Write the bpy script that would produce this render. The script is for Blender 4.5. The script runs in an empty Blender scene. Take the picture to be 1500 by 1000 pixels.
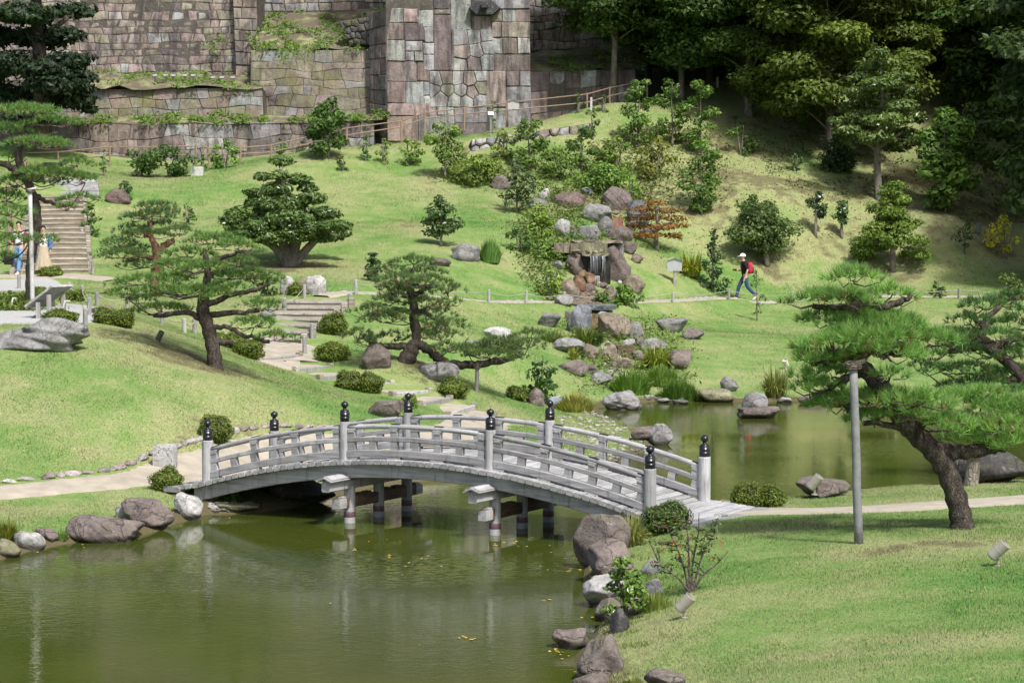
import bpy, math, random
import numpy as np
from mathutils import Vector

# ------------------------------------------------------------------ camera, sky, sun, exposure
C = bpy.context.scene.collection
SC = bpy.context.scene
F, HCAM = 3400.0, 5.576
PITCH = math.atan(200.0 / F)
cam = bpy.data.cameras.new('camera')
cam.sensor_width = 36.0
cam.lens = 36.0 * F / 1500.0
cam.clip_start, cam.clip_end = 0.5, 2000.0
cam_o = bpy.data.objects.new('camera', cam)
cam_o.location = (0, 0, HCAM)
cam_o.rotation_euler = (math.pi / 2 - PITCH, 0, 0)
C.objects.link(cam_o)
SC.camera = cam_o

TO_SUN = Vector((0.30, -0.50, 0.81)).normalized()
world = bpy.data.worlds.new('World')
SC.world = world
world.use_nodes = True
wn = world.node_tree
sky = wn.nodes.new('ShaderNodeTexSky')
sky.sky_type = 'NISHITA'
sky.sun_disc = False
sky.sun_elevation = math.asin(TO_SUN.z)
sky.sun_rotation = math.atan2(TO_SUN.x, TO_SUN.y)
sky.air_density = 0.8
sky.dust_density = 4.0
sky.ozone_density = 1.0
wn.links.new(sky.outputs[0], wn.nodes['Background'].inputs['Color'])
wn.nodes['Background'].inputs['Strength'].default_value = 0.15
sun = bpy.data.lights.new('sun', 'SUN')
sun.energy = 3.9
sun.angle = math.radians(5.0)
sun.color = (1.0, 0.985, 0.95)
sun_o = bpy.data.objects.new('sun', sun)
sun_o.rotation_euler = TO_SUN.to_track_quat('Z', 'Y').to_euler()
sun_o.location = (30, -20, 60)
C.objects.link(sun_o)
SC.view_settings.view_transform = 'Standard'
SC.view_settings.look = 'None'
SC.view_settings.gamma = 1.0
SC.view_settings.exposure = 0.36
SC.view_settings.use_curve_mapping = False
SC.render.engine = 'CYCLES'
SC.cycles.max_bounces = 6
SC.cycles.diffuse_bounces = 3
SC.cycles.glossy_bounces = 3
SC.cycles.transmission_bounces = 3
SC.cycles.transparent_max_bounces = 6
SC.cycles.use_denoising = True

# ------------------------------------------------------------------ pixel helpers (photo pixels 1500x1000 -> rays)
CP, SP = math.cos(PITCH), math.sin(PITCH)
def ray(px, py):
    x = (px - 750.0) / F
    y = -(py - 500.0) / F
    return np.array([x, CP + y * SP, -SP + y * CP])
def at(px, py, Y):
    d = ray(px, py)
    return np.array([0, 0, HCAM]) + d * (Y / d[1])
def atz(px, py, z):
    d = ray(px, py)
    return np.array([0, 0, HCAM]) + d * ((z - HCAM) / d[2])

# ------------------------------------------------------------------ mesh helpers
def mesh(name, V, faces, smooth=False, tint=None):
    V = np.asarray(V, dtype=np.float32).reshape(-1, 3)
    if not isinstance(faces, list):
        faces = [faces]
    faces = [np.asarray(f, dtype=np.int32) for f in faces if len(f)]
    me = bpy.data.meshes.new(name)
    me.vertices.add(len(V))
    me.vertices.foreach_set('co', V.ravel())
    nl = sum(f.size for f in faces)
    npoly = sum(len(f) for f in faces)
    me.loops.add(nl)
    me.loops.foreach_set('vertex_index', np.concatenate([f.ravel() for f in faces]))
    me.polygons.add(npoly)
    starts, o = [], 0
    for f in faces:
        k = f.shape[1]
        starts.append(o + np.arange(len(f)) * k)
        o += f.size
    me.polygons.foreach_set('loop_start', np.concatenate(starts).astype(np.int32))
    me.polygons.foreach_set('use_smooth', np.full(npoly, smooth, dtype=bool))
    if tint is not None:
        a = me.attributes.new('tint', 'FLOAT', 'POINT')
        a.data.foreach_set('value', np.asarray(tint, dtype=np.float32))
    me.update(calc_edges=True)
    return me

class MB:
    """collects vertices and faces into one mesh"""
    def __init__(self):
        self.V, self.F, self.T, self.n = [], {}, [], 0
    def add(self, V, faces, tint=None):
        V = np.asarray(V, dtype=float).reshape(-1, 3)
        if not isinstance(faces, list):
            faces = [faces]
        for f in faces:
            f = np.asarray(f, dtype=np.int32)
            if f.size:
                self.F.setdefault(f.shape[1], []).append(f + self.n)
        self.V.append(V)
        self.T.append(np.full(len(V), 0.5) if tint is None else np.broadcast_to(tint, (len(V),)))
        self.n += len(V)
        return self
    def build(self, name, smooth=False):
        return mesh(name, np.concatenate(self.V), [np.concatenate(f) for f in self.F.values()], smooth, np.concatenate(self.T))

BOXF = np.array([[0, 3, 2, 1], [4, 5, 6, 7], [0, 1, 5, 4], [1, 2, 6, 5], [2, 3, 7, 6], [3, 0, 4, 7]])
def box(mb, c, ax, ay, az):
    """box at centre c with half-axis vectors"""
    c, ax, ay, az = (np.asarray(v, dtype=float) for v in (c, ax, ay, az))
    V = [c - ax - ay - az, c + ax - ay - az, c + ax + ay - az, c - ax + ay - az,
         c - ax - ay + az, c + ax - ay + az, c + ax + ay + az, c - ax + ay + az]
    mb.add(V, BOXF)
    return mb
def cbox(mb, c, ax, ay, az, b=0.012):
    """box with chamfered long edges along ax"""
    c, ax, ay, az = (np.asarray(v, dtype=float) for v in (c, ax, ay, az))
    ly, lz = np.linalg.norm(ay), np.linalg.norm(az)
    uy, uz = ay / ly, az / lz
    prof = [(-ly + b, -lz), (ly - b, -lz), (ly, -lz + b), (ly, lz - b), (ly - b, lz), (-ly + b, lz), (-ly, lz - b), (-ly, -lz + b)]
    V = [c - ax + uy * p + uz * q for p, q in prof] + [c + ax + uy * p + uz * q for p, q in prof]
    i = np.arange(8)
    side = np.stack([i, (i + 1) % 8, (i + 1) % 8 + 8, i + 8], 1)
    mb.add(V, [side, np.array([i[::-1]]), np.array([i + 8])])
    return mb
def tube(mb, P, R, n=7, cap=True, tint=None, flat=1.0):
    P = np.asarray(P, dtype=float)
    R = np.broadcast_to(np.asarray(R, dtype=float), (len(P),))
    T = np.gradient(P, axis=0)
    T /= np.linalg.norm(T, axis=1)[:, None] + 1e-9
    ref = np.array([0, 0, 1.0]) if abs(T[:, 2]).mean() < 0.8 else np.array([1.0, 0, 0])
    A = np.cross(T, ref)
    A /= np.linalg.norm(A, axis=1)[:, None] + 1e-9
    B = np.cross(T, A)
    th = np.arange(n) * 2 * math.pi / n
    V = P[:, None, :] + R[:, None, None] * (np.cos(th)[None, :, None] * A[:, None, :] + flat * np.sin(th)[None, :, None] * B[:, None, :])
    k = len(P)
    i = np.arange(n)
    Fq = np.concatenate([np.stack([r * n + i, r * n + (i + 1) % n, (r + 1) * n + (i + 1) % n, (r + 1) * n + i], 1) for r in range(k - 1)])
    fs = [Fq]
    if cap:
        fs += [np.array([i[::-1]]), np.array([(k - 1) * n + i])]
    mb.add(V.reshape(-1, 3), fs, tint)
    return mb
def lathe(mb, prof, c=(0, 0, 0), n=16):
    prof = np.asarray(prof, dtype=float)
    th = np.arange(n) * 2 * math.pi / n
    V = np.stack([prof[:, None, 0] * np.cos(th), prof[:, None, 0] * np.sin(th), np.repeat(prof[:, 1:2], n, 1)], 2) + np.asarray(c, dtype=float)
    i = np.arange(n)
    Fq = np.concatenate([np.stack([r * n + i, r * n + (i + 1) % n, (r + 1) * n + (i + 1) % n, (r + 1) * n + i], 1) for r in range(len(prof) - 1)])
    mb.add(V.reshape(-1, 3), [Fq, np.array([i[::-1]]), np.array([(len(prof) - 1) * n + i])])
    return mb
def spline(P, m=8):
    P = np.asarray(P, dtype=float)
    Q = np.vstack([2 * P[0] - P[1], P, 2 * P[-1] - P[-2]])
    out = []
    for i in range(1, len(Q) - 2):
        for t in np.arange(m) / m:
            p0, p1, p2, p3 = Q[i - 1], Q[i], Q[i + 1], Q[i + 2]
            out.append(0.5 * (2 * p1 + (p2 - p0) * t + (2 * p0 - 5 * p1 + 4 * p2 - p3) * t * t + (3 * p1 - p0 - 3 * p2 + p3) * t ** 3))
    out.append(P[-1])
    return np.array(out)

# ------------------------------------------------------------------ object helpers
def link(name, me, mat=None, parent=None, loc=(0, 0, 0), color=None):
    o = bpy.data.objects.new(name, me)
    o.location = loc
    if mat is not None and me is not None and not me.materials:
        me.materials.append(mat)
    if parent is not None:
        o.parent = parent
    if color is not None:
        o.color = (color[0], color[1], color[2], 1.0)
    C.objects.link(o)
    return o
def tag(o, label=None, cat=None, group=None, kind=None):
    if label: o['label'] = label
    if cat: o['category'] = cat
    if group: o['group'] = group
    if kind: o['kind'] = kind
    return o
def thing(name, label, cat, loc=(0, 0, 0), group=None):
    o = bpy.data.objects.new(name, None)
    o.location = tuple(float(v) for v in loc)
    o.empty_display_size = 0.3
    C.objects.link(o)
    return tag(o, label, cat, group)

# ------------------------------------------------------------------ materials
def newmat(name):
    m = bpy.data.materials.new(name)
    m.use_nodes = True
    nt = m.node_tree
    nt.nodes.clear()
    out = nt.nodes.new('ShaderNodeOutputMaterial')
    b = nt.nodes.new('ShaderNodeBsdfPrincipled')
    nt.links.new(b.outputs[0], out.inputs[0])
    return m, nt, b, out
def N(nt, t, **kw):
    n = nt.nodes.new(t)
    for k, v in kw.items():
        if k in n.inputs:
            n.inputs[k].default_value = v
        else:
            setattr(n, k, v)
    return n
def noise(nt, co, scale, detail=4, rough=0.55, dist=0.0):
    n = N(nt, 'ShaderNodeTexNoise', Scale=scale, Detail=detail, Roughness=rough, Distortion=dist)
    if co is not None:
        nt.links.new(co, n.inputs['Vector'])
    return n.outputs['Fac']
def ramp(nt, fac, stops):
    r = nt.nodes.new('ShaderNodeValToRGB')
    while len(r.color_ramp.elements) < len(stops):
        r.color_ramp.elements.new(0.5)
    for e, (p, c) in zip(r.color_ramp.elements, stops):
        e.position = p
        e.color = (c[0], c[1], c[2], 1) if not np.isscalar(c) else (c, c, c, 1)
    nt.links.new(fac, r.inputs[0])
    return r.outputs[0]
def mix(nt, a, b, fac, mode='MIX'):
    m = nt.nodes.new('ShaderNodeMix')
    m.data_type = 'RGBA'
    m.blend_type = mode
    m.clamp_result = False
    for s, v in ((0, fac), (6, a), (7, b)):
        if hasattr(v, 'is_linked'):
            nt.links.new(v, m.inputs[s])
        elif s == 0:
            m.inputs[s].default_value = v
        else:
            m.inputs[s].default_value = (v[0], v[1], v[2], 1) if not np.isscalar(v) else (v, v, v, 1)
    return m.outputs[2]
def mapping(nt, co, scale):
    m = nt.nodes.new('ShaderNodeMapping')
    m.inputs['Scale'].default_value = scale
    nt.links.new(co, m.inputs[0])
    return m.outputs[0]
def bump(nt, b, h, strength=0.5, dist=0.02):
    n = N(nt, 'ShaderNodeBump', Strength=strength, Distance=dist)
    nt.links.new(h, n.inputs['Height'])
    nt.links.new(n.outputs[0], b.inputs['Normal'])
def geo_pos(nt):
    return nt.nodes.new('ShaderNodeNewGeometry').outputs['Position']
def obj_co(nt):
    return nt.nodes.new('ShaderNodeTexCoord').outputs['Object']

def leaf_material(name, transl=0.3, rough=0.5, spec=0.3, lo=0.6, hi=1.5, warm=0.15):
    m, nt, b, out = newmat(name)
    oi = nt.nodes.new('ShaderNodeObjectInfo')
    at_ = nt.nodes.new('ShaderNodeAttribute')
    at_.attribute_name = 'tint'
    v = ramp(nt, at_.outputs['Fac'], [(0, (lo, lo, lo * 0.9)), (0.6, (1, 1, 1)), (1, (hi + warm, hi, hi * 0.85))])
    col = mix(nt, oi.outputs['Color'], v, 1.0, 'MULTIPLY')
    nt.links.new(col, b.inputs['Base Color'])
    b.inputs['Roughness'].default_value = rough
    b.inputs['Specular IOR Level'].default_value = spec
    tr = nt.nodes.new('ShaderNodeBsdfTranslucent')
    nt.links.new(mix(nt, col, (1.15, 1.2, 0.6), 1.0, 'MULTIPLY'), tr.inputs[0])
    ms = N(nt, 'ShaderNodeMixShader', Fac=transl)
    nt.links.new(b.outputs[0], ms.inputs[1])
    nt.links.new(tr.outputs[0], ms.inputs[2])
    nt.links.new(ms.outputs[0], out.inputs[0])
    return m
M_LEAF = leaf_material('foliage')
M_GLOSSLEAF = leaf_material('glossy_foliage', 0.22, 0.32, 0.5, 0.55, 1.45)
M_NEEDLE = leaf_material('pine_needles', 0.25, 0.5, 0.35, 0.55, 1.35, 0.1)

def bark_material(name, cols, sc=9):
    m, nt, b, out = newmat(name)
    co = geo_pos(nt)
    n1 = noise(nt, mapping(nt, co, (1, 1, 0.35)), sc, 6, 0.65, 0.6)
    vo = N(nt, 'ShaderNodeTexVoronoi', Scale=sc * 2.3); vo.feature = 'DISTANCE_TO_EDGE'
    nt.links.new(mapping(nt, co, (1, 1, 0.45)), vo.inputs['Vector'])
    plates = ramp(nt, vo.outputs['Distance'], [(0.0, 0.25), (0.16, 1.0)])
    n2 = noise(nt, co, 2.2, 3)
    c = ramp(nt, n1, [(0.3, cols[0]), (0.55, cols[1]), (0.75, cols[2])])
    c = mix(nt, c, ramp(nt, n2, [(0.3, 0.75), (0.7, 1.2)]), 1.0, 'MULTIPLY')
    c = mix(nt, c, plates, 0.38, 'MULTIPLY')
    nt.links.new(c, b.inputs['Base Color'])
    b.inputs['Roughness'].default_value = 0.9
    b.inputs['Specular IOR Level'].default_value = 0.15
    bump(nt, b, mix(nt, n1, plates, 0.4), 0.9, 0.04)
    return m
M_BARK = bark_material('pine_bark', [(0.030, 0.025, 0.021), (0.10, 0.082, 0.068), (0.20, 0.168, 0.142)], 13)
M_REDBARK = bark_material('red_pine_bark', [(0.09, 0.045, 0.03), (0.21, 0.11, 0.075), (0.30, 0.18, 0.13)], 9)
M_GREYBARK = bark_material('grey_bark', [(0.13, 0.115, 0.09), (0.24, 0.215, 0.175), (0.36, 0.33, 0.28)], 7)
M_TWIG = bark_material('twig_bark', [(0.07, 0.055, 0.045), (0.16, 0.13, 0.11), (0.27, 0.235, 0.20)], 14)

def stone_material(name, speck=1.0, moss=0.0, streak=0.0, bscale=1.0, wet=False):
    m, nt, b, out = newmat(name)
    oi = nt.nodes.new('ShaderNodeObjectInfo')
    co = geo_pos(nt)
    n1 = noise(nt, co, 2.3 * bscale, 6, 0.62, 0.3)
    n2 = noise(nt, co, 14 * bscale, 5, 0.65)
    n3 = noise(nt, co, 0.9, 3)
    c = mix(nt, oi.outputs['Color'], ramp(nt, n1, [(0.28, (0.55, 0.53, 0.52)), (0.5, 1.0), (0.72, (1.35, 1.36, 1.36))]), 1.0, 'MULTIPLY')
    c = mix(nt, c, ramp(nt, n2, [(0.3, 0.72), (0.5, 1.0), (0.7, 1.28)]), speck, 'MULTIPLY')
    lich = noise(nt, co, 5.5 * bscale, 6, 0.7, 0.8)
    c = mix(nt, c, (0.40, 0.40, 0.36), ramp(nt, lich, [(0.60, 0.0), (0.70, 0.45)]))
    c = mix(nt, c, (0.05, 0.048, 0.045), ramp(nt, noise(nt, co, 3.1 * bscale, 6, 0.7, 1.0), [(0.56, 0.0), (0.70, 0.55)]))
    ck = N(nt, 'ShaderNodeTexVoronoi', Scale=1.5 * bscale); ck.feature = 'DISTANCE_TO_EDGE'
    dsp = N(nt, 'ShaderNodeTexNoise', Scale=2.2, Detail=5)
    nt.links.new(co, dsp.inputs['Vector'])
    va = N(nt, 'ShaderNodeVectorMath', operation='MULTIPLY_ADD'); nt.links.new(dsp.outputs['Color'], va.inputs[0]); va.inputs[1].default_value = (.9, .9, .9); nt.links.new(co, va.inputs[2])
    nt.links.new(va.outputs[0], ck.inputs['Vector'])
    crack = ramp(nt, ck.outputs['Distance'], [(0.0, 0.0), (0.02, 1.0)])
    if not streak:
        part = ramp(nt, noise(nt, co, 1.1, 3), [(0.46, 1.0), (0.60, 0.45)])
        c = mix(nt, (0.04, 0.037, 0.035), c, mix(nt, crack, 1.0, part))
    if not streak:
        sx_ = nt.nodes.new('ShaderNodeSeparateXYZ'); nt.links.new(co, sx_.inputs[0])
        za = N(nt, 'ShaderNodeMath', operation='MULTIPLY_ADD'); nt.links.new(n1, za.inputs[0]); za.inputs[1].default_value = -.12; nt.links.new(sx_.outputs['Z'], za.inputs[2])
        c = mix(nt, (0.045, 0.04, 0.028), c, ramp(nt, za.outputs[0], [(0.0, 0.15), (0.07, 1.0)]))
        gm_ = nt.nodes.new('ShaderNodeNewGeometry'); sn_ = nt.nodes.new('ShaderNodeSeparateXYZ'); nt.links.new(gm_.outputs['Normal'], sn_.inputs[0])
        mo_ = N(nt, 'ShaderNodeMath', operation='MULTIPLY'); nt.links.new(ramp(nt, noise(nt, co, 2.6, 5, .7), [(.5, 0.0), (.66, .55)]), mo_.inputs[0]); nt.links.new(ramp(nt, sn_.outputs['Z'], [(.25, 0.0), (.7, 1.0)]), mo_.inputs[1])
        c = mix(nt, c, (0.10, 0.11, 0.045), mo_.outputs[0])
    if streak:
        sv = noise(nt, mapping(nt, co, (3.2, 3.2, 0.22)), 1.0, 5, 0.65, 0.2)
        c = mix(nt, c, (0.055, 0.045, 0.045), ramp(nt, sv, [(0.46, 0.0), (0.62, streak)]))
        sl = noise(nt, mapping(nt, co, (5, 5, 0.3)), 1.0, 4, 0.6)
        c = mix(nt, c, (0.5, 0.48, 0.46), ramp(nt, sl, [(0.62, 0.0), (0.76, streak * 0.35)]))
    if moss:
        mo = noise(nt, co, 0.55, 5, 0.7, 0.5)
        c = mix(nt, c, (0.16, 0.15, 0.05), ramp(nt, mo, [(0.48, 0.0), (0.66, moss)]))
    nt.links.new(c, b.inputs['Base Color'])
    b.inputs['Roughness'].default_value = 0.5 if wet else 0.88
    b.inputs['Specular IOR Level'].default_value = 0.3 if wet else 0.2
    h = mix(nt, n1, n2, 0.4)
    if not streak: h = mix(nt, h, crack, 0.2)
    bump(nt, b, h, 1.0, 0.09)
    return m
M_ROCK = stone_material('garden_rock')
M_WETROCK = stone_material('wet_rock', wet=True)
M_WALL = stone_material('wall_stone', 0.7, 0.0, 0.75, 0.8)
M_MOSSWALL = stone_material('mossy_wall_stone', 0.7, 0.65, 0.35, 0.8)

def plain(name, col, rough=0.6, var=0.15, scale=8.0, bumpv=0.0, metal=0.0, spec=0.35, objcol=False):
    m, nt, b, out = newmat(name)
    n = noise(nt, geo_pos(nt), scale, 5, 0.6)
    base = nt.nodes.new('ShaderNodeObjectInfo').outputs['Color'] if objcol else col
    c = mix(nt, base, ramp(nt, n, [(0.25, 1 - var), (0.75, 1 + var)]), 1.0, 'MULTIPLY')
    nt.links.new(c, b.inputs['Base Color'])
    b.inputs['Roughness'].default_value = rough
    b.inputs['Metallic'].default_value = metal
    b.inputs['Specular IOR Level'].default_value = spec
    if bumpv:
        bump(nt, b, n, bumpv, 0.02)
    return m
M_CORE = plain('wall_joint_earth', (0.03, 0.028, 0.022), 0.95, 0.4, 6)
M_SAND = plain('sand_path', (0.33, 0.292, 0.228), 0.95, 0.22, 3.0, 0.3)
M_GRAVEL = plain('grey_gravel', (0.34, 0.34, 0.32), 0.95, 0.3, 25.0, 0.5)
M_BLACK = plain('black_lacquer', (0.012, 0.012, 0.014), 0.28, 0.3, 20, 0.0, 0.0, 0.5)
M_BAMBOO = plain('brown_rail_wood', (0.25, 0.175, 0.125), 0.7, 0.25, 10)
M_CLOTH = plain('cloth', (1, 1, 1), 0.85, 0.12, 12, 0.1, 0, 0.2, True)
M_SKIN = plain('skin', (0.50, 0.31, 0.22), 0.55, 0.08, 20)
M_HAIR = plain('hair', (0.012, 0.010, 0.010), 0.5, 0.2, 30)
M_METAL = plain('painted_metal', (1, 1, 1), 0.5, 0.1, 10, 0, 0.0, 0.4, True)
M_PAINTWHITE = plain('pale_post_paint', (0.46, 0.455, 0.43), 0.6, 0.2, 9)
M_YLEAF = plain('yellow_leaf', (0.55, 0.38, 0.06), 0.6, 0.3, 15)
M_EARTH = plain('bare_earth', (0.21, 0.18, 0.13), 0.95, 0.35, 4, 0.5)
M_BAND = plain('maroon_band', (0.13, 0.075, 0.085), 0.5, 0.3, 14)
M_ROPE = plain('rope', (0.35, 0.33, 0.29), 0.9, 0.1, 20)

def wood_material(name, cols, sc=(1.2, 22, 22)):
    """grain runs along the piece's own local x"""
    m, nt, b, out = newmat(name)
    co = obj_co(nt)
    oi = nt.nodes.new('ShaderNodeObjectInfo')
    add = nt.nodes.new('ShaderNodeVectorMath')
    add.operation = 'ADD'
    sc_ = nt.nodes.new('ShaderNodeVectorMath'); sc_.operation = 'SCALE'
    cmb = nt.nodes.new('ShaderNodeCombineXYZ')
    for i in range(3):
        nt.links.new(oi.outputs['Random'], cmb.inputs[i])
    nt.links.new(cmb.outputs[0], sc_.inputs[0])
    sc_.inputs['Scale'].default_value = 37.0
    nt.links.new(co, add.inputs[0]); nt.links.new(sc_.outputs[0], add.inputs[1])
    g = noise(nt, mapping(nt, add.outputs[0], sc), 1.0, 6, 0.65, 0.4)
    st = noise(nt, geo_pos(nt), 2.5, 5, 0.7, 0.3)
    c = ramp(nt, g, [(0.28, cols[0]), (0.5, cols[1]), (0.72, cols[2])])
    c = mix(nt, c, ramp(nt, st, [(0.3, 0.68), (0.55, 1.0), (0.8, 1.18)]), 0.8, 'MULTIPLY')
    c = mix(nt, c, ramp(nt, oi.outputs['Random'], [(0, 0.74), (1, 1.14)]), 1.0, 'MULTIPLY')
    drip = noise(nt, mapping(nt, geo_pos(nt), (9, 9, .9)), 1.0, 5, .7)
    c = mix(nt, c, (.07, .066, .06), ramp(nt, drip, [(.56, 0.0), (.70, .6)]))
    nt.links.new(c, b.inputs['Base Color'])
    b.inputs['Roughness'].default_value = 0.82
    b.inputs['Specular IOR Level'].default_value = 0.2
    bump(nt, b, g, 0.5, 0.008)
    return m
M_WOOD = wood_material('weathered_grey_wood', [(0.19, 0.185, 0.18), (0.345, 0.342, 0.34), (0.44, 0.437, 0.435)])
M_DARKWOOD = wood_material('sheltered_brown_wood', [(0.07, 0.045, 0.03), (0.15, 0.10, 0.07), (0.24, 0.18, 0.14)])
M_POSTWOOD = wood_material('grey_post_wood', [(0.20, 0.195, 0.185), (0.33, 0.325, 0.31), (0.44, 0.435, 0.42)], (20, 20, 1.5))
M_UPWOOD = wood_material('weathered_grey_post', [(0.24, 0.235, 0.235), (0.40, 0.398, 0.40), (0.50, 0.498, 0.50)], (26, 26, 1.3))
M_LOG = wood_material('pale_step_log', [(0.14, 0.12, 0.085), (0.33, 0.30, 0.24), (0.46, 0.43, 0.35)], (1.5, 18, 18))
# ------------------------------------------------------------------ terrain
RNG = np.random.default_rng(7)
CZ = [(1200,1000,.95),(1500,1000,1.15),(950,1000,.45),(1000,900,.45),(1258,808,.65),(1410,778,.68),(1500,830,.85),(1100,850,.5),(1040,775,.47),
      (1300,745,.5),(1500,735,.53),(1150,750,.47),(1180,728,.3),(1380,712,.32),(1500,705,.35),(930,830,.35),(1700,900,1.1),(1650,760,.6),
      (0,722,.4),(150,710,.4),(280,692,.42),(310,712,.45),(380,672,.42),(100,762,.25),(200,745,.25),(0,790,.25),(-100,730,.4),
      (430,665,.45),(600,650,.5),(720,620,.55),(760,605,.5),(800,592,.45),(690,604,.6),(640,590,.85),(570,572,1.1),(500,548,1.4),(430,530,1.65),
      (395,505,1.95),(410,495,2.05),(450,465,2.4),(485,440,2.74)]
CY = [(60,515,50),(0,480,52),(60,470,54),(60,440,62),(60,405,77),(-60,405,77),(-60,480,52),(130,460,56),(170,470,55),(100,404,77),(200,412,75),(250,440,66),
      (315,540,52),(400,600,49),(500,620,49.5),(300,640,46.5),(60,600,46.5),(200,600,46.5),(200,500,52),(380,480,62),(330,470,62),(350,430,71),
      (600,525,58),(550,535,57.5),(640,550,57.5),(700,565,58.5),(750,580,60),(800,600,59),(760,520,65),(700,480,70),(560,470,65),
      (640,442,73),(740,446,77),(850,447,81),(1000,445,85),(1090,440,88.8),(1250,435,88.6),(1500,432,88.6),(1600,431,88.6),
      (1000,490,76),(1000,540,70),(1090,545,70),(1150,500,76),(1400,520,74),(1400,570,68),(1550,560,70),(930,520,72),(870,560,67.5),(820,560,65),(780,590,62),
      (560,420,73),(425,388,80),(640,360,84),(520,330,89),(380,330,88),(250,300,92),(680,380,82),(780,420,81),(780,340,88),(700,270,97),(600,240,100),
      (480,218,101),(300,258,99),(180,262,98),(150,330,88),(130,360,83.5),(95,395,78.5),(75,330,85),(75,275,91),(0,330,85),
      (720,195,103),(900,150,106),(820,175,104),(300,240,106),(500,216,107),
      (960,300,96),(940,380,88),(1000,250,100),(1080,190,105),(1130,300,96),(1120,388,93),(1308,395,93.5),(1285,290,99),(1200,200,106),(1400,330,96),
      (1480,390,95),(1480,300,100),(1400,180,108),(1250,120,114),(1480,120,116),(1000,130,112),(1600,300,100),(1600,390,92),
      (780,192,108.5),(850,184,109.5),(920,168,111),(600,208,107.5),(700,204,108),(870,430,83),(880,300,95),(900,260,99),(830,290,95)]
CW = [(-35,45,2),(-35,60,3.5),(-40,80,4),(-45,100,8),(-30,110,9.5),(-10,114,10.5),(10,118,12),(35,35,1.3),(40,60,1.6),(45,88,3),(48,112,11),(0,8,2.2),(-15,8,1.5),(20,10,2),
      (-22,20,.8),(11,15,1.5),(22,25,1.4),(20,45,.4),(32,70,1.0),(0,125,13),(-30,125,10),(35,125,14)]
pts = [atz(a, b, c) for a, b, c in CZ] + [at(a, b, c) for a, b, c in CY] + [np.array(w, dtype=float) for w in CW]
pts = np.array(pts)
def tps_fit(p, lam=0.25):
    n = len(p)
    d = np.hypot(p[:, None, 0] - p[None, :, 0], p[:, None, 1] - p[None, :, 1]) / 10
    K = np.where(d > 0, d * d * np.log(d + 1e-12), 0) + lam * 0.02 * np.eye(n)
    Q = np.c_[np.ones(n), p[:, :2] / 10]
    A = np.block([[K, Q], [Q.T, np.zeros((3, 3))]])
    return np.linalg.solve(A, np.r_[p[:, 2], 0, 0, 0])
TW = tps_fit(pts)
def tps(x, y):
    x = np.clip(x, -46, 46); y = np.clip(y, 2, 126)
    out = np.empty(x.shape)
    xf, yf, of = x.ravel(), y.ravel(), out.ravel()
    for i in range(0, len(xf), 20000):
        d2 = ((xf[i:i + 20000, None] - pts[None, :, 0]) ** 2 + (yf[i:i + 20000, None] - pts[None, :, 1]) ** 2) / 100
        k = 0.5 * d2 * np.log(d2 + 1e-12)
        of[i:i + 20000] = k @ TW[:len(pts)] + TW[-3] + TW[-2] * xf[i:i + 20000] / 10 + TW[-1] * yf[i:i + 20000] / 10
    return of.reshape(x.shape)
POND_PX = [(-60,840),(0,818),(60,803),(105,794),(200,787),(255,767),(300,754),(380,750),(430,742),(480,730),(540,714),(600,706),(700,699),(800,696),(880,690),(915,672),
           (945,660),(962,645),(930,628),(888,612),(872,601),(895,592),(940,590),(985,583),(1050,587),(1080,589),(1180,587),(1260,594),(1340,600),(1420,612),(1540,640),
           (1620,680),(1500,708),(1380,714),(1250,724),(1180,733),(1110,739),(1070,743),(980,768),(910,798),(862,828),(860,870),(887,905),(872,935),(848,960),(852,990),(900,1025),(925,1090),
           (890,1200),(0,1300),(-400,1200),(-500,900),(-200,850)]
POND = np.array([atz(a, b, 0.0)[:2] for a, b in POND_PX])
def seg_dist(x, y, poly, closed=True):
    d = np.full(x.shape, 1e9)
    n = len(poly)
    for i in range(n if closed else n - 1):
        a, b = poly[i], poly[(i + 1) % n]
        ab = b - a
        t = np.clip(((x - a[0]) * ab[0] + (y - a[1]) * ab[1]) / (ab @ ab + 1e-12), 0, 1)
        d = np.minimum(d, np.hypot(x - a[0] - t * ab[0], y - a[1] - t * ab[1]))
    return d
def inside(x, y, poly):
    r = np.zeros(x.shape, dtype=bool)
    n = len(poly)
    for i in range(n):
        (x1, y1), (x2, y2) = poly[i], poly[(i + 1) % n]
        c = ((y1 > y) != (y2 > y)) & (x < (x2 - x1) * (y - y1) / (y2 - y1 + 1e-12) + x1)
        r ^= c
    return r
def sstep(a, b, x):
    t = np.clip((x - a) / (b - a), 0, 1)
    return t * t * (3 - 2 * t)
def vnoise(x, y, s, seed=0):
    """smooth value noise"""
    xi, yi = np.floor(x / s), np.floor(y / s)
    fx, fy = x / s - xi, y / s - yi
    fx = fx * fx * (3 - 2 * fx); fy = fy * fy * (3 - 2 * fy)
    def h(i, j):
        v = np.sin(i * 127.1 + j * 311.7 + seed * 74.7) * 43758.5453
        return v - np.floor(v)
    return (h(xi, yi) * (1 - fx) + h(xi + 1, yi) * fx) * (1 - fy) + (h(xi, yi + 1) * (1 - fx) + h(xi + 1, yi + 1) * fx) * fy
GX = np.concatenate([[-500,-300,-180,-110,-75,-55,-44,-38], np.arange(-34, 34.01, 0.32), [38,44,55,75,110,180,300,500]])
GY = np.concatenate([[-400,-200,-100,-50,-25,-10,0,6,9], np.arange(12, 122.01, 0.34), [126,131,140,160,200,300,500]])
XX, YY = np.meshgrid(GX, GY)
HZ = tps(XX, YY)
pd = np.where(inside(XX, YY, POND), -1, 1) * seg_dist(XX, YY, POND)
out_h = np.maximum(HZ, 0.10) * sstep(-0.3, 1.6, pd) + 0.09 * (1 - sstep(-0.3, 1.6, pd))
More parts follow.
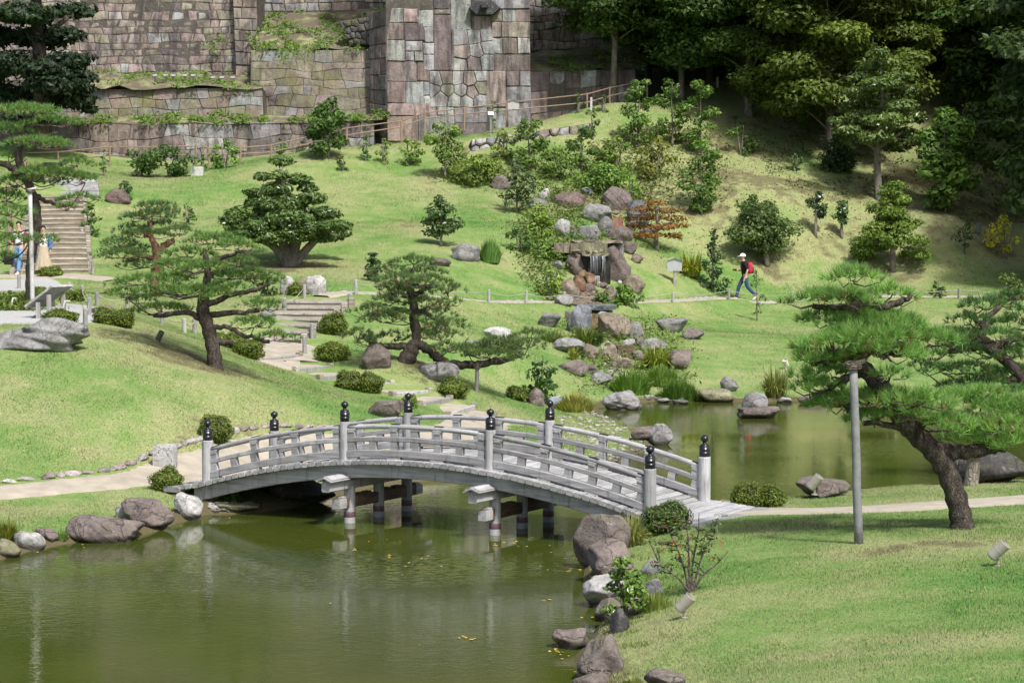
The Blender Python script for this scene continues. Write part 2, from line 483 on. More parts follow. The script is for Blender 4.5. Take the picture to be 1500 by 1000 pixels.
out_h += 0.05 * (vnoise(XX, YY, 1.7, 3) - .5) + 0.10 * (vnoise(XX, YY, 4.5, 5) - .5) * sstep(1, 4, pd)
HZ = np.where(pd > 0, np.maximum(out_h, 0.05), -0.75 * sstep(0, 0.9, -pd) - 0.02)
HZ = np.where(pd > 0, np.minimum(HZ, 0.05 + pd * 0.9), HZ)
def height(x, y):
    x = np.asarray(x, dtype=float); y = np.asarray(y, dtype=float)
    i = np.clip(np.searchsorted(GX, x) - 1, 0, len(GX) - 2)
    j = np.clip(np.searchsorted(GY, y) - 1, 0, len(GY) - 2)
    fx = np.clip((x - GX[i]) / (GX[i + 1] - GX[i]), 0, 1)
    fy = np.clip((y - GY[j]) / (GY[j + 1] - GY[j]), 0, 1)
    return (HZ[j, i] * (1 - fx) + HZ[j, i + 1] * fx) * (1 - fy) + (HZ[j + 1, i] * (1 - fx) + HZ[j + 1, i + 1] * fx) * fy
def near_y(px, Y):
    """ground point at depth Y in the vertical plane through photo column px"""
    x = (px - 750.0) / F * Y
    return np.array([x, Y, float(height(x, Y))])
MIDX = ((470,69.5),(521,71),(640,74),(716,76.5),(790,79),(850,81),(900,82.5),(986,85),(1068,88),(1120,88.5),(1250,88.6),(1405,88.6),(1600,88.6))
MIDP = np.array([near_y(*q) for q in MIDX])
# the middle path is cut level into the slope
mp_ = spline(MIDP, 12)
dmin = np.full(XX.shape, 1e9); zc = np.zeros(XX.shape)
for q in mp_:
    dd = np.hypot(XX - q[0], YY - q[1]); k = dd < dmin
    dmin[k] = dd[k]; zc[k] = q[2]
wpath = 1 - sstep(.50, 1.25, dmin)
HZ = HZ * (1 - wpath) + (zc + .03 * (YY - np.interp(XX, mp_[:, 0], mp_[:, 1]))) * wpath
YS = np.arange(14, 124, 0.04)
def gnd(px, py, water=False):
    """first ground (or water) point seen through a photo pixel"""
    d = ray(px, py)
    t = YS / d[1]
    zr = HCAM + d[2] * t
    h = height(d[0] * t, YS)
    if water:
        h = np.maximum(h, 0)
    k = np.nonzero(zr <= h)[0]
    k = k[0] if len(k) else len(YS) - 1
    p = np.array([d[0] * t[k], YS[k], h[k]])
    return p

# dryness of the turf (dead litter under the trees, trampled and bare places), laid out on the ground plan
def dry_map(x, y):
    d = 0.10 * np.ones(x.shape)
    d += 0.24 * sstep(5, 9, x) * sstep(90, 99, y)                       # litter slope under the woods
    d += 0.36 * np.exp(-((x - 5.0) / 4.5) ** 2 - ((y - 97.5) / 3.6) ** 2)
    for (px, py, r, a) in ((350,548,1.5,.34),(275,528,1.0,.36),(1375,800,1.0,.3),(1240,812,.7,.2),(1310,412,1.0,.4),(1128,396,.9,.35),(430,396,2.0,.42),(600,536,1.4,.34)):
        g = gnd(px, py)
        d += a * np.exp(-((x - g[0]) ** 2 + (y - g[1]) ** 2) / r ** 2)
    return np.clip(d, 0, 1)
DRY = dry_map(XX, YY)
V = np.stack([XX, YY, HZ], 2).reshape(-1, 3)
nx_, ny_ = len(GX), len(GY)
ii, jj = np.meshgrid(np.arange(nx_ - 1), np.arange(ny_ - 1))
a0 = (jj * nx_ + ii).ravel()
ground_me = mesh('ground', V, np.stack([a0, a0 + 1, a0 + nx_ + 1, a0 + nx_], 1), True)
at_ = ground_me.attributes.new('dry', 'FLOAT', 'POINT'); at_.data.foreach_set('value', DRY.ravel().astype(np.float32))
at_ = ground_me.attributes.new('shore', 'FLOAT', 'POINT'); at_.data.foreach_set('value', np.clip(pd, -3, 5).ravel().astype(np.float32))

GRASS_COLS = [(0.080, 0.190, 0.038), (0.154, 0.232, 0.068), (0.258, 0.275, 0.124), (0.150, 0.140, 0.072)]
def grass_color(nt, drysock, fine=True):
    co = geo_pos(nt)
    n1 = noise(nt, co, 0.28, 4, 0.6, 0.4)
    n2 = noise(nt, co, 1.6, 5, 0.65)
    n3 = noise(nt, co, 22, 4, 0.7)
    s = N(nt, 'ShaderNodeMath', operation='MULTIPLY_ADD'); nt.links.new(n1, s.inputs[0]); s.inputs[1].default_value = 1.7; s.inputs[2].default_value = -0.92
    s2 = N(nt, 'ShaderNodeMath', operation='MULTIPLY_ADD'); nt.links.new(n2, s2.inputs[0]); s2.inputs[1].default_value = 1.0; nt.links.new(s.outputs[0], s2.inputs[2])
    s3 = N(nt, 'ShaderNodeMath', operation='ADD'); nt.links.new(s2.outputs[0], s3.inputs[0]); nt.links.new(drysock, s3.inputs[1])
    c = ramp(nt, s3.outputs[0], [(0.08, GRASS_COLS[0]), (0.42, GRASS_COLS[1]), (0.8, GRASS_COLS[2]), (1.0, GRASS_COLS[3])])
    if fine:
        c = mix(nt, c, ramp(nt, n3, [(0.3, (0.60, 0.66, 0.56)), (0.5, 1.0), (0.72, (1.40, 1.34, 1.3))]), 0.9, 'MULTIPLY')
    return c, n3
M_GROUND, nt, b, out = newmat('lawn_ground')
dr = nt.nodes.new('ShaderNodeAttribute'); dr.attribute_name = 'dry'
sh = nt.nodes.new('ShaderNodeAttribute'); sh.attribute_name = 'shore'
c, n3 = grass_color(nt, dr.outputs['Fac'])
mud = noise(nt, geo_pos(nt), 3.0, 4)
sadd = N(nt, 'ShaderNodeMath', operation='MULTIPLY_ADD'); nt.links.new(mud, sadd.inputs[0]); sadd.inputs[1].default_value = -0.5; nt.links.new(sh.outputs['Fac'], sadd.inputs[2])
c = mix(nt, (0.10, 0.085, 0.045), c, ramp(nt, sadd.outputs[0], [(0.0, 0.0), (0.25, 1.0)]))
nt.links.new(c, b.inputs['Base Color'])
b.inputs['Roughness'].default_value = 0.95
b.inputs['Specular IOR Level'].default_value = 0.1
bump(nt, b, n3, 0.6, 0.04)
tag(link('ground', ground_me, M_GROUND), kind='structure')

# ------------------------------------------------------------------ water
wv = [(-45, 10, 0), (24, 10, 0), (24, 72, 0), (-45, 72, 0)]
M_WATER, nt, b, out = newmat('murky_pond_water')
co = geo_pos(nt)
b.inputs['Base Color'].default_value = (0.062, 0.074, 0.012, 1)
wvar = noise(nt, co, 0.35, 3)
nt.links.new(ramp(nt, wvar, [(0.3, (0.036, 0.052, 0.008)), (0.7, (0.056, 0.068, 0.011))]), b.inputs['Base Color'])
b.inputs['Roughness'].default_value = 0.035
b.inputs['IOR'].default_value = 1.333
b.inputs['Specular IOR Level'].default_value = 0.6
w1 = noise(nt, mapping(nt, co, (5.5, 9.0, 1)), 1.0, 3, 0.55, 0.5)
w2 = noise(nt, mapping(nt, co, (1.2, 2.4, 1)), 1.0, 2, 0.5, 0.3)
calm = noise(nt, mapping(nt, co, (0.10, 0.22, 1)), 1.0, 2)
wh = mix(nt, w1, w2, 0.35)
# a patch of wind ripples on the near pond
mp = nt.nodes.new('ShaderNodeMapping'); mp.inputs['Location'].default_value = (4.4 / 5.5, -35.6 / 2.6, 0); mp.inputs['Scale'].default_value = (1 / 5.5, 1 / 2.6, 0)
nt.links.new(co, mp.inputs[0])
ln_ = N(nt, 'ShaderNodeVectorMath', operation='LENGTH'); nt.links.new(mp.outputs[0], ln_.inputs[0])
rip = noise(nt, mapping(nt, co, (6, 15, 1)), 1.0, 2, .5, .6)
rm = N(nt, 'ShaderNodeMath', operation='MULTIPLY'); nt.links.new(ramp(nt, rip, [(.50, 0.0), (.78, 1.0)]), rm.inputs[0]); nt.links.new(ramp(nt, ln_.outputs['Value'], [(.35, 1.0), (1.0, 0.0)]), rm.inputs[1])
rs_ = N(nt, 'ShaderNodeMath', operation='MULTIPLY_ADD'); nt.links.new(rm.outputs[0], rs_.inputs[0]); rs_.inputs[1].default_value = 3.2; nt.links.new(wh, rs_.inputs[2])
wh = rs_.outputs[0]
bn = N(nt, 'ShaderNodeBump', Distance=0.012)
nt.links.new(wh, bn.inputs['Height'])
nt.links.new(ramp(nt, calm, [(0.36, 0.07), (0.62, 0.5)]), bn.inputs['Strength'])
nt.links.new(bn.outputs[0], b.inputs['Normal'])
tag(link('pond_water', mesh('pond_water', wv, np.array([[0, 1, 2, 3]])), M_WATER), kind='structure')

# ------------------------------------------------------------------ draped paths
def ribbon(name, cl, width, mat, lift=0.035, step=0.35, ncross=6, wjit=0.06, seed=1, closed_edge=True):
    """cl: world xy centre line"""
    P = spline(np.asarray(cl)[:, :2], 10)
    T = np.gradient(P, axis=0); T /= np.linalg.norm(T, axis=1)[:, None]
    Nn = np.stack([-T[:, 1], T[:, 0]], 1)
    w = np.broadcast_to(np.asarray(width, dtype=float), (len(P),)) if np.isscalar(width) else np.interp(np.linspace(0, 1, len(P)), np.linspace(0, 1, len(width)), width)
    r = np.random.default_rng(seed)
    rows = []
    for side in np.linspace(-0.5, 0.5, ncross):
        off = side * w * (1 + (wjit * r.standard_normal(len(P)) if abs(side) > .49 else 0))
        q = P + Nn * off[:, None]
        z = height(q[:, 0], q[:, 1]) + (lift if abs(side) < .49 else -0.03)
        rows.append(np.c_[q, z])
    V = np.stack(rows, 1)
    n = len(P)
    a, bq = np.meshgrid(np.arange(ncross - 1), np.arange(n - 1))
    k = (bq * ncross + a).ravel()
    me = mesh(name, V.reshape(-1, 3), np.stack([k, k + 1, k + ncross + 1, k + ncross], 1), True)
    return tag(link(name, me, mat), kind='structure'), P, Nn, w
def G(*pp):
    return np.array([gnd(a, b) for a, b in pp])
# lower path: comes in from the left, passes the bridge end and runs behind the bridge to the steps
low_path, lpP, lpN, lpW = ribbon('garden_path', G((-90,727),(0,722),(100,713),(200,704),(270,694),(330,684),(400,668),(480,660),(560,655),(640,645),(690,628),(702,612)), [1.15,1.15,1.2,1.4,1.7,1.7,1.6,1.6,1.6,1.6,1.7,1.8], M_SAND, seed=2)
right_path, rpP, rpN, rpW = ribbon('garden_path', G((1045,756),(1100,750),(1200,749),(1300,745),(1400,739),(1500,732),(1640,724),(1900,700)), 1.5, M_SAND, seed=3)
mid_path, mpP, mpN, mpW = ribbon('garden_path', MIDP, 0.80, M_SAND, 0.05, seed=4)
stair_path, spP, spN, spW = ribbon('garden_path', G((-40,404),(20,404),(60,405),(110,405),(170,411)), 1.3, M_SAND, seed=5)
landing, laP, laN, laW = ribbon('garden_path', G((418,502),(400,512),(408,528),(440,534)), [1.9,2.4,2.6,1.9], M_SAND, seed=6)
gravel, gvP, gvN, gvW = ribbon('gravel_terrace', G((-120,468),(0,466),(50,464),(100,462),(113,448)), [3.6,3.6,3.4,2.2,1.2], M_GRAVEL, seed=7)
gravel2, g2P, g2N, g2W = ribbon('gravel_terrace', G((-90,428),(-30,424),(15,418),(30,410)), [5.5,5.0,4.0,2.5], M_GRAVEL, seed=8)

# edging stones, each one a piece of its path
def ico(sub):
    t = (1 + 5 ** .5) / 2
    v = [(-1,t,0),(1,t,0),(-1,-t,0),(1,-t,0),(0,-1,t),(0,1,t),(0,-1,-t),(0,1,-t),(t,0,-1),(t,0,1),(-t,0,-1),(-t,0,1)]
    f = [(0,11,5),(0,5,1),(0,1,7),(0,7,10),(0,10,11),(1,5,9),(5,11,4),(11,10,2),(10,7,6),(7,1,8),(3,9,4),(3,4,2),(3,2,6),(3,6,8),(3,8,9),(4,9,5),(2,4,11),(6,2,10),(8,6,7),(9,8,1)]
    v = [np.array(q, dtype=float) / np.linalg.norm(q) for q in v]
    for _ in range(sub):
        c, nf = {}, []
        def midp(a, b):
            k = (min(a, b), max(a, b))
            if k not in c:
                m = v[a] + v[b]; v.append(m / np.linalg.norm(m)); c[k] = len(v) - 1
            return c[k]
        for a, b, d in f:
            ab, bd, da = midp(a, b), midp(b, d), midp(d, a)
            nf += [(a, ab, da), (b, bd, ab), (d, da, bd), (ab, bd, da)]
        f = nf
    return np.array(v), np.array(f)
ICO = {k: ico(k) for k in (1, 2, 3, 4)}
def rock_verts(seed, size, sub=3, planes=11, rough=0.06, top=None, lean=0.0):
    """boulder with worn facets: sphere cut by random planes, then weathered"""
    r = np.random.default_rng(seed)
    D, Fc = ICO[sub]
    nrm = r.standard_normal((planes, 3)); nrm /= np.linalg.norm(nrm, axis=1)[:, None]
    if top is not None:
        nrm[0] = (0.12 * r.standard_normal(), 0.12 * r.standard_normal(), 1)
        nrm[0] /= np.linalg.norm(nrm[0])
    off = r.uniform(0.58, 0.92, planes)
    if top is not None: off[0] = top
    dn = D @ nrm.T
    with np.errstate(divide='ignore'):
        t = np.where(dn > 0.05, off[None, :] / np.maximum(dn, 1e-6), 9.0)
    ts = np.concatenate([t, np.ones((len(D), 1)) * 1.0], 1)
    k = 34.0
    rad = -np.log(np.exp(-k * ts).sum(1)) / k
    P = D * rad[:, None]
    ph = r.uniform(0, 6.28, (9, 3)); fr = r.standard_normal((9, 3)) * np.array([2, 2, 2, 4, 4, 4, 8, 8, 8])[:, None]
    am = np.array([1, 1, 1, .5, .5, .5, .3, .3, .3]) * rough
    nz = sum(am[i] * np.sin(P @ fr[i] + ph[i, 0]) for i in range(9))
    P = P * (1 + nz)[:, None]
    P -= (P.max(0) + P.min(0)) / 2
    P = P / (P.max(0) - P.min(0)) * np.asarray(size)
    P[:, 0] += lean * P[:, 2]
    return P, Fc
def edging(parent, P, Nn, side, w, i0, i1, size, seed, col=((.30,.26,.25),(.36,.34,.32),(.25,.2,.19)), name='edging_stone', every=1.25, zoff=0.0):
    r = np.random.default_rng(seed)
    Q = P + Nn * (side * (np.asarray(w) / 2 + 0.05))[:, None]
    s = np.r_[0, np.cumsum(np.linalg.norm(np.diff(Q, axis=0), axis=1))]
    a = s[i0]
    protos = [mesh(name, *rock_verts(seed * 10 + k, (1, .8, .75), 2), smooth=True) for k in range(5)]
    k = 0
    while a < s[i1]:
        L = size * r.uniform(.55, 1.35)
        x, y = np.interp(a + L / 2, s, Q[:, 0]), np.interp(a + L / 2, s, Q[:, 1])
        j = min(np.searchsorted(s, a), len(s) - 2)
        ang = math.atan2(Q[j + 1, 1] - Q[j, 1], Q[j + 1, 0] - Q[j, 0])
        c = np.array(col[r.integers(len(col))]) * r.uniform(.8, 1.2)
        o = link(name, protos[k % 5], M_ROCK, parent, (x, y, float(height(x, y)) + 0.05 * size + zoff), c)
        hh = size * r.uniform(.5, .95)
        o.scale = (L, hh, hh * .9)
        o.rotation_euler = (r.uniform(-.15, .15), r.uniform(-.15, .15), ang + r.uniform(-.2, .2))
        a += L * every * r.uniform(.9, 1.25)
        k += 1
edging(low_path, lpP, lpN, 1, lpW, 12, 44, 0.30, 21, every=.98)
edging(low_path, lpP, lpN, 1, lpW, 46, 78, 0.30, 22, every=1.0)
edging(mid_path, mpP, mpN, 1, mpW, 1, len(mpP) - 1, 0.27, 23, col=((.27,.27,.27),(.33,.33,.32),(.21,.22,.23)), every=1.12, zoff=-.03)

# ------------------------------------------------------------------ flights of steps
def steps(name, c0, c1, n, width, mat_riser, tread_mat, rise_log=0.16, log_round=False, side=True, gap_end=0.3, w1=None):
    """n treads from c0 (bottom) to c1 (top): each step is a timber and a tread"""
    c0, c1 = np.asarray(c0, dtype=float), np.asarray(c1, dtype=float)
    d = c1[:2] - c0[:2]; L = np.linalg.norm(d); u = np.array([d[0] / L, d[1] / L, 0]); v = np.array([-u[1], u[0], 0])
    root = tag(bpy.data.objects.new(name, None), kind='structure'); C.objects.link(root)
    rise = (c1[2] - c0[2]) / n
    tr = L / n
    for k in range(n):
        w = width if w1 is None else width + (w1 - width) * k / (n - 1)
        f = c0 + u * (tr * k)
        z = c0[2] + rise * (k + 1)
        mb = MB()
        if log_round:
            tube(mb, [(-w / 2, 0, 0), (-w / 6, 0, .006), (w / 6, 0, -.005), (w / 2, 0, 0)], [rise * .33] * 4, 10)
        else:
            cbox(mb, (0, 0, 0), (w / 2, 0, 0), (0, 0.05, 0), (0, 0, rise * .17 + .010), 0.010)
        o = link('step_timber', mb.build('step_timber'), mat_riser, root, (f[0], f[1], z - rise * (.28 if log_round else .86)))
        o.rotation_euler = (0.0, RNG.uniform(-.006, .006), math.atan2(v[1], v[0]))
        mb = MB()
        box(mb, (0, 0, 0), (w / 2, 0, 0), (0, tr / 2 , 0), (0, 0, .15))
        c = f + u * (tr / 2 - (.035 if log_round else -.005))
        o = link('step_tread', mb.build('step_tread'), tread_mat, root, (c[0], c[1], z - 0.155 - (0 if log_round else rise * .27)))
        o.rotation_euler = (-.05 if log_round else -math.atan(rise * .55 / tr), 0, math.atan2(v[1], v[0]) + math.pi)
        if side:
            for s in (-1, 1):
                mb = MB()
                cbox(mb, (0, 0, 0), (0.08, 0, 0), (0, 0.08, 0), (0, 0, .18), .02)
                p = f + v * s * (w / 2 + .06)
                link('step_peg', mb.build('step_peg'), M_LOG, root, (p[0], p[1], z - 0.13))
    return root
# timber-edged sand steps, upper flight
steps('garden_steps', gnd(404, 499) + (0, 0, .02), gnd(474, 441) + (0, 0, .10), 7, 1.4, M_POSTWOOD, M_SAND, w1=1.9)
# lower flight, wide shallow steps along the slope
RISERS = [((384,528),(434,524)), ((439,544),(478,538)), ((475,556),(512,550)), ((524,568),(566,562)), ((581,580),(622,575)), ((622,593),(655,587)), ((658,606),(692,598)), ((694,618),(722,609))]
lroot = tag(bpy.data.objects.new('garden_steps', None), kind='structure'); C.objects.link(lroot)
rz = []
for a, b_ in RISERS:
    pa, pb = gnd(*a), gnd(*b_)
    zt = min(pa[2], pb[2]) + .07
    rz.append((pa, pb, zt))
for k, (pa, pb, zt) in enumerate(rz):
    d = pb - pa; d[2] = 0; L = np.linalg.norm(d); ux = d / L; uy = np.array([-ux[1], ux[0], 0])
    c = (pa + pb) / 2
    mb = MB(); cbox(mb, (0, 0, 0), (L / 2 + .08, 0, 0), (0, .055, 0), (0, 0, .085), .012)
    o = link('step_timber', mb.build('step_timber'), M_POSTWOOD, lroot, (c[0], c[1], zt - .075)); o.rotation_euler = (0, 0, math.atan2(ux[1], ux[0]))
    for e, sg in ((pa, -1), (pb, 1)):
        mb = MB(); cbox(mb, (0, 0, 0), (.07, 0, 0), (0, .07, 0), (0, 0, .16), .015)
        q = e + ux * sg * .15
        o = link('step_peg', mb.build('step_peg'), M_LOG, lroot, (q[0], q[1], zt - .10)); o.rotation_euler = (0, 0, math.atan2(ux[1], ux[0]))
    if k:
        qa, qb, z0 = rz[k - 1]
        top = np.array([pa + uy * .03, pb + uy * .03, qb, qa])
        tz = np.array([zt, zt, min(z0 - .10, zt + .10), min(z0 - .10, zt + .10)])
        Vq = np.vstack([np.c_[top[:, :2], tz - .4], np.c_[top[:, :2], tz - .002]])
        i4 = np.arange(4)
        link('step_tread', mesh('step_tread', Vq, [np.stack([i4, (i4 + 1) % 4, (i4 + 1) % 4 + 4, i4 + 4], 1), np.array([i4 + 4])]), M_SAND, lroot)
lf = [gnd(*RISERS[0][0]), gnd(*RISERS[3][0]), gnd(*RISERS[-1][0])]
# long flight of logs at the left
steps('log_staircase', gnd(76, 401), at(86, 287, 90.5), 16, 2.45, M_LOG, M_EARTH, log_round=True, w1=1.9)
steps('log_staircase', at(90, 287, 90.6), at(96, 262, 92.6), 4, 2.9, M_WOOD, M_WOOD, side=False, w1=2.6)

# ------------------------------------------------------------------ stone walls
def clip_poly(poly, p, nrm):
    out = []
    n = len(poly)
    for i in range(n):
        a, b = poly[i], poly[(i + 1) % n]
        da, db = (a - p) @ nrm, (b - p) @ nrm
        if da <= 0: out.append(a)
        if da * db < 0: out.append(a + (b - a) * (da / (da - db)))
    return out
def voronoi(W, H, su, sv, rng, jit=0.28, ymul=1.0, brick=True):
    """irregular fitted masonry: cells round jittered seeds"""
    seeds = []
    nr = max(1, round(H / sv)); nc = max(1, round(W / su))
    for r in range(nr):
        for c in range(-1, nc + 1):
            seeds.append(((c + .5 + (.5 if (r % 2 and brick) else 0)) * W / nc + rng.uniform(-jit, jit) * su, (r + .5) * H / nr + rng.uniform(-jit, jit) * sv))
    S = np.array(seeds)
    S2 = S * (1, ymul)
    cells = []
    for i in range(len(S)):
        poly = [np.array(q, dtype=float) for q in ((0, 0), (W, 0), (W, H * ymul), (0, H * ymul))]
        dd = np.linalg.norm(S2 - S2[i], axis=1)
        for j in np.argsort(dd)[1:22]:
            poly = clip_poly(poly, (S2[i] + S2[j]) / 2, (S2[j] - S2[i]))
            if len(poly) < 3: break
        if len(poly) >= 3:
            q = np.array(poly) / (1, ymul)
            cells.append(q)
    return cells
def courses(W, H, su, sv, rng, wav=0.05, var=0.35, slant=0.06):
    """coursed masonry with wandering bed joints and uneven heights"""
    cells = []
    ys = [0.0]
    while ys[-1] < H - sv * .5:
        ys.append(ys[-1] + sv * rng.uniform(1 - var * .5, 1 + var * .5))
    ys = np.array(ys) * H / ys[-1]
    ph = rng.uniform(0, 6.28, (len(ys), 2))
    def bed(k, u):
        if k in (0, len(ys) - 1): return ys[k]
        return ys[k] + wav * (math.sin(u * 1.1 + ph[k, 0]) + .6 * math.sin(u * 2.7 + ph[k, 1]))
    for k in range(len(ys) - 1):
        u = -rng.uniform(0, su)
        cut0 = (max(u, 0), max(u, 0))
        while u < W:
            w = su * rng.uniform(1 - var, 1 + var * 1.5)
            u2 = u + w
            if u2 > W - su * .35: u2 = W
            s = rng.uniform(-slant, slant) if u2 < W else 0
            c1 = (min(u2 - s, W), min(u2 + s, W))
            if c1[0] > .05 + cut0[0]:
                m = (cut0[0] + c1[0]) / 2
                cells.append(np.array([(cut0[0], bed(k, cut0[0])), (m, bed(k, m)), (c1[0], bed(k, c1[0])), (c1[1], bed(k + 1, c1[1])), ((cut0[1] + c1[1]) / 2, bed(k + 1, (cut0[1] + c1[1]) / 2)), (cut0[1], bed(k + 1, cut0[1]))]))
            cut0 = c1
            u = u2
    return cells
def stone_from(cell, gap, depth, bev, rng):
    """closed stone block from a face outline (u, v), proud along +w"""
    c = cell.mean(0)
    def inset(d):
        r = np.linalg.norm(cell - c, axis=1).mean()
        return c + (cell - c) * max(0.3, 1 - d / r)
    P0, P1 = inset(gap), inset(gap + bev)
    n = len(cell)
    tilt = rng.uniform(-.03, .03, 2)
    w1 = depth + (P1 - c) @ tilt
    V = np.vstack([np.c_[P0, np.full(n, -.15)], np.c_[P0, w1 - bev * .9], np.c_[P1, w1], [[c[0], c[1], depth + bev * .5]]])
    i = np.arange(n); j = (i + 1) % n
    quads = np.vstack([np.stack([i, j, j + n, i + n], 1), np.stack([i + n, j + n, j + 2 * n, i + 2 * n], 1)])
    tris = np.stack([i + 2 * n, j + 2 * n, np.full(n, 3 * n)], 1)
    return V, [quads, tris]
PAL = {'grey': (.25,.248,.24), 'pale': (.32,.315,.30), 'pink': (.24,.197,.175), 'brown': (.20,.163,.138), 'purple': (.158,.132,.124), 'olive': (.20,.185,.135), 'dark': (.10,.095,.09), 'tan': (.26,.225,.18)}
def wall(label, c00, c10, c11, c01, Yl, Yr, cells_fn, pal, mat=M_WALL, gap=.012, bev=.05, proud=.05, seed=1, batter=1.2, extend=0.0, thick=1.5, foot=1.5, explicit=None, name='stone_wall'):
    """four photo corners + depths -> leaning wall of separate stones with an earth core"""
    rng = np.random.default_rng(seed)
    P00, P10 = at(*c00, Yl), at(*c10, Yr)
    P01, P11 = at(*c01, Yl + batter), at(*c11, Yr + batter)
    W = (np.linalg.norm(P10 - P00) + np.linalg.norm(P11 - P01)) / 2
    H = (np.linalg.norm(P01 - P00) + np.linalg.norm(P11 - P10)) / 2
    nv = np.cross(P10 - P00, P01 - P00); nv /= np.linalg.norm(nv)
    root = thing(name, label, 'wall', P00)
    def mp(q):
        s, t = q[:, 0] / W, q[:, 1] / H
        p = (P00 * ((1 - s) * (1 - t))[:, None] + P10 * (s * (1 - t))[:, None] + P11 * (s * t)[:, None] + P01 * ((1 - s) * t)[:, None])
        return p + nv * q[:, 2:3] - P00
    core = np.array([(0, -foot, 0), (W, -foot, 0), (W, H + extend, 0), (0, H + extend, 0), (0, -foot, -thick), (W, -foot, -thick), (W, H + extend, -thick), (0, H + extend, -thick)], dtype=float)
    link('wall_core', mesh('wall_core', mp(core), BOXF[:, ::-1]), M_CORE if name == 'boulder_wall' or gap > .015 else mat, root, color=(.09,.08,.065))
    cells = explicit(W, H, rng) if explicit else [(c, None) for c in cells_fn(W, H, rng)]
    names, wts = zip(*pal)
    wts = np.array(wts) / sum(wts)
    for cell, colr in cells:
        if len(cell) < 3: continue
        area = 0.5 * abs(np.dot(cell[:, 0], np.roll(cell[:, 1], -1)) - np.dot(cell[:, 1], np.roll(cell[:, 0], -1)))
        if area < .012: continue
        Vv, fs = stone_from(cell, gap, proud * rng.uniform(.5, 1.6), min(bev, math.sqrt(area) * .16), rng)
        me = mesh('stone', mp(Vv), fs)
        k = colr or names[rng.choice(len(names), p=wts)]
        col = np.array(PAL[k]) * rng.uniform(.82, 1.18) * (1 + rng.uniform(-.05, .05, 3))
        link('stone', me, mat, root, (0, 0, 0), col)
    return root
PINKS = [('pink', 4), ('brown', 3), ('purple', 2), ('grey', 3), ('pale', 1), ('olive', 1.5)]
# tall coursed wall, upper left
wall('tall wall of small squared pinkish stones in even rows, upper left', (-60,120), (372,114), (372,-6), (-60,-6), 115, 113, lambda W, H, r: courses(W, H, .58, .40, r, .035, .42), [('pink', 4), ('tan', 2.5), ('brown', 3), ('purple', 1.5), ('grey', 1), ('olive', 2), ('pale', .2)], M_WALL, .010, .04, .045, 11, 1.0, 9)
# corner quoins at its right end
wall('column of big squared corner blocks closing the tall wall of small stones', (346,112), (379,115), (376,-6), (341,-6), 112.6, 112.4, lambda W, H, r: courses(W, H, .62, .62, r, .01, .2, .01), [('purple', 4), ('brown', 3), ('pink', 3)], M_WALL, .012, .04, .05, 12, 1.0, 9)
# middle terrace wall
wall('low mossy terrace wall of fitted stones below the row of floodlights', (-40,180), (386,172), (384,128), (-40,134), 109.5, 108, lambda W, H, r: courses(W, H, .62, .40, r, .07, .6, .09), [('olive', 4), ('grey', 3), ('pink', 2), ('brown', 1)], M_MOSSWALL, .010, .03, .04, 13, .35)
# long lower retaining wall
wall('long streaked retaining wall of large fitted stones behind the brown rail fence', (-20,252), (548,238), (548,177), (-20,184), 106.5, 106.5, lambda W, H, r: courses(W, H, 1.0, .66, r, .10, .6, .14), [('grey', 3), ('purple', 5), ('brown', 3), ('pink', 2)], M_WALL, .008, .035, .05, 14, .25)
# recessed wall left of the bastion
wall('olive mossy recessed wall of close fitted stones left of the tall bastion', (365,176), (546,174), (546,74), (368,74), 109, 108.6, lambda W, H, r: courses(W, H, .72, .48, r, .09, .6, .10), [('olive', 4), ('grey', 2), ('pink', 2), ('tan', 2)], M_MOSSWALL, .008, .025, .035, 15, .5)
# bastion: dark return face and broad front with named stones (rectangles read from the photo, in photo pixels)
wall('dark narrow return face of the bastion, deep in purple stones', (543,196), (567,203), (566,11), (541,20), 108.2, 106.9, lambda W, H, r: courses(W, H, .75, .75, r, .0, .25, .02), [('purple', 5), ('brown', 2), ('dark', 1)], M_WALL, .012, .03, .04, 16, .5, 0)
BAST = [(192,35,265,98,'grey'),(265,38,325,98,'pink'),(325,45,387,116,'pale'),(192,98,265,170,'brown'),(265,98,350,174,'purple'),(350,116,387,180,'grey'),
        (192,170,270,258,'grey'),(270,174,342,215,'pale'),(270,215,308,258,'grey'),(308,215,345,258,'pale'),(342,180,390,230,'grey'),(345,230,390,298,'grey'),(192,258,318,342,'pink'),(318,258,368,342,'brown'),
        (192,342,272,432,'brown'),(272,342,345,436,'pale'),(345,342,372,400,'grey'),(345,400,395,440,'pale'),(192,432,400,484,'pink'),(192,484,320,590,'brown'),(320,484,470,590,'grey'),(470,450,607,515,'grey'),(400,450,470,484,'pale'),
        (470,515,610,590,'purple'),(610,450,690,590,'grey'),(690,430,787,590,'grey'),
        (390,62,466,298,'purple'),(387,-20,458,40,'dark'),(387,40,458,62,'brown'),(458,-20,545,128,'grey'),(545,66,627,126,'pink'),(545,-20,627,66,'dark'),(466,128,470,298,'grey'),
        (627,-20,787,40,'grey'),(627,40,672,95,'olive'),(672,40,728,95,'pale'),(728,40,787,95,'pink'),(627,95,667,160,'pink'),(667,95,787,160,'tan'),(627,160,673,228,'pale'),(673,160,733,228,'brown'),(733,160,787,228,'pale'),
        (637,228,787,298,'brown'),(607,298,685,450,'pink'),(685,298,740,363,'pink'),(740,298,787,363,'grey'),(685,363,787,430,'grey')]
POLA = [(500,162,'grey'),(558,155,'pale'),(606,150,'grey'),(508,220,'pink'),(566,214,'pale'),(610,200,'grey'),(498,274,'pale'),(553,268,'pink'),(608,260,'grey')]
